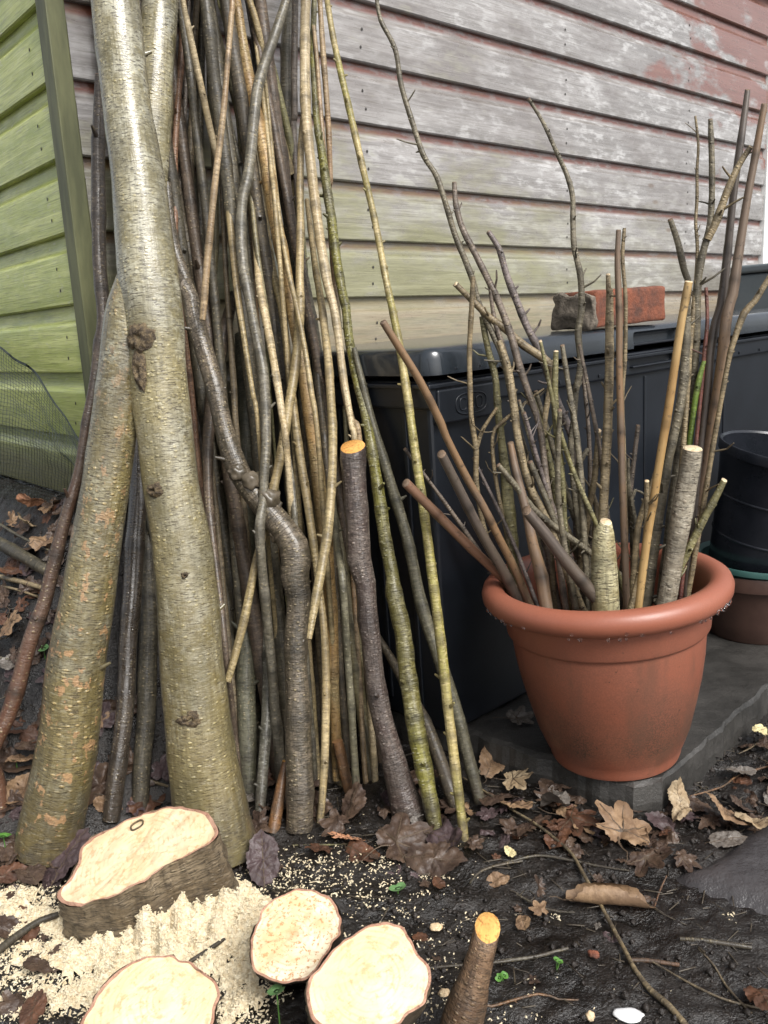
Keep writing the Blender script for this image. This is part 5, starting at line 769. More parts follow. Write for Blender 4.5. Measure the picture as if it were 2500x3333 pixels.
    at = me.attributes.new('node', 'FLOAT', 'POINT'); at.data.foreach_set('value', nodev+[.6]*(len(v)-len(nodev)))
    me.set_sharp_from_angle(angle=R(60))
    o = tag(link(name, me, None, None, base), label, cat, group)
    cm = 'cut_orange' if mat in ('cherry', 'tan', 'redbrown', 'redbrownstub') else 'cut_pale'
    if mat in ('canebrown', 'canedark', 'canered', 'darkred', 'twigbrown', 'grey', 'twigpurple', 'twiggrey'): cm = 'cut_brown'
    for fl_, e, sgn in (('t', N-1, 1), ('b', 0, -1)):
        if fl_ in cutf:
            t, a, b = frames[e]; cv = []; ce = pos[e]+t*sgn*.0012
            for q_, off in ((1.0, -.0016), (.94, .0)):
                for j in range(n_):
                    w_ = Vector(v[e*n_+j])-pos[e]; cv.append(tuple(ce+w_*q_+t*sgn*off))
            cv.append(tuple(ce+t*sgn*.0006)); cf = []
            for j in range(n_):
                k_ = (j+1) % n_; cf.append((j, k_, n_+k_, n_+j)); cf.append((n_+j, n_+k_, 2*n_))
            if sgn < 0: cf = [tuple(reversed(q)) for q in cf]
            uvs = []
            for q in cf:
                for vi in q:
                    w_ = Vector(cv[vi])-ce; uvs.append((w_.dot(a)*18, w_.dot(b)*18))
            link('cut_end', mesh('cut_end', cv, cf, True, None, uvs), M[cm], o)
    return o, frames, ring, pos
MADE = {}
for i, s_ in enumerate(STICKS):
    MADE[s_[2]] = make_stick(*s_, i)
    if s_[0] == 'limb':
        lo_ = MADE[s_[2]][0]; par = MADE[s_[4]][0]; lo_.parent = par; lo_.location = lo_.location-par.location
        for key in ('label', 'category', 'group'):
            if key in lo_: del lo_[key]
# dark rods deep inside the bundle that nothing tells apart
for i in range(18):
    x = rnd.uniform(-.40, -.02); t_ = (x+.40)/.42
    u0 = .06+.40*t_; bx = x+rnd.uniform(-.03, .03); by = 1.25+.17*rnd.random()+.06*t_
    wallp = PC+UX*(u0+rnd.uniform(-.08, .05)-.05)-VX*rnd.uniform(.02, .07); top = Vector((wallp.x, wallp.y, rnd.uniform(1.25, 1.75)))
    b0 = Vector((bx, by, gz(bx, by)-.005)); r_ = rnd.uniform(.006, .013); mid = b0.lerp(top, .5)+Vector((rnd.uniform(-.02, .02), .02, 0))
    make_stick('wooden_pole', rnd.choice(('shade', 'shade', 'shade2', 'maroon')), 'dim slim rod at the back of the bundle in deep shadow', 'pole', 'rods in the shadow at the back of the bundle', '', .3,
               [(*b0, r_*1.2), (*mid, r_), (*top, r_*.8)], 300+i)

rp_ = random.Random(21)
for i in range(16):
    a = rp_.uniform(0, 6.28); q = .085*math.sqrt(rp_.random()); b0 = Vector((.345+q*math.cos(a), 1.235+q*math.sin(a), .14)); H = rp_.uniform(.42, .74)
    lean = Vector((rp_.gauss(-.06, .08), rp_.gauss(.02, .03), 0)); top = Vector((b0.x+lean.x*(H/.5)+.4*(b0.x-.345), b0.y+lean.y+.3*(b0.y-1.235), H)); r_ = rp_.uniform(.0028, .0052)
    m1 = b0.lerp(top, .35)+Vector((rp_.uniform(-.008, .008), rp_.uniform(-.006, .006), 0)); m2 = b0.lerp(top, .7)+Vector((rp_.uniform(-.014, .014), rp_.uniform(-.008, .008), 0))
    make_stick('twig', rp_.choice(('twiggrey', 'twigbrown', 'twigtan', 'twigolive', 'twigpurple')), 'thin budded twig in the thick of the sticks crowding the pot', 'twig', 'thin twigs crowding the pot', 't', 1.6,
               [(*b0, r_*1.3), (*m1, r_*1.1), (*m2, r_), (*top, r_*.75)], 400+i)

# knots and scars on the two thick trunks
def knot(owner, z_, ang_, size, tall=.8):
    o, frames, ring, pos = owner; i = min(range(len(pos)), key=lambda q: abs(pos[q].z+o.location.z-z_)); t, a, b = frames[i]; r = ring[i][3]
    d = a*math.cos(ang_)+b*math.sin(ang_); s1 = d.cross(t).normalized(); n_, RN = 40, 6; v, f = [], []
    for k_ in range(RN+1):
        for j in range(n_):
            th = 2*math.pi*j/n_; q = k_/RN; sp = 1+.5*noise.noise(Vector((math.cos(th)*1.3, math.sin(th)*1.3, z_*40)))+.3*noise.noise(Vector((math.cos(th)*4, math.sin(th)*4, z_*40)))
            x, y = math.cos(th)*size*q*sp, math.sin(th)*size*tall*q*sp
            an = x/r; dd = (d*math.cos(an)+s1*math.sin(an)); h = .0035*math.sin(math.pi*min(1, q*1.15))*(1+.8*noise.noise(Vector((x, y, z_))*260))-.0035*math.exp(-(q/.25)**2)-.0022*q**6
            v.append(tuple(pos[i]+t*y+dd*(r*(1.06 if abs(z_-.71) < .05 else 1.025)+h)))
    for k_ in range(RN):
        for j in range(n_): e = (j+1) % n_; f.append((k_*n_+j, k_*n_+e, (k_+1)*n_+e, (k_+1)*n_+j))
    link('knot', mesh('knot', v, f), M['knotbark'], o)
simple('knotbark', (.045, .03, .016), (.16, .115, .06), 160, .6, 1., .004, 240, lo=.42, hi=.62)
tA = MADE['left leg']
tB = MADE['thick pale forked trunk with brown knots, standing on two legs at the left']
for z_, an, sz, tl in ((.725, 2.93, .021, 1.0), (.685, 2.80, .011, 2.4), (.535, 2.85, .015, .6), (.215, 3.25, .018, .6), (1.19, 2.5, .007, .8), (.40, 3.5, .005, 1)): knot(tB, z_, an, sz, tl)
eb = MADE['dark bent branch curving into an upright gnarled elbow trunk in mid bundle']
def burl(owner, z_, ang_, size):
    o, frames, ring, pos = owner; i = min(range(len(pos)), key=lambda q: abs(pos[q].z+o.location.z-z_)); t, a, b = frames[i]; r = ring[i][3]
    d = a*math.cos(ang_)+b*math.sin(ang_); bm = bmesh.new(); bmesh.ops.create_icosphere(bm, subdivisions=3, radius=1)
    for v in bm.verts:
        q = v.co.copy(); v.co = pos[i]+d*r*.75+q*size*(1+.4*noise.noise(q*1.9+Vector((z_*50, 0, 0)))+.2*noise.noise(q*6))
    link('burl', bm_mesh('burl', bm, True), M['bark_knob'], o)
M['bark_knob'] = M['knobbly']
for z_, an, sz in ((.475, 4.5, .018), (.50, 4.1, .016), (.515, 3.2, .014), (.44, 1.9, .010), (.27, 3.9, .006)): burl(eb, z_, an, sz)

# ------------------------------------------------------------------ coppice stumps
STUMPS = [
('sloping cut stump with a dark ring mark, in front of the knotted trunk foot', [(-0.4231, 0.9395, 0.0721), (-0.4183, 0.9589, 0.0794), (-0.4215, 0.9847, 0.0862), (-0.4073, 0.9985, 0.0946), (-0.38, 1.0041, 0.1044), (-0.3507, 1.0098, 0.1149), (-0.3202, 1.0083, 0.1237), (-0.2825, 0.9951, 0.131), (-0.2493, 0.9706, 0.1336), (-0.2306, 0.9459, 0.1318), (-0.227, 0.9343, 0.1294), (-0.2376, 0.9236, 0.123), (-0.2669, 0.9161, 0.112), (-0.2891, 0.91, 0.1035), (-0.3096, 0.9022, 0.095), (-0.3331, 0.898, 0.0867), (-0.3548, 0.8921, 0.0784), (-0.3759, 0.8944, 0.0728), (-0.3979, 0.8953, 0.0664), (-0.4235, 0.9082, 0.0626), (-0.4356, 0.926, 0.0643)], [(-0.4254, 0.9539, -0.012), (-0.4206, 0.9733, -0.012), (-0.4238, 0.9991, -0.012), (-0.4096, 1.0129, -0.012), (-0.3823, 1.0185, -0.012), (-0.353, 1.0242, -0.012), (-0.3225, 1.0228, -0.012), (-0.2789, 1.0147, -0.012), (-0.2346, 0.99, -0.012), (-0.2086, 0.9608, -0.012), (-0.2031, 0.9466, -0.012), (-0.2156, 0.9333, -0.012), (-0.2514, 0.9238, -0.012), (-0.2793, 0.9164, -0.012), (-0.3056, 0.9079, -0.012), (-0.3345, 0.9066, -0.012), (-0.3575, 0.905, -0.012), (-0.3782, 0.9089, -0.012), (-0.4001, 0.9097, -0.012), (-0.4257, 0.9226, -0.012), (-0.4378, 0.9404, -0.012)], ('cut_stump', 'cut_pinkrim'), 'stumpbark', 0.003, 0),
('round sawdust-crusted stump, smaller of the two touching stumps', [(-0.1664, 0.8214, 0.0921), (-0.1614, 0.8338, 0.0965), (-0.1456, 0.8463, 0.1005), (-0.1227, 0.8547, 0.1025), (-0.099, 0.8523, 0.1005), (-0.0817, 0.8414, 0.0954), (-0.0709, 0.8246, 0.0885), (-0.0696, 0.8064, 0.0815), (-0.0785, 0.7928, 0.0768), (-0.0883, 0.7814, 0.073), (-0.0997, 0.7666, 0.0679), (-0.111, 0.7585, 0.0654), (-0.1362, 0.7552, 0.0654), (-0.1541, 0.7599, 0.0681), (-0.1663, 0.7728, 0.0736), (-0.1706, 0.7937, 0.0817), (-0.1695, 0.8114, 0.0884)], [(-0.169, 0.9004, -0.012), (-0.1645, 0.9115, -0.012), (-0.1503, 0.9228, -0.012), (-0.1297, 0.9304, -0.012), (-0.1084, 0.9282, -0.012), (-0.0928, 0.9184, -0.012), (-0.083, 0.9033, -0.012), (-0.0819, 0.8869, -0.012), (-0.09, 0.8746, -0.012), (-0.0987, 0.8644, -0.012), (-0.109, 0.8511, -0.012), (-0.1192, 0.8438, -0.012), (-0.1418, 0.8408, -0.012), (-0.158, 0.845, -0.012), (-0.1689, 0.8566, -0.012), (-0.1728, 0.8754, -0.012), (-0.1718, 0.8914, -0.012)], ('cut_rough', 'cut_pinkrim'), 'stumpdark', 0.0025, 0),
('large pale stump at the bottom edge beside the thin stub', [(-0.102, 0.7014, 0.0995), (-0.0972, 0.7147, 0.1044), (-0.0867, 0.7304, 0.1096), (-0.0739, 0.7448, 0.1141), (-0.0626, 0.7551, 0.1171), (-0.0453, 0.7639, 0.1189), (-0.0258, 0.7692, 0.1191), (-0.0064, 0.767, 0.1162), (0.0045, 0.7545, 0.1101), (0.0112, 0.7403, 0.1038), (0.0199, 0.7301, 0.0988), (0.0216, 0.7165, 0.0932), (0.0157, 0.6998, 0.0872), (0.0042, 0.6899, 0.0843), (-0.0107, 0.6801, 0.0819), (-0.0287, 0.6719, 0.0804), (-0.0637, 0.6679, 0.0823), (-0.0848, 0.6734, 0.0866), (-0.0977, 0.6871, 0.0934)], [(-0.1115, 0.7834, -0.012), (-0.1069, 0.7961, -0.012), (-0.097, 0.8109, -0.012), (-0.0848, 0.8247, -0.012), (-0.0741, 0.8344, -0.012), (-0.0576, 0.8428, -0.012), (-0.0391, 0.8479, -0.012), (-0.019, 0.8483, -0.012), (-0.0063, 0.8373, -0.012), (0.0024, 0.8232, -0.012), (0.0129, 0.8124, -0.012), (0.0154, 0.7974, -0.012), (0.009, 0.7788, -0.012), (-0.0043, 0.768, -0.012), (-0.0214, 0.7584, -0.012), (-0.0412, 0.7522, -0.012), (-0.0751, 0.7516, -0.012), (-0.0952, 0.7569, -0.012), (-0.1074, 0.7698, -0.012)], ('cut_stump', 'cut_pinkrim'), 'stumpbark', 0.0018, 0),
('large orange-cream stump cut off by the bottom edge at the left', [(-0.3193, 0.6807, 0.0928), (-0.3138, 0.7008, 0.1002), (-0.3026, 0.7199, 0.1073), (-0.2862, 0.7346, 0.1129), (-0.2673, 0.7415, 0.1157), (-0.2452, 0.7424, 0.1165), (-0.2288, 0.7372, 0.115), (-0.2135, 0.7273, 0.1117), (-0.1967, 0.7176, 0.1086), (-0.1867, 0.7061, 0.1046), (-0.1837, 0.6969, 0.1014), (-0.1871, 0.6867, 0.0977), (-0.1897, 0.6726, 0.0925), (-0.2017, 0.6594, 0.0875), (-0.2283, 0.6515, 0.0842), (-0.2692, 0.654, 0.0842), (-0.3005, 0.6655, 0.0877)], [(-0.3654, 0.7564, -0.012), (-0.36, 0.7761, -0.012), (-0.349, 0.7948, -0.012), (-0.3329, 0.8092, -0.012), (-0.3144, 0.8159, -0.012), (-0.2928, 0.8169, -0.012), (-0.2767, 0.8118, -0.012), (-0.2617, 0.8021, -0.012), (-0.2453, 0.7925, -0.012), (-0.2355, 0.7813, -0.012), (-0.2325, 0.7722, -0.012), (-0.2358, 0.7623, -0.012), (-0.2384, 0.7484, -0.012), (-0.2502, 0.7355, -0.012), (-0.2762, 0.7278, -0.012), (-0.3163, 0.7303, -0.012), (-0.347, 0.7415, -0.012)], ('cut_stump', 'cut_pinkrim'), 'stumpbark', 0.0018, 0)]
def make_stump(name, label, outline, base_pts, mats, seed, bark_m, rough=.0015, dish=0.):
    c3 = sum((Vector(p) for p in outline), Vector())/len(outline); bc = sum((Vector(p) for p in base_pts), Vector())/len(base_pts)
    O = bc.copy(); O.z = 0
    nrm = Vector()
    for i in range(len(outline)):
        nrm += (Vector(outline[i])-c3).cross(Vector(outline[(i+1) % len(outline)])-c3)
    nrm.normalize()
    if nrm.z < 0: outline = outline[::-1]; base_pts = base_pts[::-1]; nrm = -nrm
    # resample outline
    n_ = 96; P = [Vector(p) for p in outline]; Bp = [Vector(p) for p in base_pts]
    def resample(Q):
        L = [0]
        for i in range(len(Q)): L.append(L[-1]+(Q[(i+1) % len(Q)]-Q[i]).length)
        out = []
        for k_ in range(n_):
            s_ = L[-1]*k_/n_; i = max(j for j in range(len(Q)) if L[j] <= s_)
            t = (s_-L[i])/max(1e-9, L[i+1]-L[i]); q0, q1, q2, q3 = Q[i-1], Q[i], Q[(i+1) % len(Q)], Q[(i+2) % len(Q)]
            out.append(.5*((2*q1)+(q2-q0)*t+(2*q0-5*q1+4*q2-q3)*t*t+(3*q1-q0-3*q2+q3)*t**3))
        return out
    T = resample(P)
    frac_b = resample(Bp)
    o = empty(name, O); tag(o, label, 'stump')
    rg = Vector((seed*7.3, 0, 0))
    T = [p+nrm*noise.noise(p*60+rg)*rough*.8+(p-c3).normalized()*(noise.noise(p*80+rg)*.0028+noise.noise(p*28+rg)*.004) for p in T]
    # bark skirt
    v, f, uv = [], [], []; rows = 15
    for r_ in range(rows+1):
        t = r_/rows
        for j in range(n_):
            q = frac_b[j].lerp(T[j], t); d = (q-bc.lerp(c3, t)); d.z = 0; d.normalize()
            q = q+d*(.0035*noise.noise(Vector((q.x*45, q.y*45, q.z*90))+rg)+.0022*noise.noise(q*120+rg)+.0012*math.sin(q.z*420+3*noise.noise(q*40))); v.append(tuple(q-O))
    for r_ in range(rows):
        for j in range(n_):
            k_ = (j+1) % n_; f.append((r_*n_+j, r_*n_+k_, (r_+1)*n_+k_, (r_+1)*n_+j))
            u0, u1 = j/n_*.4, (j+1)/n_*.4; uv += [(u0, r_*.01), (u1, r_*.01), (u1, r_*.01+.01), (u0, r_*.01+.01)]
    link('bark', mesh('bark', v, f, True, None, uv), M[bark_m], o)
    # sawn face: thin bark lip, then wood
    v, f, uv, mi = [], [], [], []; RN = 15
    for r_ in range(RN+1):
        s_ = [1, .975, .95][r_] if r_ < 3 else .95*(1-(r_-2)/(RN-2))
        for j in range(n_):
            q = c3+(T[j]-c3)*s_; h = noise.noise(q*45+rg)*rough+noise.noise(q*150+rg)*rough*.6
            q = q+nrm*((h if r_ > 0 else 0)+(.0008 if r_ == 1 else 0)-dish*(1-s_*s_)); v.append(tuple(q-O))
    e1_ = nrm.orthogonal().normalized(); e2_ = nrm.cross(e1_)
    for r_ in range(RN):
        for j in range(n_):
            k_ = (j+1) % n_; q = (r_*n_+j, r_*n_+k_, (r_+1)*n_+k_, (r_+1)*n_+j); f.append(q); mi.append(1 if r_ < 2 else 0)
            for vi in q: w_ = Vector(v[vi])+O-c3; uv.append((w_.dot(e1_)*12, w_.dot(e2_)*12))
    me = mesh('sawn_face', v, f, True, mi, uv); me.materials.append(M[mats[0]]); me.materials.append(M[mats[1]])
    link('sawn_face', me, None, o); return o
B('stumpbark', (.12, .085, .048), (.26, .2, .125), lent=(.4, .32, .18), la=.4, da=.6, bump=1., rough=.5)
B('stumpdark', (.055, .038, .023), (.13, .095, .06), lent=(.3, .22, .12), la=.4, da=.6, bump=1., rough=.5)
for i, (label, ol, bp, mm, bk, rough, dish) in enumerate(STUMPS): make_stump('tree_stump', label, ol, bp, mm, i+1, bk, rough, dish)
ring_c, ring_n = Vector((-0.3472, 0.9909, 0.1115)), Vector((-.30, -.30, 1)).normalized()
rm_ = torus_oval(.0085, .0062, .0013, 0, 0, 0)
for o in [q for q in COL.objects if q.get('label', '').startswith('sloping cut stump')]:
    k_ = link('ring_mark', rm_, M['knotbark'], o, ring_c-o.location); k_.rotation_mode = 'QUATERNION'; k_.rotation_quaternion = Vector((0, 1, 0)).rotation_difference(ring_n)

# ------------------------------------------------------------------ sawdust
BLOBS = [
(-0.338, 0.9, 0.08, 0.03, -0.2, 0.034),
(-0.271, 0.934, 0.06, 0.03, -0.4, 0.034),
(-0.228, 0.966, 0.04, 0.03, -0.4, 0.026),
(-0.497, 0.965, 0.075, 0.035, 0.2, 0.022),
(-0.329, 0.952, 0.09, 0.05, -0.2, 0.03),
(-0.259, 0.968, 0.06, 0.045, -0.3, 0.026),
(-0.222, 0.924, 0.06, 0.04, 0, 0.018),
(-0.386, 0.871, 0.1, 0.03, 0.1, 0.016),
(-0.393, 0.828, 0.07, 0.025, 0.1, 0.018),
(-0.253, 0.876, 0.07, 0.04, 0.1, 0.018),
(-0.193, 0.815, 0.035, 0.06, 0, 0.022),
(-0.489, 0.902, 0.06, 0.025, 0, 0.012),
(-0.299, 1.007, 0.04, 0.02, -0.4, 0.022),
(-0.542, 1.006, 0.06, 0.03, 0, 0.016)]
v, f = [], []
def flake(p, s, rg):
    b = len(v); e = Euler((rg.uniform(-.7, .7), rg.uniform(-.7, .7), rg.uniform(0, 6.28))).to_matrix(); l = rg.uniform(.5, 1.5)
    q = [Vector((-s*l, -s*.5, 0)), Vector((s*l, -s*.4, s*.1)), Vector((s*.8*l, s*.5, 0)), Vector((-s*.7*l, s*.4, s*.15)), Vector((0, 0, s*.8))]
    for t in q: v.append(tuple(p+e@t))
    f.extend([(b, b+1, b+4), (b+1, b+2, b+4), (b+2, b+3, b+4), (b+3, b, b+4), (b+3, b+2, b+1, b)])
rs = random.Random(3)
def heap(x, y):
    return sum(h*math.exp(-(((x-cx)*math.cos(a)+(y-cy)*math.sin(a))/sx)**2-((-(x-cx)*math.sin(a)+(y-cy)*math.cos(a))/sy)**2) for cx, cy, sx, sy, a, h in BLOBS)
# continuous heap skin
hx0, hx1, hy0, hy1, hs_ = -.62, .02, .66, 1.10, .0045
nxh = int((hx1-hx0)/hs_); nyh = int((hy1-hy0)/hs_); grid = {}
for j in range(nyh+1):
    for i in range(nxh+1):
        x, y = hx0+i*hs_, hy0+j*hs_; h = heap(x, y)
        nn = .55*noise.noise(Vector((x, y, 0))*30)+.45*noise.noise(Vector((x, y, 3))*80)
        hh = h*(.75+.9*nn)+.010*nn-.0070
        if hh > 0: grid[(i, j)] = (x, y, gz(x, y)+hh+.0018*noise.noise(Vector((x, y, 5))*260))
idx_ = {}
for k_, p in grid.items(): idx_[k_] = len(v); v.append(p)
for (i, j) in grid:
    q = [(i, j), (i+1, j), (i+1, j+1), (i, j+1)]
    if all(t in grid for t in q): f.append(tuple(idx_[t] for t in q))
n_skin = len(f)
cnt = 0
while cnt < 19000:
    x, y = rs.uniform(hx0, hx1), rs.uniform(hy0, hy1); h = heap(x, y)
    nn = .55*noise.noise(Vector((x, y, 0))*30)+.45*noise.noise(Vector((x, y, 3))*80)
    pr = sm(-.004, .012, h+.010*nn-.005)
    if rs.random() < pr:
        top = max(0, h*(.75+.9*nn)+.010*nn-.0070); flake(Vector((x, y, gz(x, y)+top+rs.uniform(0, .0022))), rs.choice((.0008, .0012, .0018, .0026)), rs); cnt += 1
# thin sprinkle over the soil in clusters
SPR = [
(-0.15, 1.039, 0.07, 0.035, 420),
(-0.059, 1.03, 0.06, 0.03, 330),
(-0.01, 0.925, 0.06, 0.05, 260),
(-0.108, 0.995, 0.09, 0.04, 330),
(0.027, 0.864, 0.06, 0.05, 160),
(0.107, 0.77, 0.1, 0.03, 120),
(-0.419, 0.853, 0.1, 0.04, 300),
(0.022, 0.782, 0.03, 0.03, 140),
(-0.215, 1.043, 0.05, 0.03, 200),
(0.177, 0.862, 0.2, 0.1, 60)]
for (cx, cy, sx, sy, n_) in SPR:
    clumps = [(rs.gauss(cx, sx), rs.gauss(cy, sy)) for _ in range(max(1, n_//9))]
    for _ in range(n_):
        c_ = rs.choice(clumps); x, y = (c_[0]+rs.gauss(0, .005), c_[1]+rs.gauss(0, .005)) if rs.random() < .7 else (rs.gauss(cx, sx*1.3), rs.gauss(cy, sy*1.3))
        flake(Vector((x, y, gz(x, y)+.001)), rs.choice((.0008, .0011, .0015, .0022)), rs)
tag(link('sawdust', mesh('sawdust', v, f, False), M['sawdust']), 'pale cream sawdust heaped between the stumps and sprinkled over the soil', 'sawdust', kind='stuff')

# soil crumbs
v, f = [], []
for _ in range(11000):
    x, y = rs.uniform(-.75, .9), rs.uniform(.62, 1.6)
    if noise.noise(Vector((x, y, 9))*5) < rs.uniform(-.35, .3): continue
    s_ = rs.choice((.0015, .002, .003, .0045, .006))*rs.uniform(.7, 1.2); b = len(v); p = Vector((x, y, gz(x, y)+s_*.2))
    if .3 < x and (Vector((x, y))-sc_).dot(Vector((-e1.y, e1.x))) > 0 and (Vector((x, y))-sc_).dot(e1) > 0: p.z = max(p.z, .0)
    q = [Vector((1, 0, 0)), Vector((0, 1, 0)), Vector((-1, 0, 0)), Vector((0, -1, 0)), Vector((0, 0, .8)), Vector((0, 0, -.8))]
    for t in q: v.append(tuple(p+t*s_*rs.uniform(.6, 1.3)))
    for a, c_ in ((0, 1), (1, 2), (2, 3), (3, 0)): f.append((b+a, b+c_, b+4)); f.append((b+c_, b+a, b+5))
tag(link('soil_crumbs', mesh('soil_crumbs', v, f), M['crumb']), 'dark wet crumbs of soil strewn over the ground', 'soil', kind='stuff')

# ------------------------------------------------------------------ leaves
def leaf_outline(kind, th):
    # th: 0 = tip direction, +-pi = stalk
    a = abs(th)
    if kind == 'maple':
        r = 0
        for c_, w_, L in ((0, .34, 1.0), (.86, .33, .92), (1.75, .34, .68)):
            d = abs(a-c_); r = max(r, L*max(0, 1-(d/.72)**1.7)+.0)
        r = max(r, .46+.05*math.cos(a*3)); r += .045*abs(((a*7.5) % 1)-.5)*2*(r > .4)
        if a > 2.6: r *= 1-.55*(a-2.6)/.54
        return r
    if kind == 'oak':
        x = .5+.5*math.cos(a); r = 1/math.sqrt(math.cos(a)**2+(math.sin(a)/.52)**2); return r*(.82+.22*math.cos(a*9))
    r = 1/math.sqrt(math.cos(a)**2+(math.sin(a)/.66)**2); r *= 1+.03*math.cos(a*22)
    return r*(1+.12*max(0, 1-a/.25))
def leaf_mesh(kind, size, curl, seed, stalk=True, roll=0):
    rg = random.Random(seed); NA, NR = 84, 11; v, f, mi = [], [], []
    sd_ = Vector((seed*1.37, seed*.71, 0)); c1, c2 = rg.uniform(-1, 1), rg.uniform(-1, 1); ph = rg.uniform(0, 6.28)
    def surf(x, y):
        r = math.hypot(x, y); th = math.atan2(y, x)
        z = curl*(.40*r*r*math.cos(2*th+ph)+.25*(c1*x*x+c2*y*y))+curl*.20*noise.noise(Vector((x, y, 0))*2.3+sd_)+.055*noise.noise(Vector((x, y, 0))*6+sd_)+.03*noise.noise(Vector((x, y, 0))*15+sd_)
        z += .035*r*abs(math.sin(th*3.5)); p = Vector((x, y, z))
        if roll:
            R_ = .15; a = y/R_; p = Vector((x, R_*math.sin(a), R_*(1-math.cos(a))+z*.3))
        return p*size
    tear = [1-(.25*max(0, noise.noise(Vector((math.cos(t)*2.5, math.sin(t)*2.5, seed))))) for t in [2*math.pi*j/NA for j in range(NA)]]
    for i in range(NR+1):
        for j in range(NA):
            th = -math.pi+2*math.pi*j/NA; rr = leaf_outline(kind, th)*tear[j]*i/NR*.62
            v.append(tuple(surf(rr*math.cos(th), rr*math.sin(th))))
    for i in range(NR):
        for j in range(NA):
            k_ = (j+1) % NA; f.append((i*NA+j, i*NA+k_, (i+1)*NA+k_, (i+1)*NA+j)); mi.append(0)
    def strip(pts, w0):
        b = len(v)
        for q, (x, y) in enumerate(pts):
            x2, y2 = pts[min(q+1, len(pts)-1)]; x1, y1 = pts[max(q-1, 0)]; d = math.hypot(x2-x1, y2-y1) or 1; nx_, ny_ = -(y2-y1)/d, (x2-x1)/d
            w_ = w0*(1-.75*q/len(pts))
            for s_, h in ((-1, 0), (0, .013), (1, 0)):
                p = surf(x+nx_*w_*s_, y+ny_*w_*s_); v.append((p.x, p.y, p.z+(h*w0/.018+.002)*size))
        for q in range(len(pts)-1):
            for t in range(2): f.append((b+q*3+t, b+q*3+t+1, b+q*3+t+4, b+q*3+t+3)); mi.append(1)
    angs = (0, .86, -.86, 1.75, -1.75) if kind == 'maple' else (0,)
    for a in angs:
        L = leaf_outline(kind, a)*.55; strip([(L*t/7*math.cos(a), L*t/7*math.sin(a)) for t in range(8)], .016)
    if kind != 'maple':
        for q in range(5):
            for s_ in (-1, 1):
                x0 = -.45+.19*q; strip([(x0+.13*t, s_*.17*t) for t in (0, .4, .8, 1.1)], .008)
        strip([(-.62+.1*t, 0) for t in range(7)], .016)
    if stalk:
        st = -.1 if kind == 'maple' else -.58; L = .62 if kind == 'maple' else .25
        strip([(st-L*t/5, .05*math.sin(t+seed)) for t in range(6)], .015)
    me = mesh('leaf', v, f, True, mi); return me
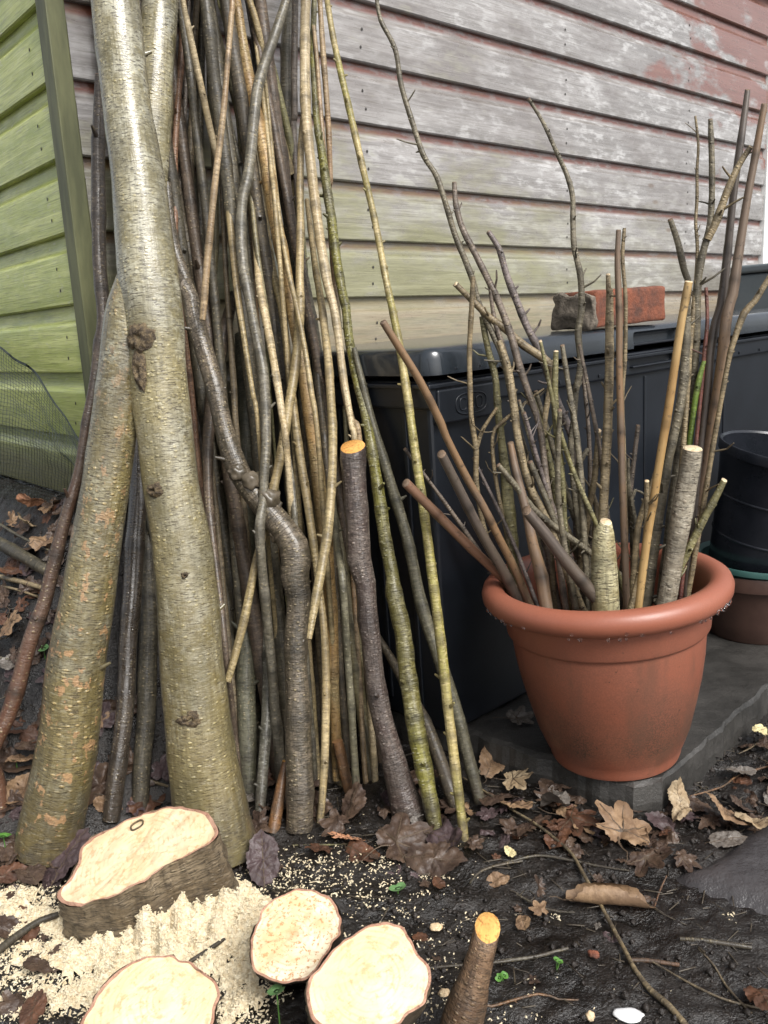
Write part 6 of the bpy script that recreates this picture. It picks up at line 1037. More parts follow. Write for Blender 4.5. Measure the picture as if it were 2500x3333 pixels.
LEAVES = [
('maple', 'tan', 0.3139, 1.0575, 0.0197, 0.0942, 1.3, -0.15, 0.35, 0.4, 0, 'large tan lobed leaf with dark veins lying below the pot'),
('oval', 'tan', 0.1584, 1.2747, 0.0194, 0.0563, 1.2, -0.24, 0.5, 0.9, 0, 'folded tan leaf at the left slab corner'),
('maple', 'pale', 0.1846, 1.2218, 0.0142, 0.0617, -0.3, -0.23, 0.13, 0.4, 0, 'pale ragged leaf just left of the pot foot'),
('maple', 'grey', 0.2115, 1.3472, 0.058, 0.0598, 0.2, 0, 0.1, 0.4, 0, 'greyish leaf on the slab between box and pot'),
('oval', 'grey', 0.2371, 1.1449, 0.0198, 0.0576, 4.65, -0.46, 0.04, 1.0, 0, 'olive grey curled leaf below left of the pot'),
('oval', 'tan', 0.1805, 1.1538, 0.0099, 0.0387, 2.92, -0.02, 0.27, 0.8, 0, 'small tan leaf by the yellow green foot'),
('maple', 'russet', 0.2518, 1.1109, 0.0092, 0.0717, 5.66, 0, 0.15, 0.4, 0, 'reddish brown leaf with a hole left of the large tan leaf'),
('oval', 'pale', 0.4176, 1.1277, 0.0288, 0.0391, 1.5, -1.0, 0.3, 1.0, 0, 'upright pale curled leaf at the slab corner'),
('oval', 'pale', 0.4123, 1.0988, 0.0194, 0.0321, 0.71, -0.1, -0.15, 1.0, 0, 'small pale crumpled leaf under the slab corner'),
('oval', 'tan', 0.4738, 1.0866, 0.0234, 0.0581, 2.2, -0.3, 0.5, 0.6, 0, 'brown veined leaf leaning in the litter right of the slab corner'),
('oval', 'pale', 0.5036, 1.0656, 0.02, 0.0421, -0.6, 0.03, -0.25, 1.1, 0, 'long curled leaf with a pale edge near the right margin'),
('oval', 'grey', 0.4588, 1.0458, 0.0063, 0.0445, 0.08, -0.07, 0.03, 0.3, 0, 'silvery wet leaf flat on the path edge'),
('maple', 'dark', 0.3809, 1.0056, 0.0066, 0.0438, 5.75, 0.16, 0.01, 0.4, 0, 'dark wet leaf below the pale curled leaves'),
('maple', 'dark', 0.3327, 1.0129, 0.0073, 0.0662, 5.01, -0.12, 0.18, 0.5, 0, 'shredded dark leaf under the large tan leaf'),
('oval', 'cream', 0.6318, 1.3264, 0.0194, 0.0321, 0.8, 0.21, 0.4, 0.9, 0, 'cream yellow leaf at the right edge above the path'),
('oval', 'grey', 0.5499, 1.2156, 0.0102, 0.0379, 0.01, 0.09, -0.1, 0.6, 0, 'grey leaf beside the broken slab edge'),
('oval', 'tan', 0.2561, 0.9298, 0.0025, 0.0858, -0.22, 0, -0.3, 0.2, 1, 'rolled up brown leaf lying on the open soil'),
('oval', 'russet', 0.3796, 0.7636, 0.0101, 0.0453, 1.35, 0.4, -0.04, 0.8, 0, 'large brown leaf at the lower right edge'),
('maple', 'dark', -0.0079, 1.0696, 0.0125, 0.0982, 0.5, -0.05, 0.3, 0.3, 0, 'largest dark brown lobed leaf at the foot of the log'),
('oval', 'dark', 0.0438, 1.0291, 0.0113, 0.0672, -0.3, -0.12, 0.49, 0.6, 0, 'dark glossy leaf right of the largest dark leaf'),
('oval', 'purple', 0.0639, 1.058, 0.0196, 0.0568, -0.9, -0.29, 0.5, 1.0, 0, 'purple brown leaf folded round the foot of the spotted branch'),
('oak', 'pink', -0.0802, 1.087, 0.0142, 0.0502, 2.7, 0, 0.45, 0.25, 0, 'small pinkish tan wavy lobed leaf before the bent branch'),
('oval', 'russet', -0.0573, 1.0591, 0.0063, 0.0479, -0.7, -0.07, 0.13, 0.7, 0, 'narrow russet leaf under the pinkish leaf'),
('oval', 'purple', -0.1952, 1.0406, 0.0178, 0.0589, 1.7, -0.75, 0.1, 0.3, 0, 'upright purple grey leaf by the split trunk foot'),
('oval', 'dark', -0.0737, 1.1622, 0.0199, 0.0584, 4.34, 0.46, 0.41, 0.6, 0, 'dark leaf in the gap between bent branch and log'),
('oval', 'russet', 0.0465, 0.9818, 0.0073, 0.0202, 1.88, 0, 0, 0.5, 0, 'tiny orange brown leaf scrap on the soil'),
('oval', 'purple', -0.4716, 1.0556, 0.0292, 0.0625, 1.0, -0.6, -0.09, 0.4, 0, 'slate coloured leaf between left trunk foot and sloping stump'),
('oval', 'dark', -0.5232, 1.0403, 0.0196, 0.053, 2.27, 0.06, 0.1, 0.6, 0, 'dark brown leaf in front of the left trunk foot'),
('oval', 'russet', -0.555, 1.038, 0.0173, 0.0411, 0.41, -0.09, 0.26, 0.6, 0, 'russet leaf at the left edge by the sawdust'),
('maple', 'tan', -0.6222, 1.304, 0.2982, 0.0626, -1.2, 0.3, 0.8, 0.4, 0, 'pale brown lobed leaf hanging on the heap at the left edge'),
('maple', 'pale', -0.6391, 1.4624, 0.4294, 0.0475, 2.12, 0.01, 0.8, 0.8, 0, 'tan crinkled leaf behind the netting'),
('oval', 'tan', -0.5717, 1.3729, 0.4157, 0.0469, 0.4, -0.14, 0.34, 0.9, 0, 'orange brown curled leaf beside the dark bowed branch'),
('oval', 'pink', -0.6517, 1.5241, 0.4565, 0.0468, 3.02, -0.09, 0.8, 0.8, 0, 'pale orange leaf at the foot of the green wall'),
('oval', 'tan', -0.5873, 1.4546, 0.4586, 0.0373, 4.43, 0.21, 0.51, 0.8, 0, 'small tan leaf wedged under the lowest green board'),
('oval', 'russet', -0.636, 1.381, 0.3633, 0.0504, 0.14, 0.19, -0.0, 0.6, 0, 'russet leaf below the dark fallen bough on the heap'),
('oval', 'grey', -0.5599, 1.3499, 0.3922, 0.0351, 0.11, -0.39, 0.04, 0.6, 0, 'dull grey leaf on the heap next to the bowed branch'),
('oval', 'tan', -0.5772, 1.1782, 0.1173, 0.0388, 3.63, -0.19, 0.06, 0.9, 0, 'tan leaf low on the heap beside the left trunk'),
('oval', 'dark', -0.5681, 1.1923, 0.1364, 0.0391, 1.14, 0.0, 0.13, 0.7, 0, 'brown leaf pressed to the left trunk'),
('oval', 'tan', 0.1448, 0.9002, 0.0065, 0.024, 4.75, -0.04, 0.43, 0.5, 0, 'small tan leaf on soil behind the thin stub'),
('oval', 'cream', 0.1511, 1.0409, 0.0076, 0.0165, 2.16, -0.2, -0.15, 0.8, 0, 'tiny yellow leaf scrap near the yellow green foot'),
('oval', 'russet', -0.4234, 0.8029, 0.0077, 0.0378, 4.87, 0.19, 0.26, 0.5, 0, 'reddish sodden leaf in the lower left corner'),
('oval', 'dark', -0.4329, 0.8736, 0.01, 0.0482, 0.6, 0.21, 0.12, 0.5, 0, 'black wet leaf stuck in sawdust at the lower left')]
for i, (kind, mat, x, y, z, size, yaw, pitch, rollr, curl, rl, label) in enumerate(LEAVES):
    me = leaf_mesh(kind, size, curl, 20+i, True, rl); me.materials.append(M['leaf_'+mat]); me.materials.append(M['leaf_vein'])
    e = (Matrix.Rotation(yaw, 3, 'Z') @ Matrix.Rotation(pitch, 3, 'Y') @ Matrix.Rotation(rollr, 3, 'X'))
    zmin = min((e @ Vector(q.co)).z for q in me.vertices) if False else 0
    o = link('fallen_leaf', me, None, None, (x, y, z)); o.rotation_euler = e.to_euler(); tag(o, label, 'leaf', 'fallen leaves')
# litter of leaf fragments nobody could count
LIT = [
(0.295, 1.098, 0.13, 0.03, 24, 0.02, 0.055, 0.012),
(0.444, 1.094, 0.08, 0.05, 24, 0.02, 0.055, 0.014),
(0.203, 1.153, 0.08, 0.04, 18, 0.03, 0.06, 0.02),
(0.008, 1.076, 0.09, 0.025, 9, 0.02, 0.05, 0.02),
(-0.649, 1.432, 0.08, 0.06, 34, 0.02, 0.055, 0.02),
(-0.61, 1.269, 0.06, 0.06, 36, 0.02, 0.055, 0.02),
(-0.571, 1.185, 0.08, 0.05, 26, 0.03, 0.07, 0.025),
(-0.505, 1.088, 0.07, 0.03, 14, 0.03, 0.06, 0.02),
(-0.12, 1.198, 0.14, 0.05, 26, 0.03, 0.06, 0.02),
(-0.379, 1.217, 0.1, 0.05, 18, 0.03, 0.06, 0.02),
(0.589, 1.27, 0.05, 0.06, 14, 0.025, 0.05, 0.02),
(-0.471, 0.901, 0.06, 0.04, 8, 0.03, 0.05, 0.02),
(0.15, 1.044, 0.1, 0.04, 10, 0.015, 0.035, 0.008),
(0.31, 0.932, 0.15, 0.08, 14, 0.012, 0.03, 0.006)]
proto = [(leaf_mesh(kd, 1, cu, 500+i, False), kd) for i, (kd, cu) in enumerate((('maple', .5), ('maple', .9), ('oval', .7), ('oak', .6), ('maple', .3), ('oval', 1.1)))]
pdat = [([tuple(q.co) for q in m_[0].vertices], [tuple(p.vertices) for p in m_[0].polygons]) for m_ in proto]
lm_names = ['leaf_dark', 'leaf_grey', 'leaf_russet', 'leaf_tan', 'leaf_purple']
v, f, mi = [], [], []
for (cx, cy, sx, sy, n_, smin, smax, lift) in LIT:
    for _ in range(n_):
        x, y = rs.gauss(cx, sx), rs.gauss(cy, sy)
        if (Vector((x, y, 0))-PC).dot(UX) > -.02 and (Vector((x, y, 0))-PC).dot(VX) > -.03: continue
        pv, pf = rs.choice(pdat); s_ = rs.uniform(smin, smax); e = Euler((rs.gauss(0, .22), rs.gauss(0, .22), rs.uniform(0, 6.28))).to_matrix(); b = len(v); zz = gz(x, y)+rs.uniform(-.001, lift*.7)
        eps = .02; nx_ = (gz(x+eps, y)-gz(x-eps, y))/(2*eps); ny_ = (gz(x, y+eps)-gz(x, y-eps))/(2*eps)
        sl_ = Vector((0, 0, 1)).rotation_difference(Vector((-nx_, -ny_, 1)).normalized()).to_matrix()
        e = sl_ @ e
        for q in pv: w_ = e @ (Vector(q)*s_); v.append((x+w_.x, y+w_.y, max(gz(x, y)-.004, zz+w_.z)))
        m_ = rs.choices(range(5), (12, 1, 2, 1.2, 2))[0]
        for q in pf: f.append(tuple(b+t for t in q)); mi.append(m_)
me = mesh('leaf_litter', v, f, True, mi)
for n__ in lm_names: me.materials.append(M[n__])
tag(link('leaf_litter', me, None), 'dark sodden leaf litter covering the soil around the poles', 'leaf litter', kind='stuff')

# green seedlings
def round_leaf(r, lob=.0, seed=0):
    v, f = [(0, 0, 0)], []
    n_ = 28
    for k_ in (1, 2, 3):
        for j in range(n_):
            a = 2*math.pi*j/n_; rr = r*k_/3*(1+lob*math.cos(a*5+seed))*(1-.35*math.exp(-((a-math.pi)/.28)**2)); v.append((rr*math.cos(a), rr*math.sin(a), .18*rr*rr/r+.05*r*noise.noise(Vector((rr*90, a, seed)))))
    for j in range(n_):
        k_ = (j+1) % n_; f.append((0, 1+j, 1+k_)); f += [(1+q*n_+j, 1+q*n_+k_, 1+(q+1)*n_+k_, 1+(q+1)*n_+j) for q in (0, 1)]
    return mesh('leaf', v, f)
SEED = [
(-0.5775, 1.0914, 0.0207, 0.0115, 1, 0.022, 'green_leaf', 'round green seedling leaf at the left edge by the trunk foot'),
(-0.2446, 1.0612, -0.0017, 0.0073, 2, 0.008, 'green_leaf', 'tiny bright green seedling at the split trunk foot'),
(-0.0085, 0.9767, -0.001, 0.0117, 1, 0.008, 'green_leaf_pale', 'green seedling leaf on the soil right of the sprinkled sawdust'),
(-0.1423, 0.766, -0.0004, 0.011, 1, 0.055, 'green_leaf_pale', 'round green leaf on a tall stem between the two touching stumps'),
(0.1719, 0.8318, -0.0, 0.0043, 2, 0.008, 'green_leaf', 'small green sprout by the dark twig right of the thin stub'),
(0.1049, 0.8152, -0.0011, 0.0048, 2, 0.008, 'green_leaf', 'small green sprout immediately right of the thin stub'),
(-0.5582, 1.2712, 0.2409, 0.009, 1, 0.02, 'green_leaf_pale', 'green leaf half hidden behind the bowed branch'),
(-0.5853, 1.1788, 0.0979, 0.0093, 1, 0.02, 'green_leaf', 'curled green shoot low on the heap at the left')]
for i, (x, y, z, size, nl, stem, mat, label) in enumerate(SEED):
    e = tag(empty('seedling', (x, y, z)), label, 'seedling', 'seedlings'); rg = random.Random(i)
    for q in range(nl):
        a = rg.uniform(0, 6.28) if nl > 1 else 0; d = size*(.8 if nl > 1 else 0); h = stem*rg.uniform(.8, 1)
        p = Vector((math.cos(a)*d, math.sin(a)*d, h)); o = link('leaf', round_leaf(size*rg.uniform(.8, 1), .04, i+q), M[mat], e, p); o.rotation_euler = (rg.uniform(-.3, .3)+.35, rg.uniform(-.25, .25), rg.uniform(0, 6))
        vv, ff, m2, u2 = [], [], [], []; cone(vv, ff, m2, u2, Vector((0, 0, -.004)), p+Vector((0, 0, .004)), .0009, .0006, (p+Vector((0, 0, .004))).length, 6)
        link('stem', mesh('stem', vv, ff), M['green_leaf'], e)

# twigs lying on the ground
TWIGS = [
('twigtan', [(0.107, 1.252, 0.0024, 0.00138), (0.1278, 1.2219, 0.0021, 0.0015), (0.1669, 1.1599, 0.0011, 0.0018), (0.1975, 1.1167, 0.0012, 0.00199), (0.2187, 1.0748, 0.0027, 0.00217), (0.2361, 1.0357, 0.0016, 0.0021), (0.242, 0.9841, 0.0017, 0.00245), (0.2475, 0.9367, 0.0018, 0.00235), (0.2514, 0.8893, 0.0027, 0.00245), (0.2559, 0.849, 0.0009, 0.00256), (0.2578, 0.8164, 0.0017, 0.00285), (0.2652, 0.7863, 0.0018, 0.00313), (0.2777, 0.7636, 0.0004, 0.00342), (0.2876, 0.7366, 0.0003, 0.00349)], 'longest twig sweeping from the poles to the bottom edge'),
('shade', [(0.0886, 0.9881, -0.0005, 0.00124), (0.1064, 1.0108, -0.001, 0.00152), (0.1444, 1.0266, -0.0001, 0.0018), (0.1903, 1.0377, -0.0019, 0.00182), (0.234, 1.0243, -0.001, 0.0018), (0.2688, 1.0102, -0.0018, 0.00152), (0.3048, 0.9949, -0.0016, 0.00113)], 'arched black root lying on the soil'),
('grey', [(0.1015, 0.843, -0.0004, 0.00156), (0.1097, 0.8458, -0.0021, 0.00196), (0.1473, 0.8472, -0.0, 0.00196), (0.1766, 0.8557, -0.0022, 0.00198), (0.1912, 0.8588, -0.0011, 0.00179)], 'grey twig pointing right beside the thin stub'),
('redbrown', [(0.0813, 0.7787, -0.0023, 0.00128), (0.0888, 0.7791, -0.001, 0.00146), (0.1417, 0.7875, -0.0013, 0.00129), (0.1631, 0.784, -0.0006, 0.0011), (0.185, 0.7832, -0.0022, 0.00092)], 'red twig near the bottom edge right of the thin stub'),
('red', [(0.2558, 0.8354, -0.0023, 0.00291), (0.2768, 0.834, -0.0025, 0.00271), (0.3116, 0.8231, -0.0008, 0.0023)], 'short thick dark red twig under the longest twig'),
('brown', [(0.2791, 0.8352, -0.0002, 0.00097), (0.3141, 0.7936, -0.0014, 0.0013), (0.3451, 0.7696, -0.0008, 0.00127), (0.3823, 0.7562, -0.0024, 0.00125)], 'brown twig running to the right edge near the bottom'),
('brown', [(0.3406, 0.8438, -0.0023, 0.00098), (0.3483, 0.8188, -0.0016, 0.00114), (0.3516, 0.7942, -0.0021, 0.0013), (0.356, 0.7697, -0.0016, 0.00127), (0.3619, 0.7502, -0.0007, 0.00124)], 'thin twig slanting to the lower right corner'),
('shade2', [(0.2532, 0.9585, -0.0014, 0.00087), (0.2757, 0.9533, -0.0001, 0.00098), (0.3038, 0.9389, -0.0008, 0.00107), (0.3167, 0.9132, -0.0012, 0.00105), (0.3431, 0.8879, -0.0007, 0.00082)], 'fine curved twig right of the rolled leaf'),
('shade', [(0.1466, 0.961, -0.0005, 0.00131), (0.1596, 0.9481, -0.0014, 0.00151), (0.1743, 0.9348, -0.002, 0.0016), (0.1937, 0.9257, -0.0022, 0.00148), (0.2139, 0.9217, -0.0015, 0.00127)], 'dark twig left of the rolled leaf'),
('shade', [(0.3252, 0.861, -0.002, 0.00239), (0.3565, 0.8543, -0.0018, 0.00277), (0.4037, 0.8447, -0.0013, 0.00255)], 'flat dark stick on the path edge'),
('shade', [(0.4584, 0.9886, -0.0008, 0.00112), (0.4709, 0.9765, -0.0017, 0.00155), (0.4815, 0.9611, -0.0011, 0.00153)], 'dark twig on the path at the right margin'),
('shade', [(0.3924, 0.9743, -0.0016, 0.00088), (0.4079, 0.9743, -0.0001, 0.00111), (0.4244, 0.9767, -0.0015, 0.00089)], 'short black twig on the path'),
('shade2', [(0.432, 0.979, -0.0011, 0.00067), (0.4266, 0.9609, -0.0001, 0.00087), (0.4139, 0.9176, -0.001, 0.00074)], 'thin upright looking twig on the path'),
('red', [(0.3504, 0.9809, -0.0001, 0.00089), (0.3326, 0.9545, -0.002, 0.00109), (0.3163, 0.9246, -0.0004, 0.00074)], 'thin red twig above the rolled leaf end'),
('redbrown', [(0.451, 1.1663, -0.0001, 0.00115), (0.5086, 1.1876, -0.0002, 0.00146), (0.5485, 1.2193, -0.0015, 0.00164), (0.6187, 1.2412, -0.0015, 0.00152)], 'reddish twig over the litter right of the slab'),
('twigtan', [(0.5772, 1.2865, -0.0004, 0.00094), (0.6126, 1.3095, -0.001, 0.00127), (0.6575, 1.3522, -0.0012, 0.00131)], 'fine pale twig by the cream yellow leaf'),
('green', [(-0.1602, 1.0966, -0.0017, 0.00109), (-0.0998, 1.0903, -0.0001, 0.00108), (-0.0564, 1.0828, -0.0016, 0.00094)], 'straight green stalk in front of the bent branch'),
('shade', [(-0.5018, 0.8877, 0.0106, 0.00509), (-0.4861, 0.9184, 0.0104, 0.00482), (-0.4689, 0.9394, 0.0119, 0.00428), (-0.4504, 0.9525, 0.0103, 0.00368)], 'thick dark root pointing left from the sloping stump'),
('shade2', [(-0.2575, 0.8534, 0.013, 0.00256), (-0.2342, 0.8761, 0.0131, 0.00242), (-0.2103, 0.903, 0.0131, 0.00207)], 'grey brown twig across the sawdust behind the bottom stump'),
('redbrown', [(-0.4715, 0.8154, -0.0006, 0.00228), (-0.455, 0.8308, -0.0001, 0.00212), (-0.4426, 0.8472, -0.0021, 0.00157)], 'reddish twig on sawdust at the left edge'),
('twigtan', [(-0.6093, 1.1639, 0.0749, 0.00255), (-0.5896, 1.1682, 0.0825, 0.00255), (-0.5755, 1.1729, 0.0873, 0.00231)], 'pale straw at the foot of the heap'),
('shade', [(-0.7073, 1.4838, 0.383, 0.01141), (-0.6268, 1.3897, 0.3809, 0.01073), (-0.5637, 1.3331, 0.368, 0.00964), (-0.5492, 1.3275, 0.3581, 0.00859)], 'dark fallen bough low in the netting corner'),
('shade', [(-0.721, 1.5332, 0.4113, 0.00274), (-0.6275, 1.4181, 0.407, 0.00254), (-0.5567, 1.3527, 0.398, 0.00209)], 'thin black stalk under the netting'),
('twigtan', [(-0.6808, 1.4174, 0.3401, 0.0044), (-0.6212, 1.3564, 0.3479, 0.00421), (-0.5703, 1.3237, 0.3443, 0.00378), (-0.5556, 1.32, 0.3411, 0.00343)], 'orange brown stick poking from behind the bowed branch'),
('twigtan', [(-0.668, 1.3936, 0.3315, 0.00217), (-0.6166, 1.3418, 0.3376, 0.00209), (-0.5764, 1.3175, 0.3323, 0.00171)], 'thin tan stalk under the orange brown stick'),
('grey', [(-0.6395, 1.2889, 0.2399, 0.00238), (-0.6171, 1.2764, 0.2402, 0.00236), (-0.5936, 1.2682, 0.2386, 0.00201)], 'grey twig on the heap left of the bowed branch'),
('twigtan', [(-0.4195, 1.2087, 0.0604, 0.00238), (-0.3959, 1.214, 0.0472, 0.00266), (-0.3694, 1.2194, 0.0336, 0.00187)], 'pale splinter of wood between the two trunk feet'),
('shade', [(0.0204, 0.8374, -0.0013, 0.00151), (0.0554, 0.8416, -0.0008, 0.00152), (0.099, 0.8429, -0.0009, 0.00174), (0.1346, 0.8476, -0.0021, 0.00175)], 'dark wet twig passing behind the thin stub'),
('shade2', [(0.0898, 0.9924, -0.0013, 0.00125), (0.1071, 1.0106, -0.0013, 0.00152), (0.1366, 1.0213, -0.0021, 0.00179), (0.166, 1.0283, -0.0001, 0.00154)], 'brown curved twig right of the dark leaves')]
for i, (mat, pts, label) in enumerate(TWIGS):
    P = [(x, y, max(z, gz(x, y))+r_*.7, r_) for x, y, z, r_ in pts]
    make_stick('twig', mat, label, 'twig', 'twigs lying on the ground', '', .35, P, 600+i)
# small debris sticks, uncountable
v, f = [], []
mi, uvd = [], []
for _ in range(900):
    x, y = rs.uniform(-.7, .85), rs.uniform(.68, 1.35)
    if -.6 < x < .1 and y < 1.02 and rs.random() < .7: continue
    a = rs.uniform(0, 6.28); L = rs.uniform(.006, .035); d = Vector((math.cos(a), math.sin(a), rs.uniform(-.1, .15))); r_ = rs.uniform(.0005, .0014)
    cone(v, f, mi, uvd, Vector((x, y, gz(x, y)+.0025)), d, r_, r_*.6, L, 5)
me = mesh('debris', v, f); tag(link('ground_debris', me, M['shade2']), 'tiny broken bits of twig strewn on the wet soil', 'debris', kind='stuff')
# white scrap, pebbles
SCR = [
('paper_scrap', 'scrap', 'scrap', 0.2335, 0.7589, -0.0009, 0.0164, 0.0097, 0.003, -0.1, 'white torn scrap at the bottom edge'),
('pebble', 'pebble', 'cut_pale', 0.0371, 0.909, -0.0009, 0.0081, 0.0061, 0.004, 0, 'pale oval pebble on the soil behind the large stump'),
('pebble', 'pebble', 'cut_pale', 0.0386, 0.7994, 0.0009, 0.0068, 0.0062, 0.005, 0, 'buff pebble beside the thin stub'),
('pebble', 'pebble', 'brick_red', 0.2184, 0.8471, 0.0007, 0.0071, 0.0049, 0.004, -0.5, 'tiny red chip near the longest twig'),
('pebble', 'pebble', 'cut_pale', 0.1923, 0.7591, -0.0001, 0.005, 0.0052, 0.005, 0, 'tan pebble left of the white scrap')]
for (nm, cat, mat, x, y, z, sx, sy, sz, yaw, label) in SCR:
    bm = bmesh.new(); bmesh.ops.create_icosphere(bm, subdivisions=3, radius=1)
    for q in bm.verts:
        p = q.co.copy(); k_ = 1+.3*noise.noise(p*1.7+Vector((x*90, y*70, 0)))+.12*noise.noise(p*5); q.co = Vector((p.x*sx*k_, p.y*sy*k_, p.z*sz*k_))
    o = link(nm, bm_mesh(nm, bm, True), M[mat], None, (x, y, z)); o.rotation_euler = (0, 0, yaw); tag(o, label, cat)

# ------------------------------------------------------------------ netting draped by the green wall
NET = [
[(-1.1558, 2.1441, 0.7688), (-1.0684, 2.0438, 0.7653), (-0.9889, 1.9527, 0.762), (-0.9163, 1.8695, 0.7591), (-0.8497, 1.7933, 0.7563), (-0.7889, 1.7238, 0.7521), (-0.7346, 1.6619, 0.7419), (-0.6859, 1.6065, 0.7262), (-0.6418, 1.5564, 0.7052), (-0.6018, 1.5111, 0.6794), (-0.5653, 1.4698, 0.6489), (-0.5317, 1.432, 0.6138), (-0.5008, 1.3972, 0.5742)],
[(-1.1064, 2.0364, 0.7172), (-1.0245, 1.9445, 0.7161), (-0.95, 1.861, 0.7151), (-0.8819, 1.785, 0.7141), (-0.8194, 1.7154, 0.7132), (-0.7623, 1.6521, 0.7109), (-0.711, 1.5956, 0.7035), (-0.6648, 1.5449, 0.6911), (-0.6228, 1.4992, 0.6742), (-0.5845, 1.4577, 0.6529), (-0.5494, 1.4199, 0.6276), (-0.517, 1.3853, 0.5983), (-0.487, 1.3534, 0.565)],
[(-1.0693, 1.9529, 0.6695), (-0.9917, 1.8673, 0.6705), (-0.921, 1.7899, 0.6714), (-0.8564, 1.7194, 0.6722), (-0.797, 1.655, 0.6729), (-0.7426, 1.5964, 0.6723), (-0.6936, 1.544, 0.6672), (-0.6492, 1.497, 0.6578), (-0.6087, 1.4545, 0.6445), (-0.5716, 1.4159, 0.6275), (-0.5374, 1.3807, 0.6069), (-0.5057, 1.3484, 0.5829), (-0.4763, 1.3187, 0.5555)],
[(-1.0531, 1.9084, 0.6233), (-0.9774, 1.826, 0.6263), (-0.9085, 1.7516, 0.629), (-0.8455, 1.6839, 0.6314), (-0.7876, 1.6222, 0.6336), (-0.7346, 1.5661, 0.6345), (-0.6865, 1.5158, 0.6315), (-0.6428, 1.4705, 0.6249), (-0.6028, 1.4295, 0.6149), (-0.5659, 1.3922, 0.6018), (-0.5318, 1.3581, 0.5856), (-0.5001, 1.3268, 0.5665), (-0.4705, 1.2979, 0.5446)],
[(-1.0643, 1.9136, 0.5748), (-0.9874, 1.8301, 0.5799), (-0.9175, 1.7548, 0.5845), (-0.8537, 1.6865, 0.5887), (-0.7951, 1.6243, 0.5924), (-0.7414, 1.5677, 0.595), (-0.6926, 1.5168, 0.5942), (-0.648, 1.4708, 0.5904), (-0.6071, 1.4291, 0.5836), (-0.5693, 1.3909, 0.5743), (-0.5342, 1.356, 0.5624), (-0.5015, 1.3238, 0.5481), (-0.4709, 1.294, 0.5316)],
[(-1.1062, 1.9733, 0.5197), (-1.0245, 1.8839, 0.5275), (-0.9505, 1.8033, 0.5345), (-0.8831, 1.7305, 0.5409), (-0.8214, 1.6642, 0.5466), (-0.7648, 1.6039, 0.5511), (-0.7133, 1.5495, 0.5529), (-0.6662, 1.5001, 0.552), (-0.6227, 1.455, 0.5488), (-0.5826, 1.4138, 0.5434), (-0.5452, 1.3758, 0.536), (-0.5104, 1.3407, 0.5266), (-0.4778, 1.3082, 0.5155)],
[(-1.1787, 2.086, 0.4539), (-1.0886, 1.9858, 0.4654), (-1.0073, 1.8957, 0.4756), (-0.9335, 1.8144, 0.4849), (-0.8661, 1.7405, 0.4933), (-0.8046, 1.6733, 0.5004), (-0.7484, 1.6124, 0.5053), (-0.6969, 1.5568, 0.508), (-0.6494, 1.506, 0.5088), (-0.6055, 1.4593, 0.5079), (-0.5647, 1.4163, 0.5054), (-0.5266, 1.3764, 0.5015), (-0.491, 1.3393, 0.4962)],
[(-1.2779, 2.2439, 0.3746), (-1.1762, 2.1285, 0.3909), (-1.0847, 2.025, 0.4055), (-1.002, 1.9318, 0.4187), (-0.9269, 1.8472, 0.4306), (-0.8583, 1.7703, 0.4412), (-0.7957, 1.7004, 0.4499), (-0.7383, 1.6364, 0.457), (-0.6854, 1.5777, 0.4627), (-0.6365, 1.5236, 0.4671), (-0.5911, 1.4736, 0.4703), (-0.5488, 1.4272, 0.4724), (-0.5093, 1.384, 0.4736)],
[(-1.3968, 2.4331, 0.2806), (-1.2809, 2.2994, 0.3031), (-1.1771, 2.1797, 0.3233), (-1.0836, 2.0721, 0.3415), (-0.9991, 1.9746, 0.3579), (-0.9221, 1.8861, 0.3728), (-0.8518, 1.8053, 0.3864), (-0.7873, 1.7312, 0.3989), (-0.7279, 1.663, 0.4104), (-0.6731, 1.6001, 0.421), (-0.6222, 1.5418, 0.4308), (-0.575, 1.4877, 0.4399), (-0.5309, 1.4374, 0.4483)]]
v, f = [], []
def wire(P, r=.00042):
    b = len(v)
    for i, p in enumerate(P):
        t = (P[min(i+1, len(P)-1)]-P[max(i-1, 0)]).normalized(); a = t.orthogonal().normalized(); c_ = t.cross(a)
        for q in range(3): an = 2.094*q; v.append(tuple(p+(a*math.cos(an)+c_*math.sin(an))*r))
    for i in range(len(P)-1):
        for q in range(3): f.append((b+i*3+q, b+i*3+(q+1) % 3, b+(i+1)*3+(q+1) % 3, b+(i+1)*3+q))
NR_, NC_ = len(NET), len(NET[0])
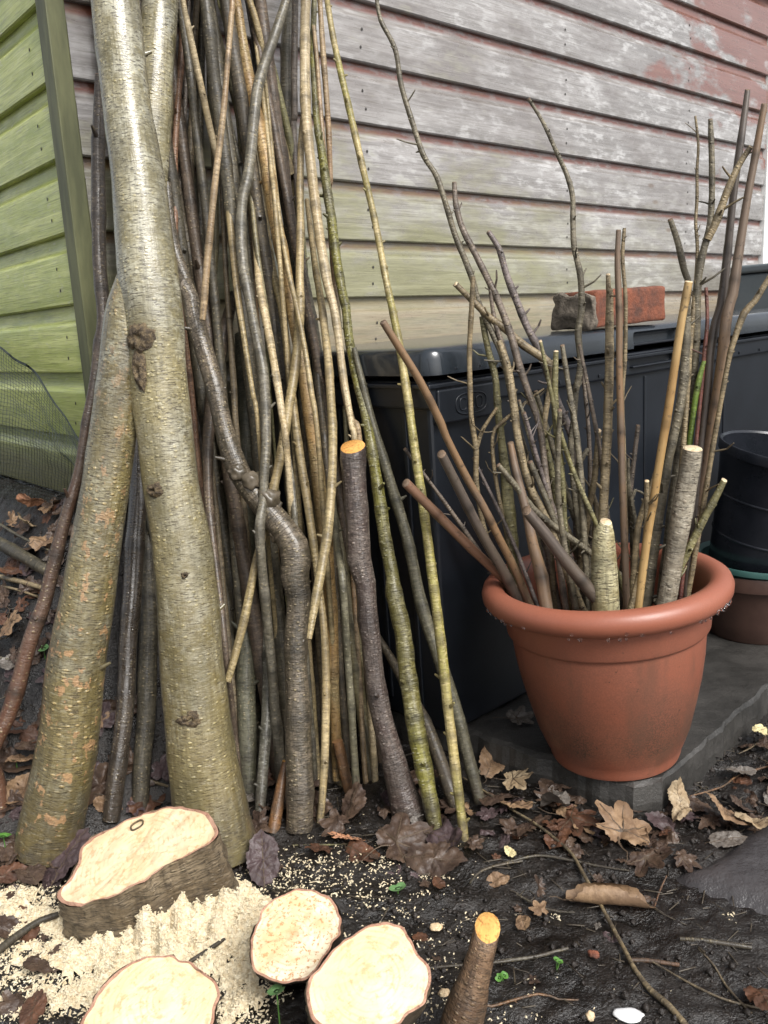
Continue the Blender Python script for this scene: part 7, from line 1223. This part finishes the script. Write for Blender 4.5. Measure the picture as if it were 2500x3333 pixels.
def net_at(s_, t):
    i = min(int(t*(NR_-1)), NR_-2); j = min(int(s_*(NC_-1)), NC_-2); a, b = t*(NR_-1)-i, s_*(NC_-1)-j
    P = [Vector(NET[i+di][j+dj]) for di in (0, 1) for dj in (0, 1)]
    p = (P[0]*(1-b)+P[1]*b)*(1-a)+(P[2]*(1-b)+P[3]*b)*a
    return p+Vector((0, 1, 0))*.014*noise.noise(Vector((s_*5, t*4, 0)))+Vector((1, 0, 1))*.004*noise.noise(Vector((s_*9, t*9, 4)))
for i in range(58): wire([net_at(i/57, q/36) for q in range(37)])
for i in range(44): wire([net_at(q/36, i/43) for q in range(37)])
for i in range(4): wire([net_at(q/36, i*.004) for q in range(37)], .0008)
o = link('garden_netting', mesh('garden_netting', v, f), M['netting']); tag(o, 'fine dark garden netting humped against the green wall', 'netting')

# ------------------------------------------------------------------ shrubs beyond the shed end
def bush(loc, rx, rz, n_, label, seed):
    rg = random.Random(seed); e = tag(empty('shrub', loc), label, 'shrub', 'shrubs beyond the shed'); v, f = [], []
    cl = [Vector((rg.gauss(0, rx*.45), rg.gauss(0, rx*.45), rg.uniform(.15, 1)*rz)) for _ in range(46)]
    for _ in range(n_):
        c_ = rg.choice(cl); p = c_+Vector((rg.gauss(0, .11), rg.gauss(0, .11), rg.gauss(0, .10))); m_ = Euler((rg.uniform(-1, 1), rg.uniform(-1, 1), rg.uniform(0, 6.3))).to_matrix(); s_ = rg.uniform(.022, .045); b = len(v)
        for q in ((-1, 0, 0), (0, -.45, .1), (1, 0, 0), (0, .45, .1)): v.append(tuple(p+m_ @ (Vector(q)*s_)))
        f.append((b, b+1, b+2, b+3))
    link('foliage', mesh('foliage', v, f, False), M['bush_leaf'], e)
    for q in range(6):
        t = rg.choice(cl); P = [(0, 0, -.05, .02), (t.x*.4, t.y*.4, t.z*.5, .014), (t.x, t.y, t.z, .006)]
        vv, ff, m2, u2 = [], [], [], []
        for a, b in zip(P, P[1:]): cone(vv, ff, m2, u2, Vector(a[:3]), Vector(b[:3])-Vector(a[:3]), a[3], b[3], math.dist(a[:3], b[:3]), 7)
        link('stem', mesh('stem', vv, ff), M['shade2'], e)
bush((2.05, 3.95, 0), .55, 1.05, 5200, 'dark green leafy shrub behind the far end of the shed', 1)
bush((3.3, 4.6, 0), .7, 1.2, 5200, 'mid green shrub right of the shed end, mostly out of the picture', 2)
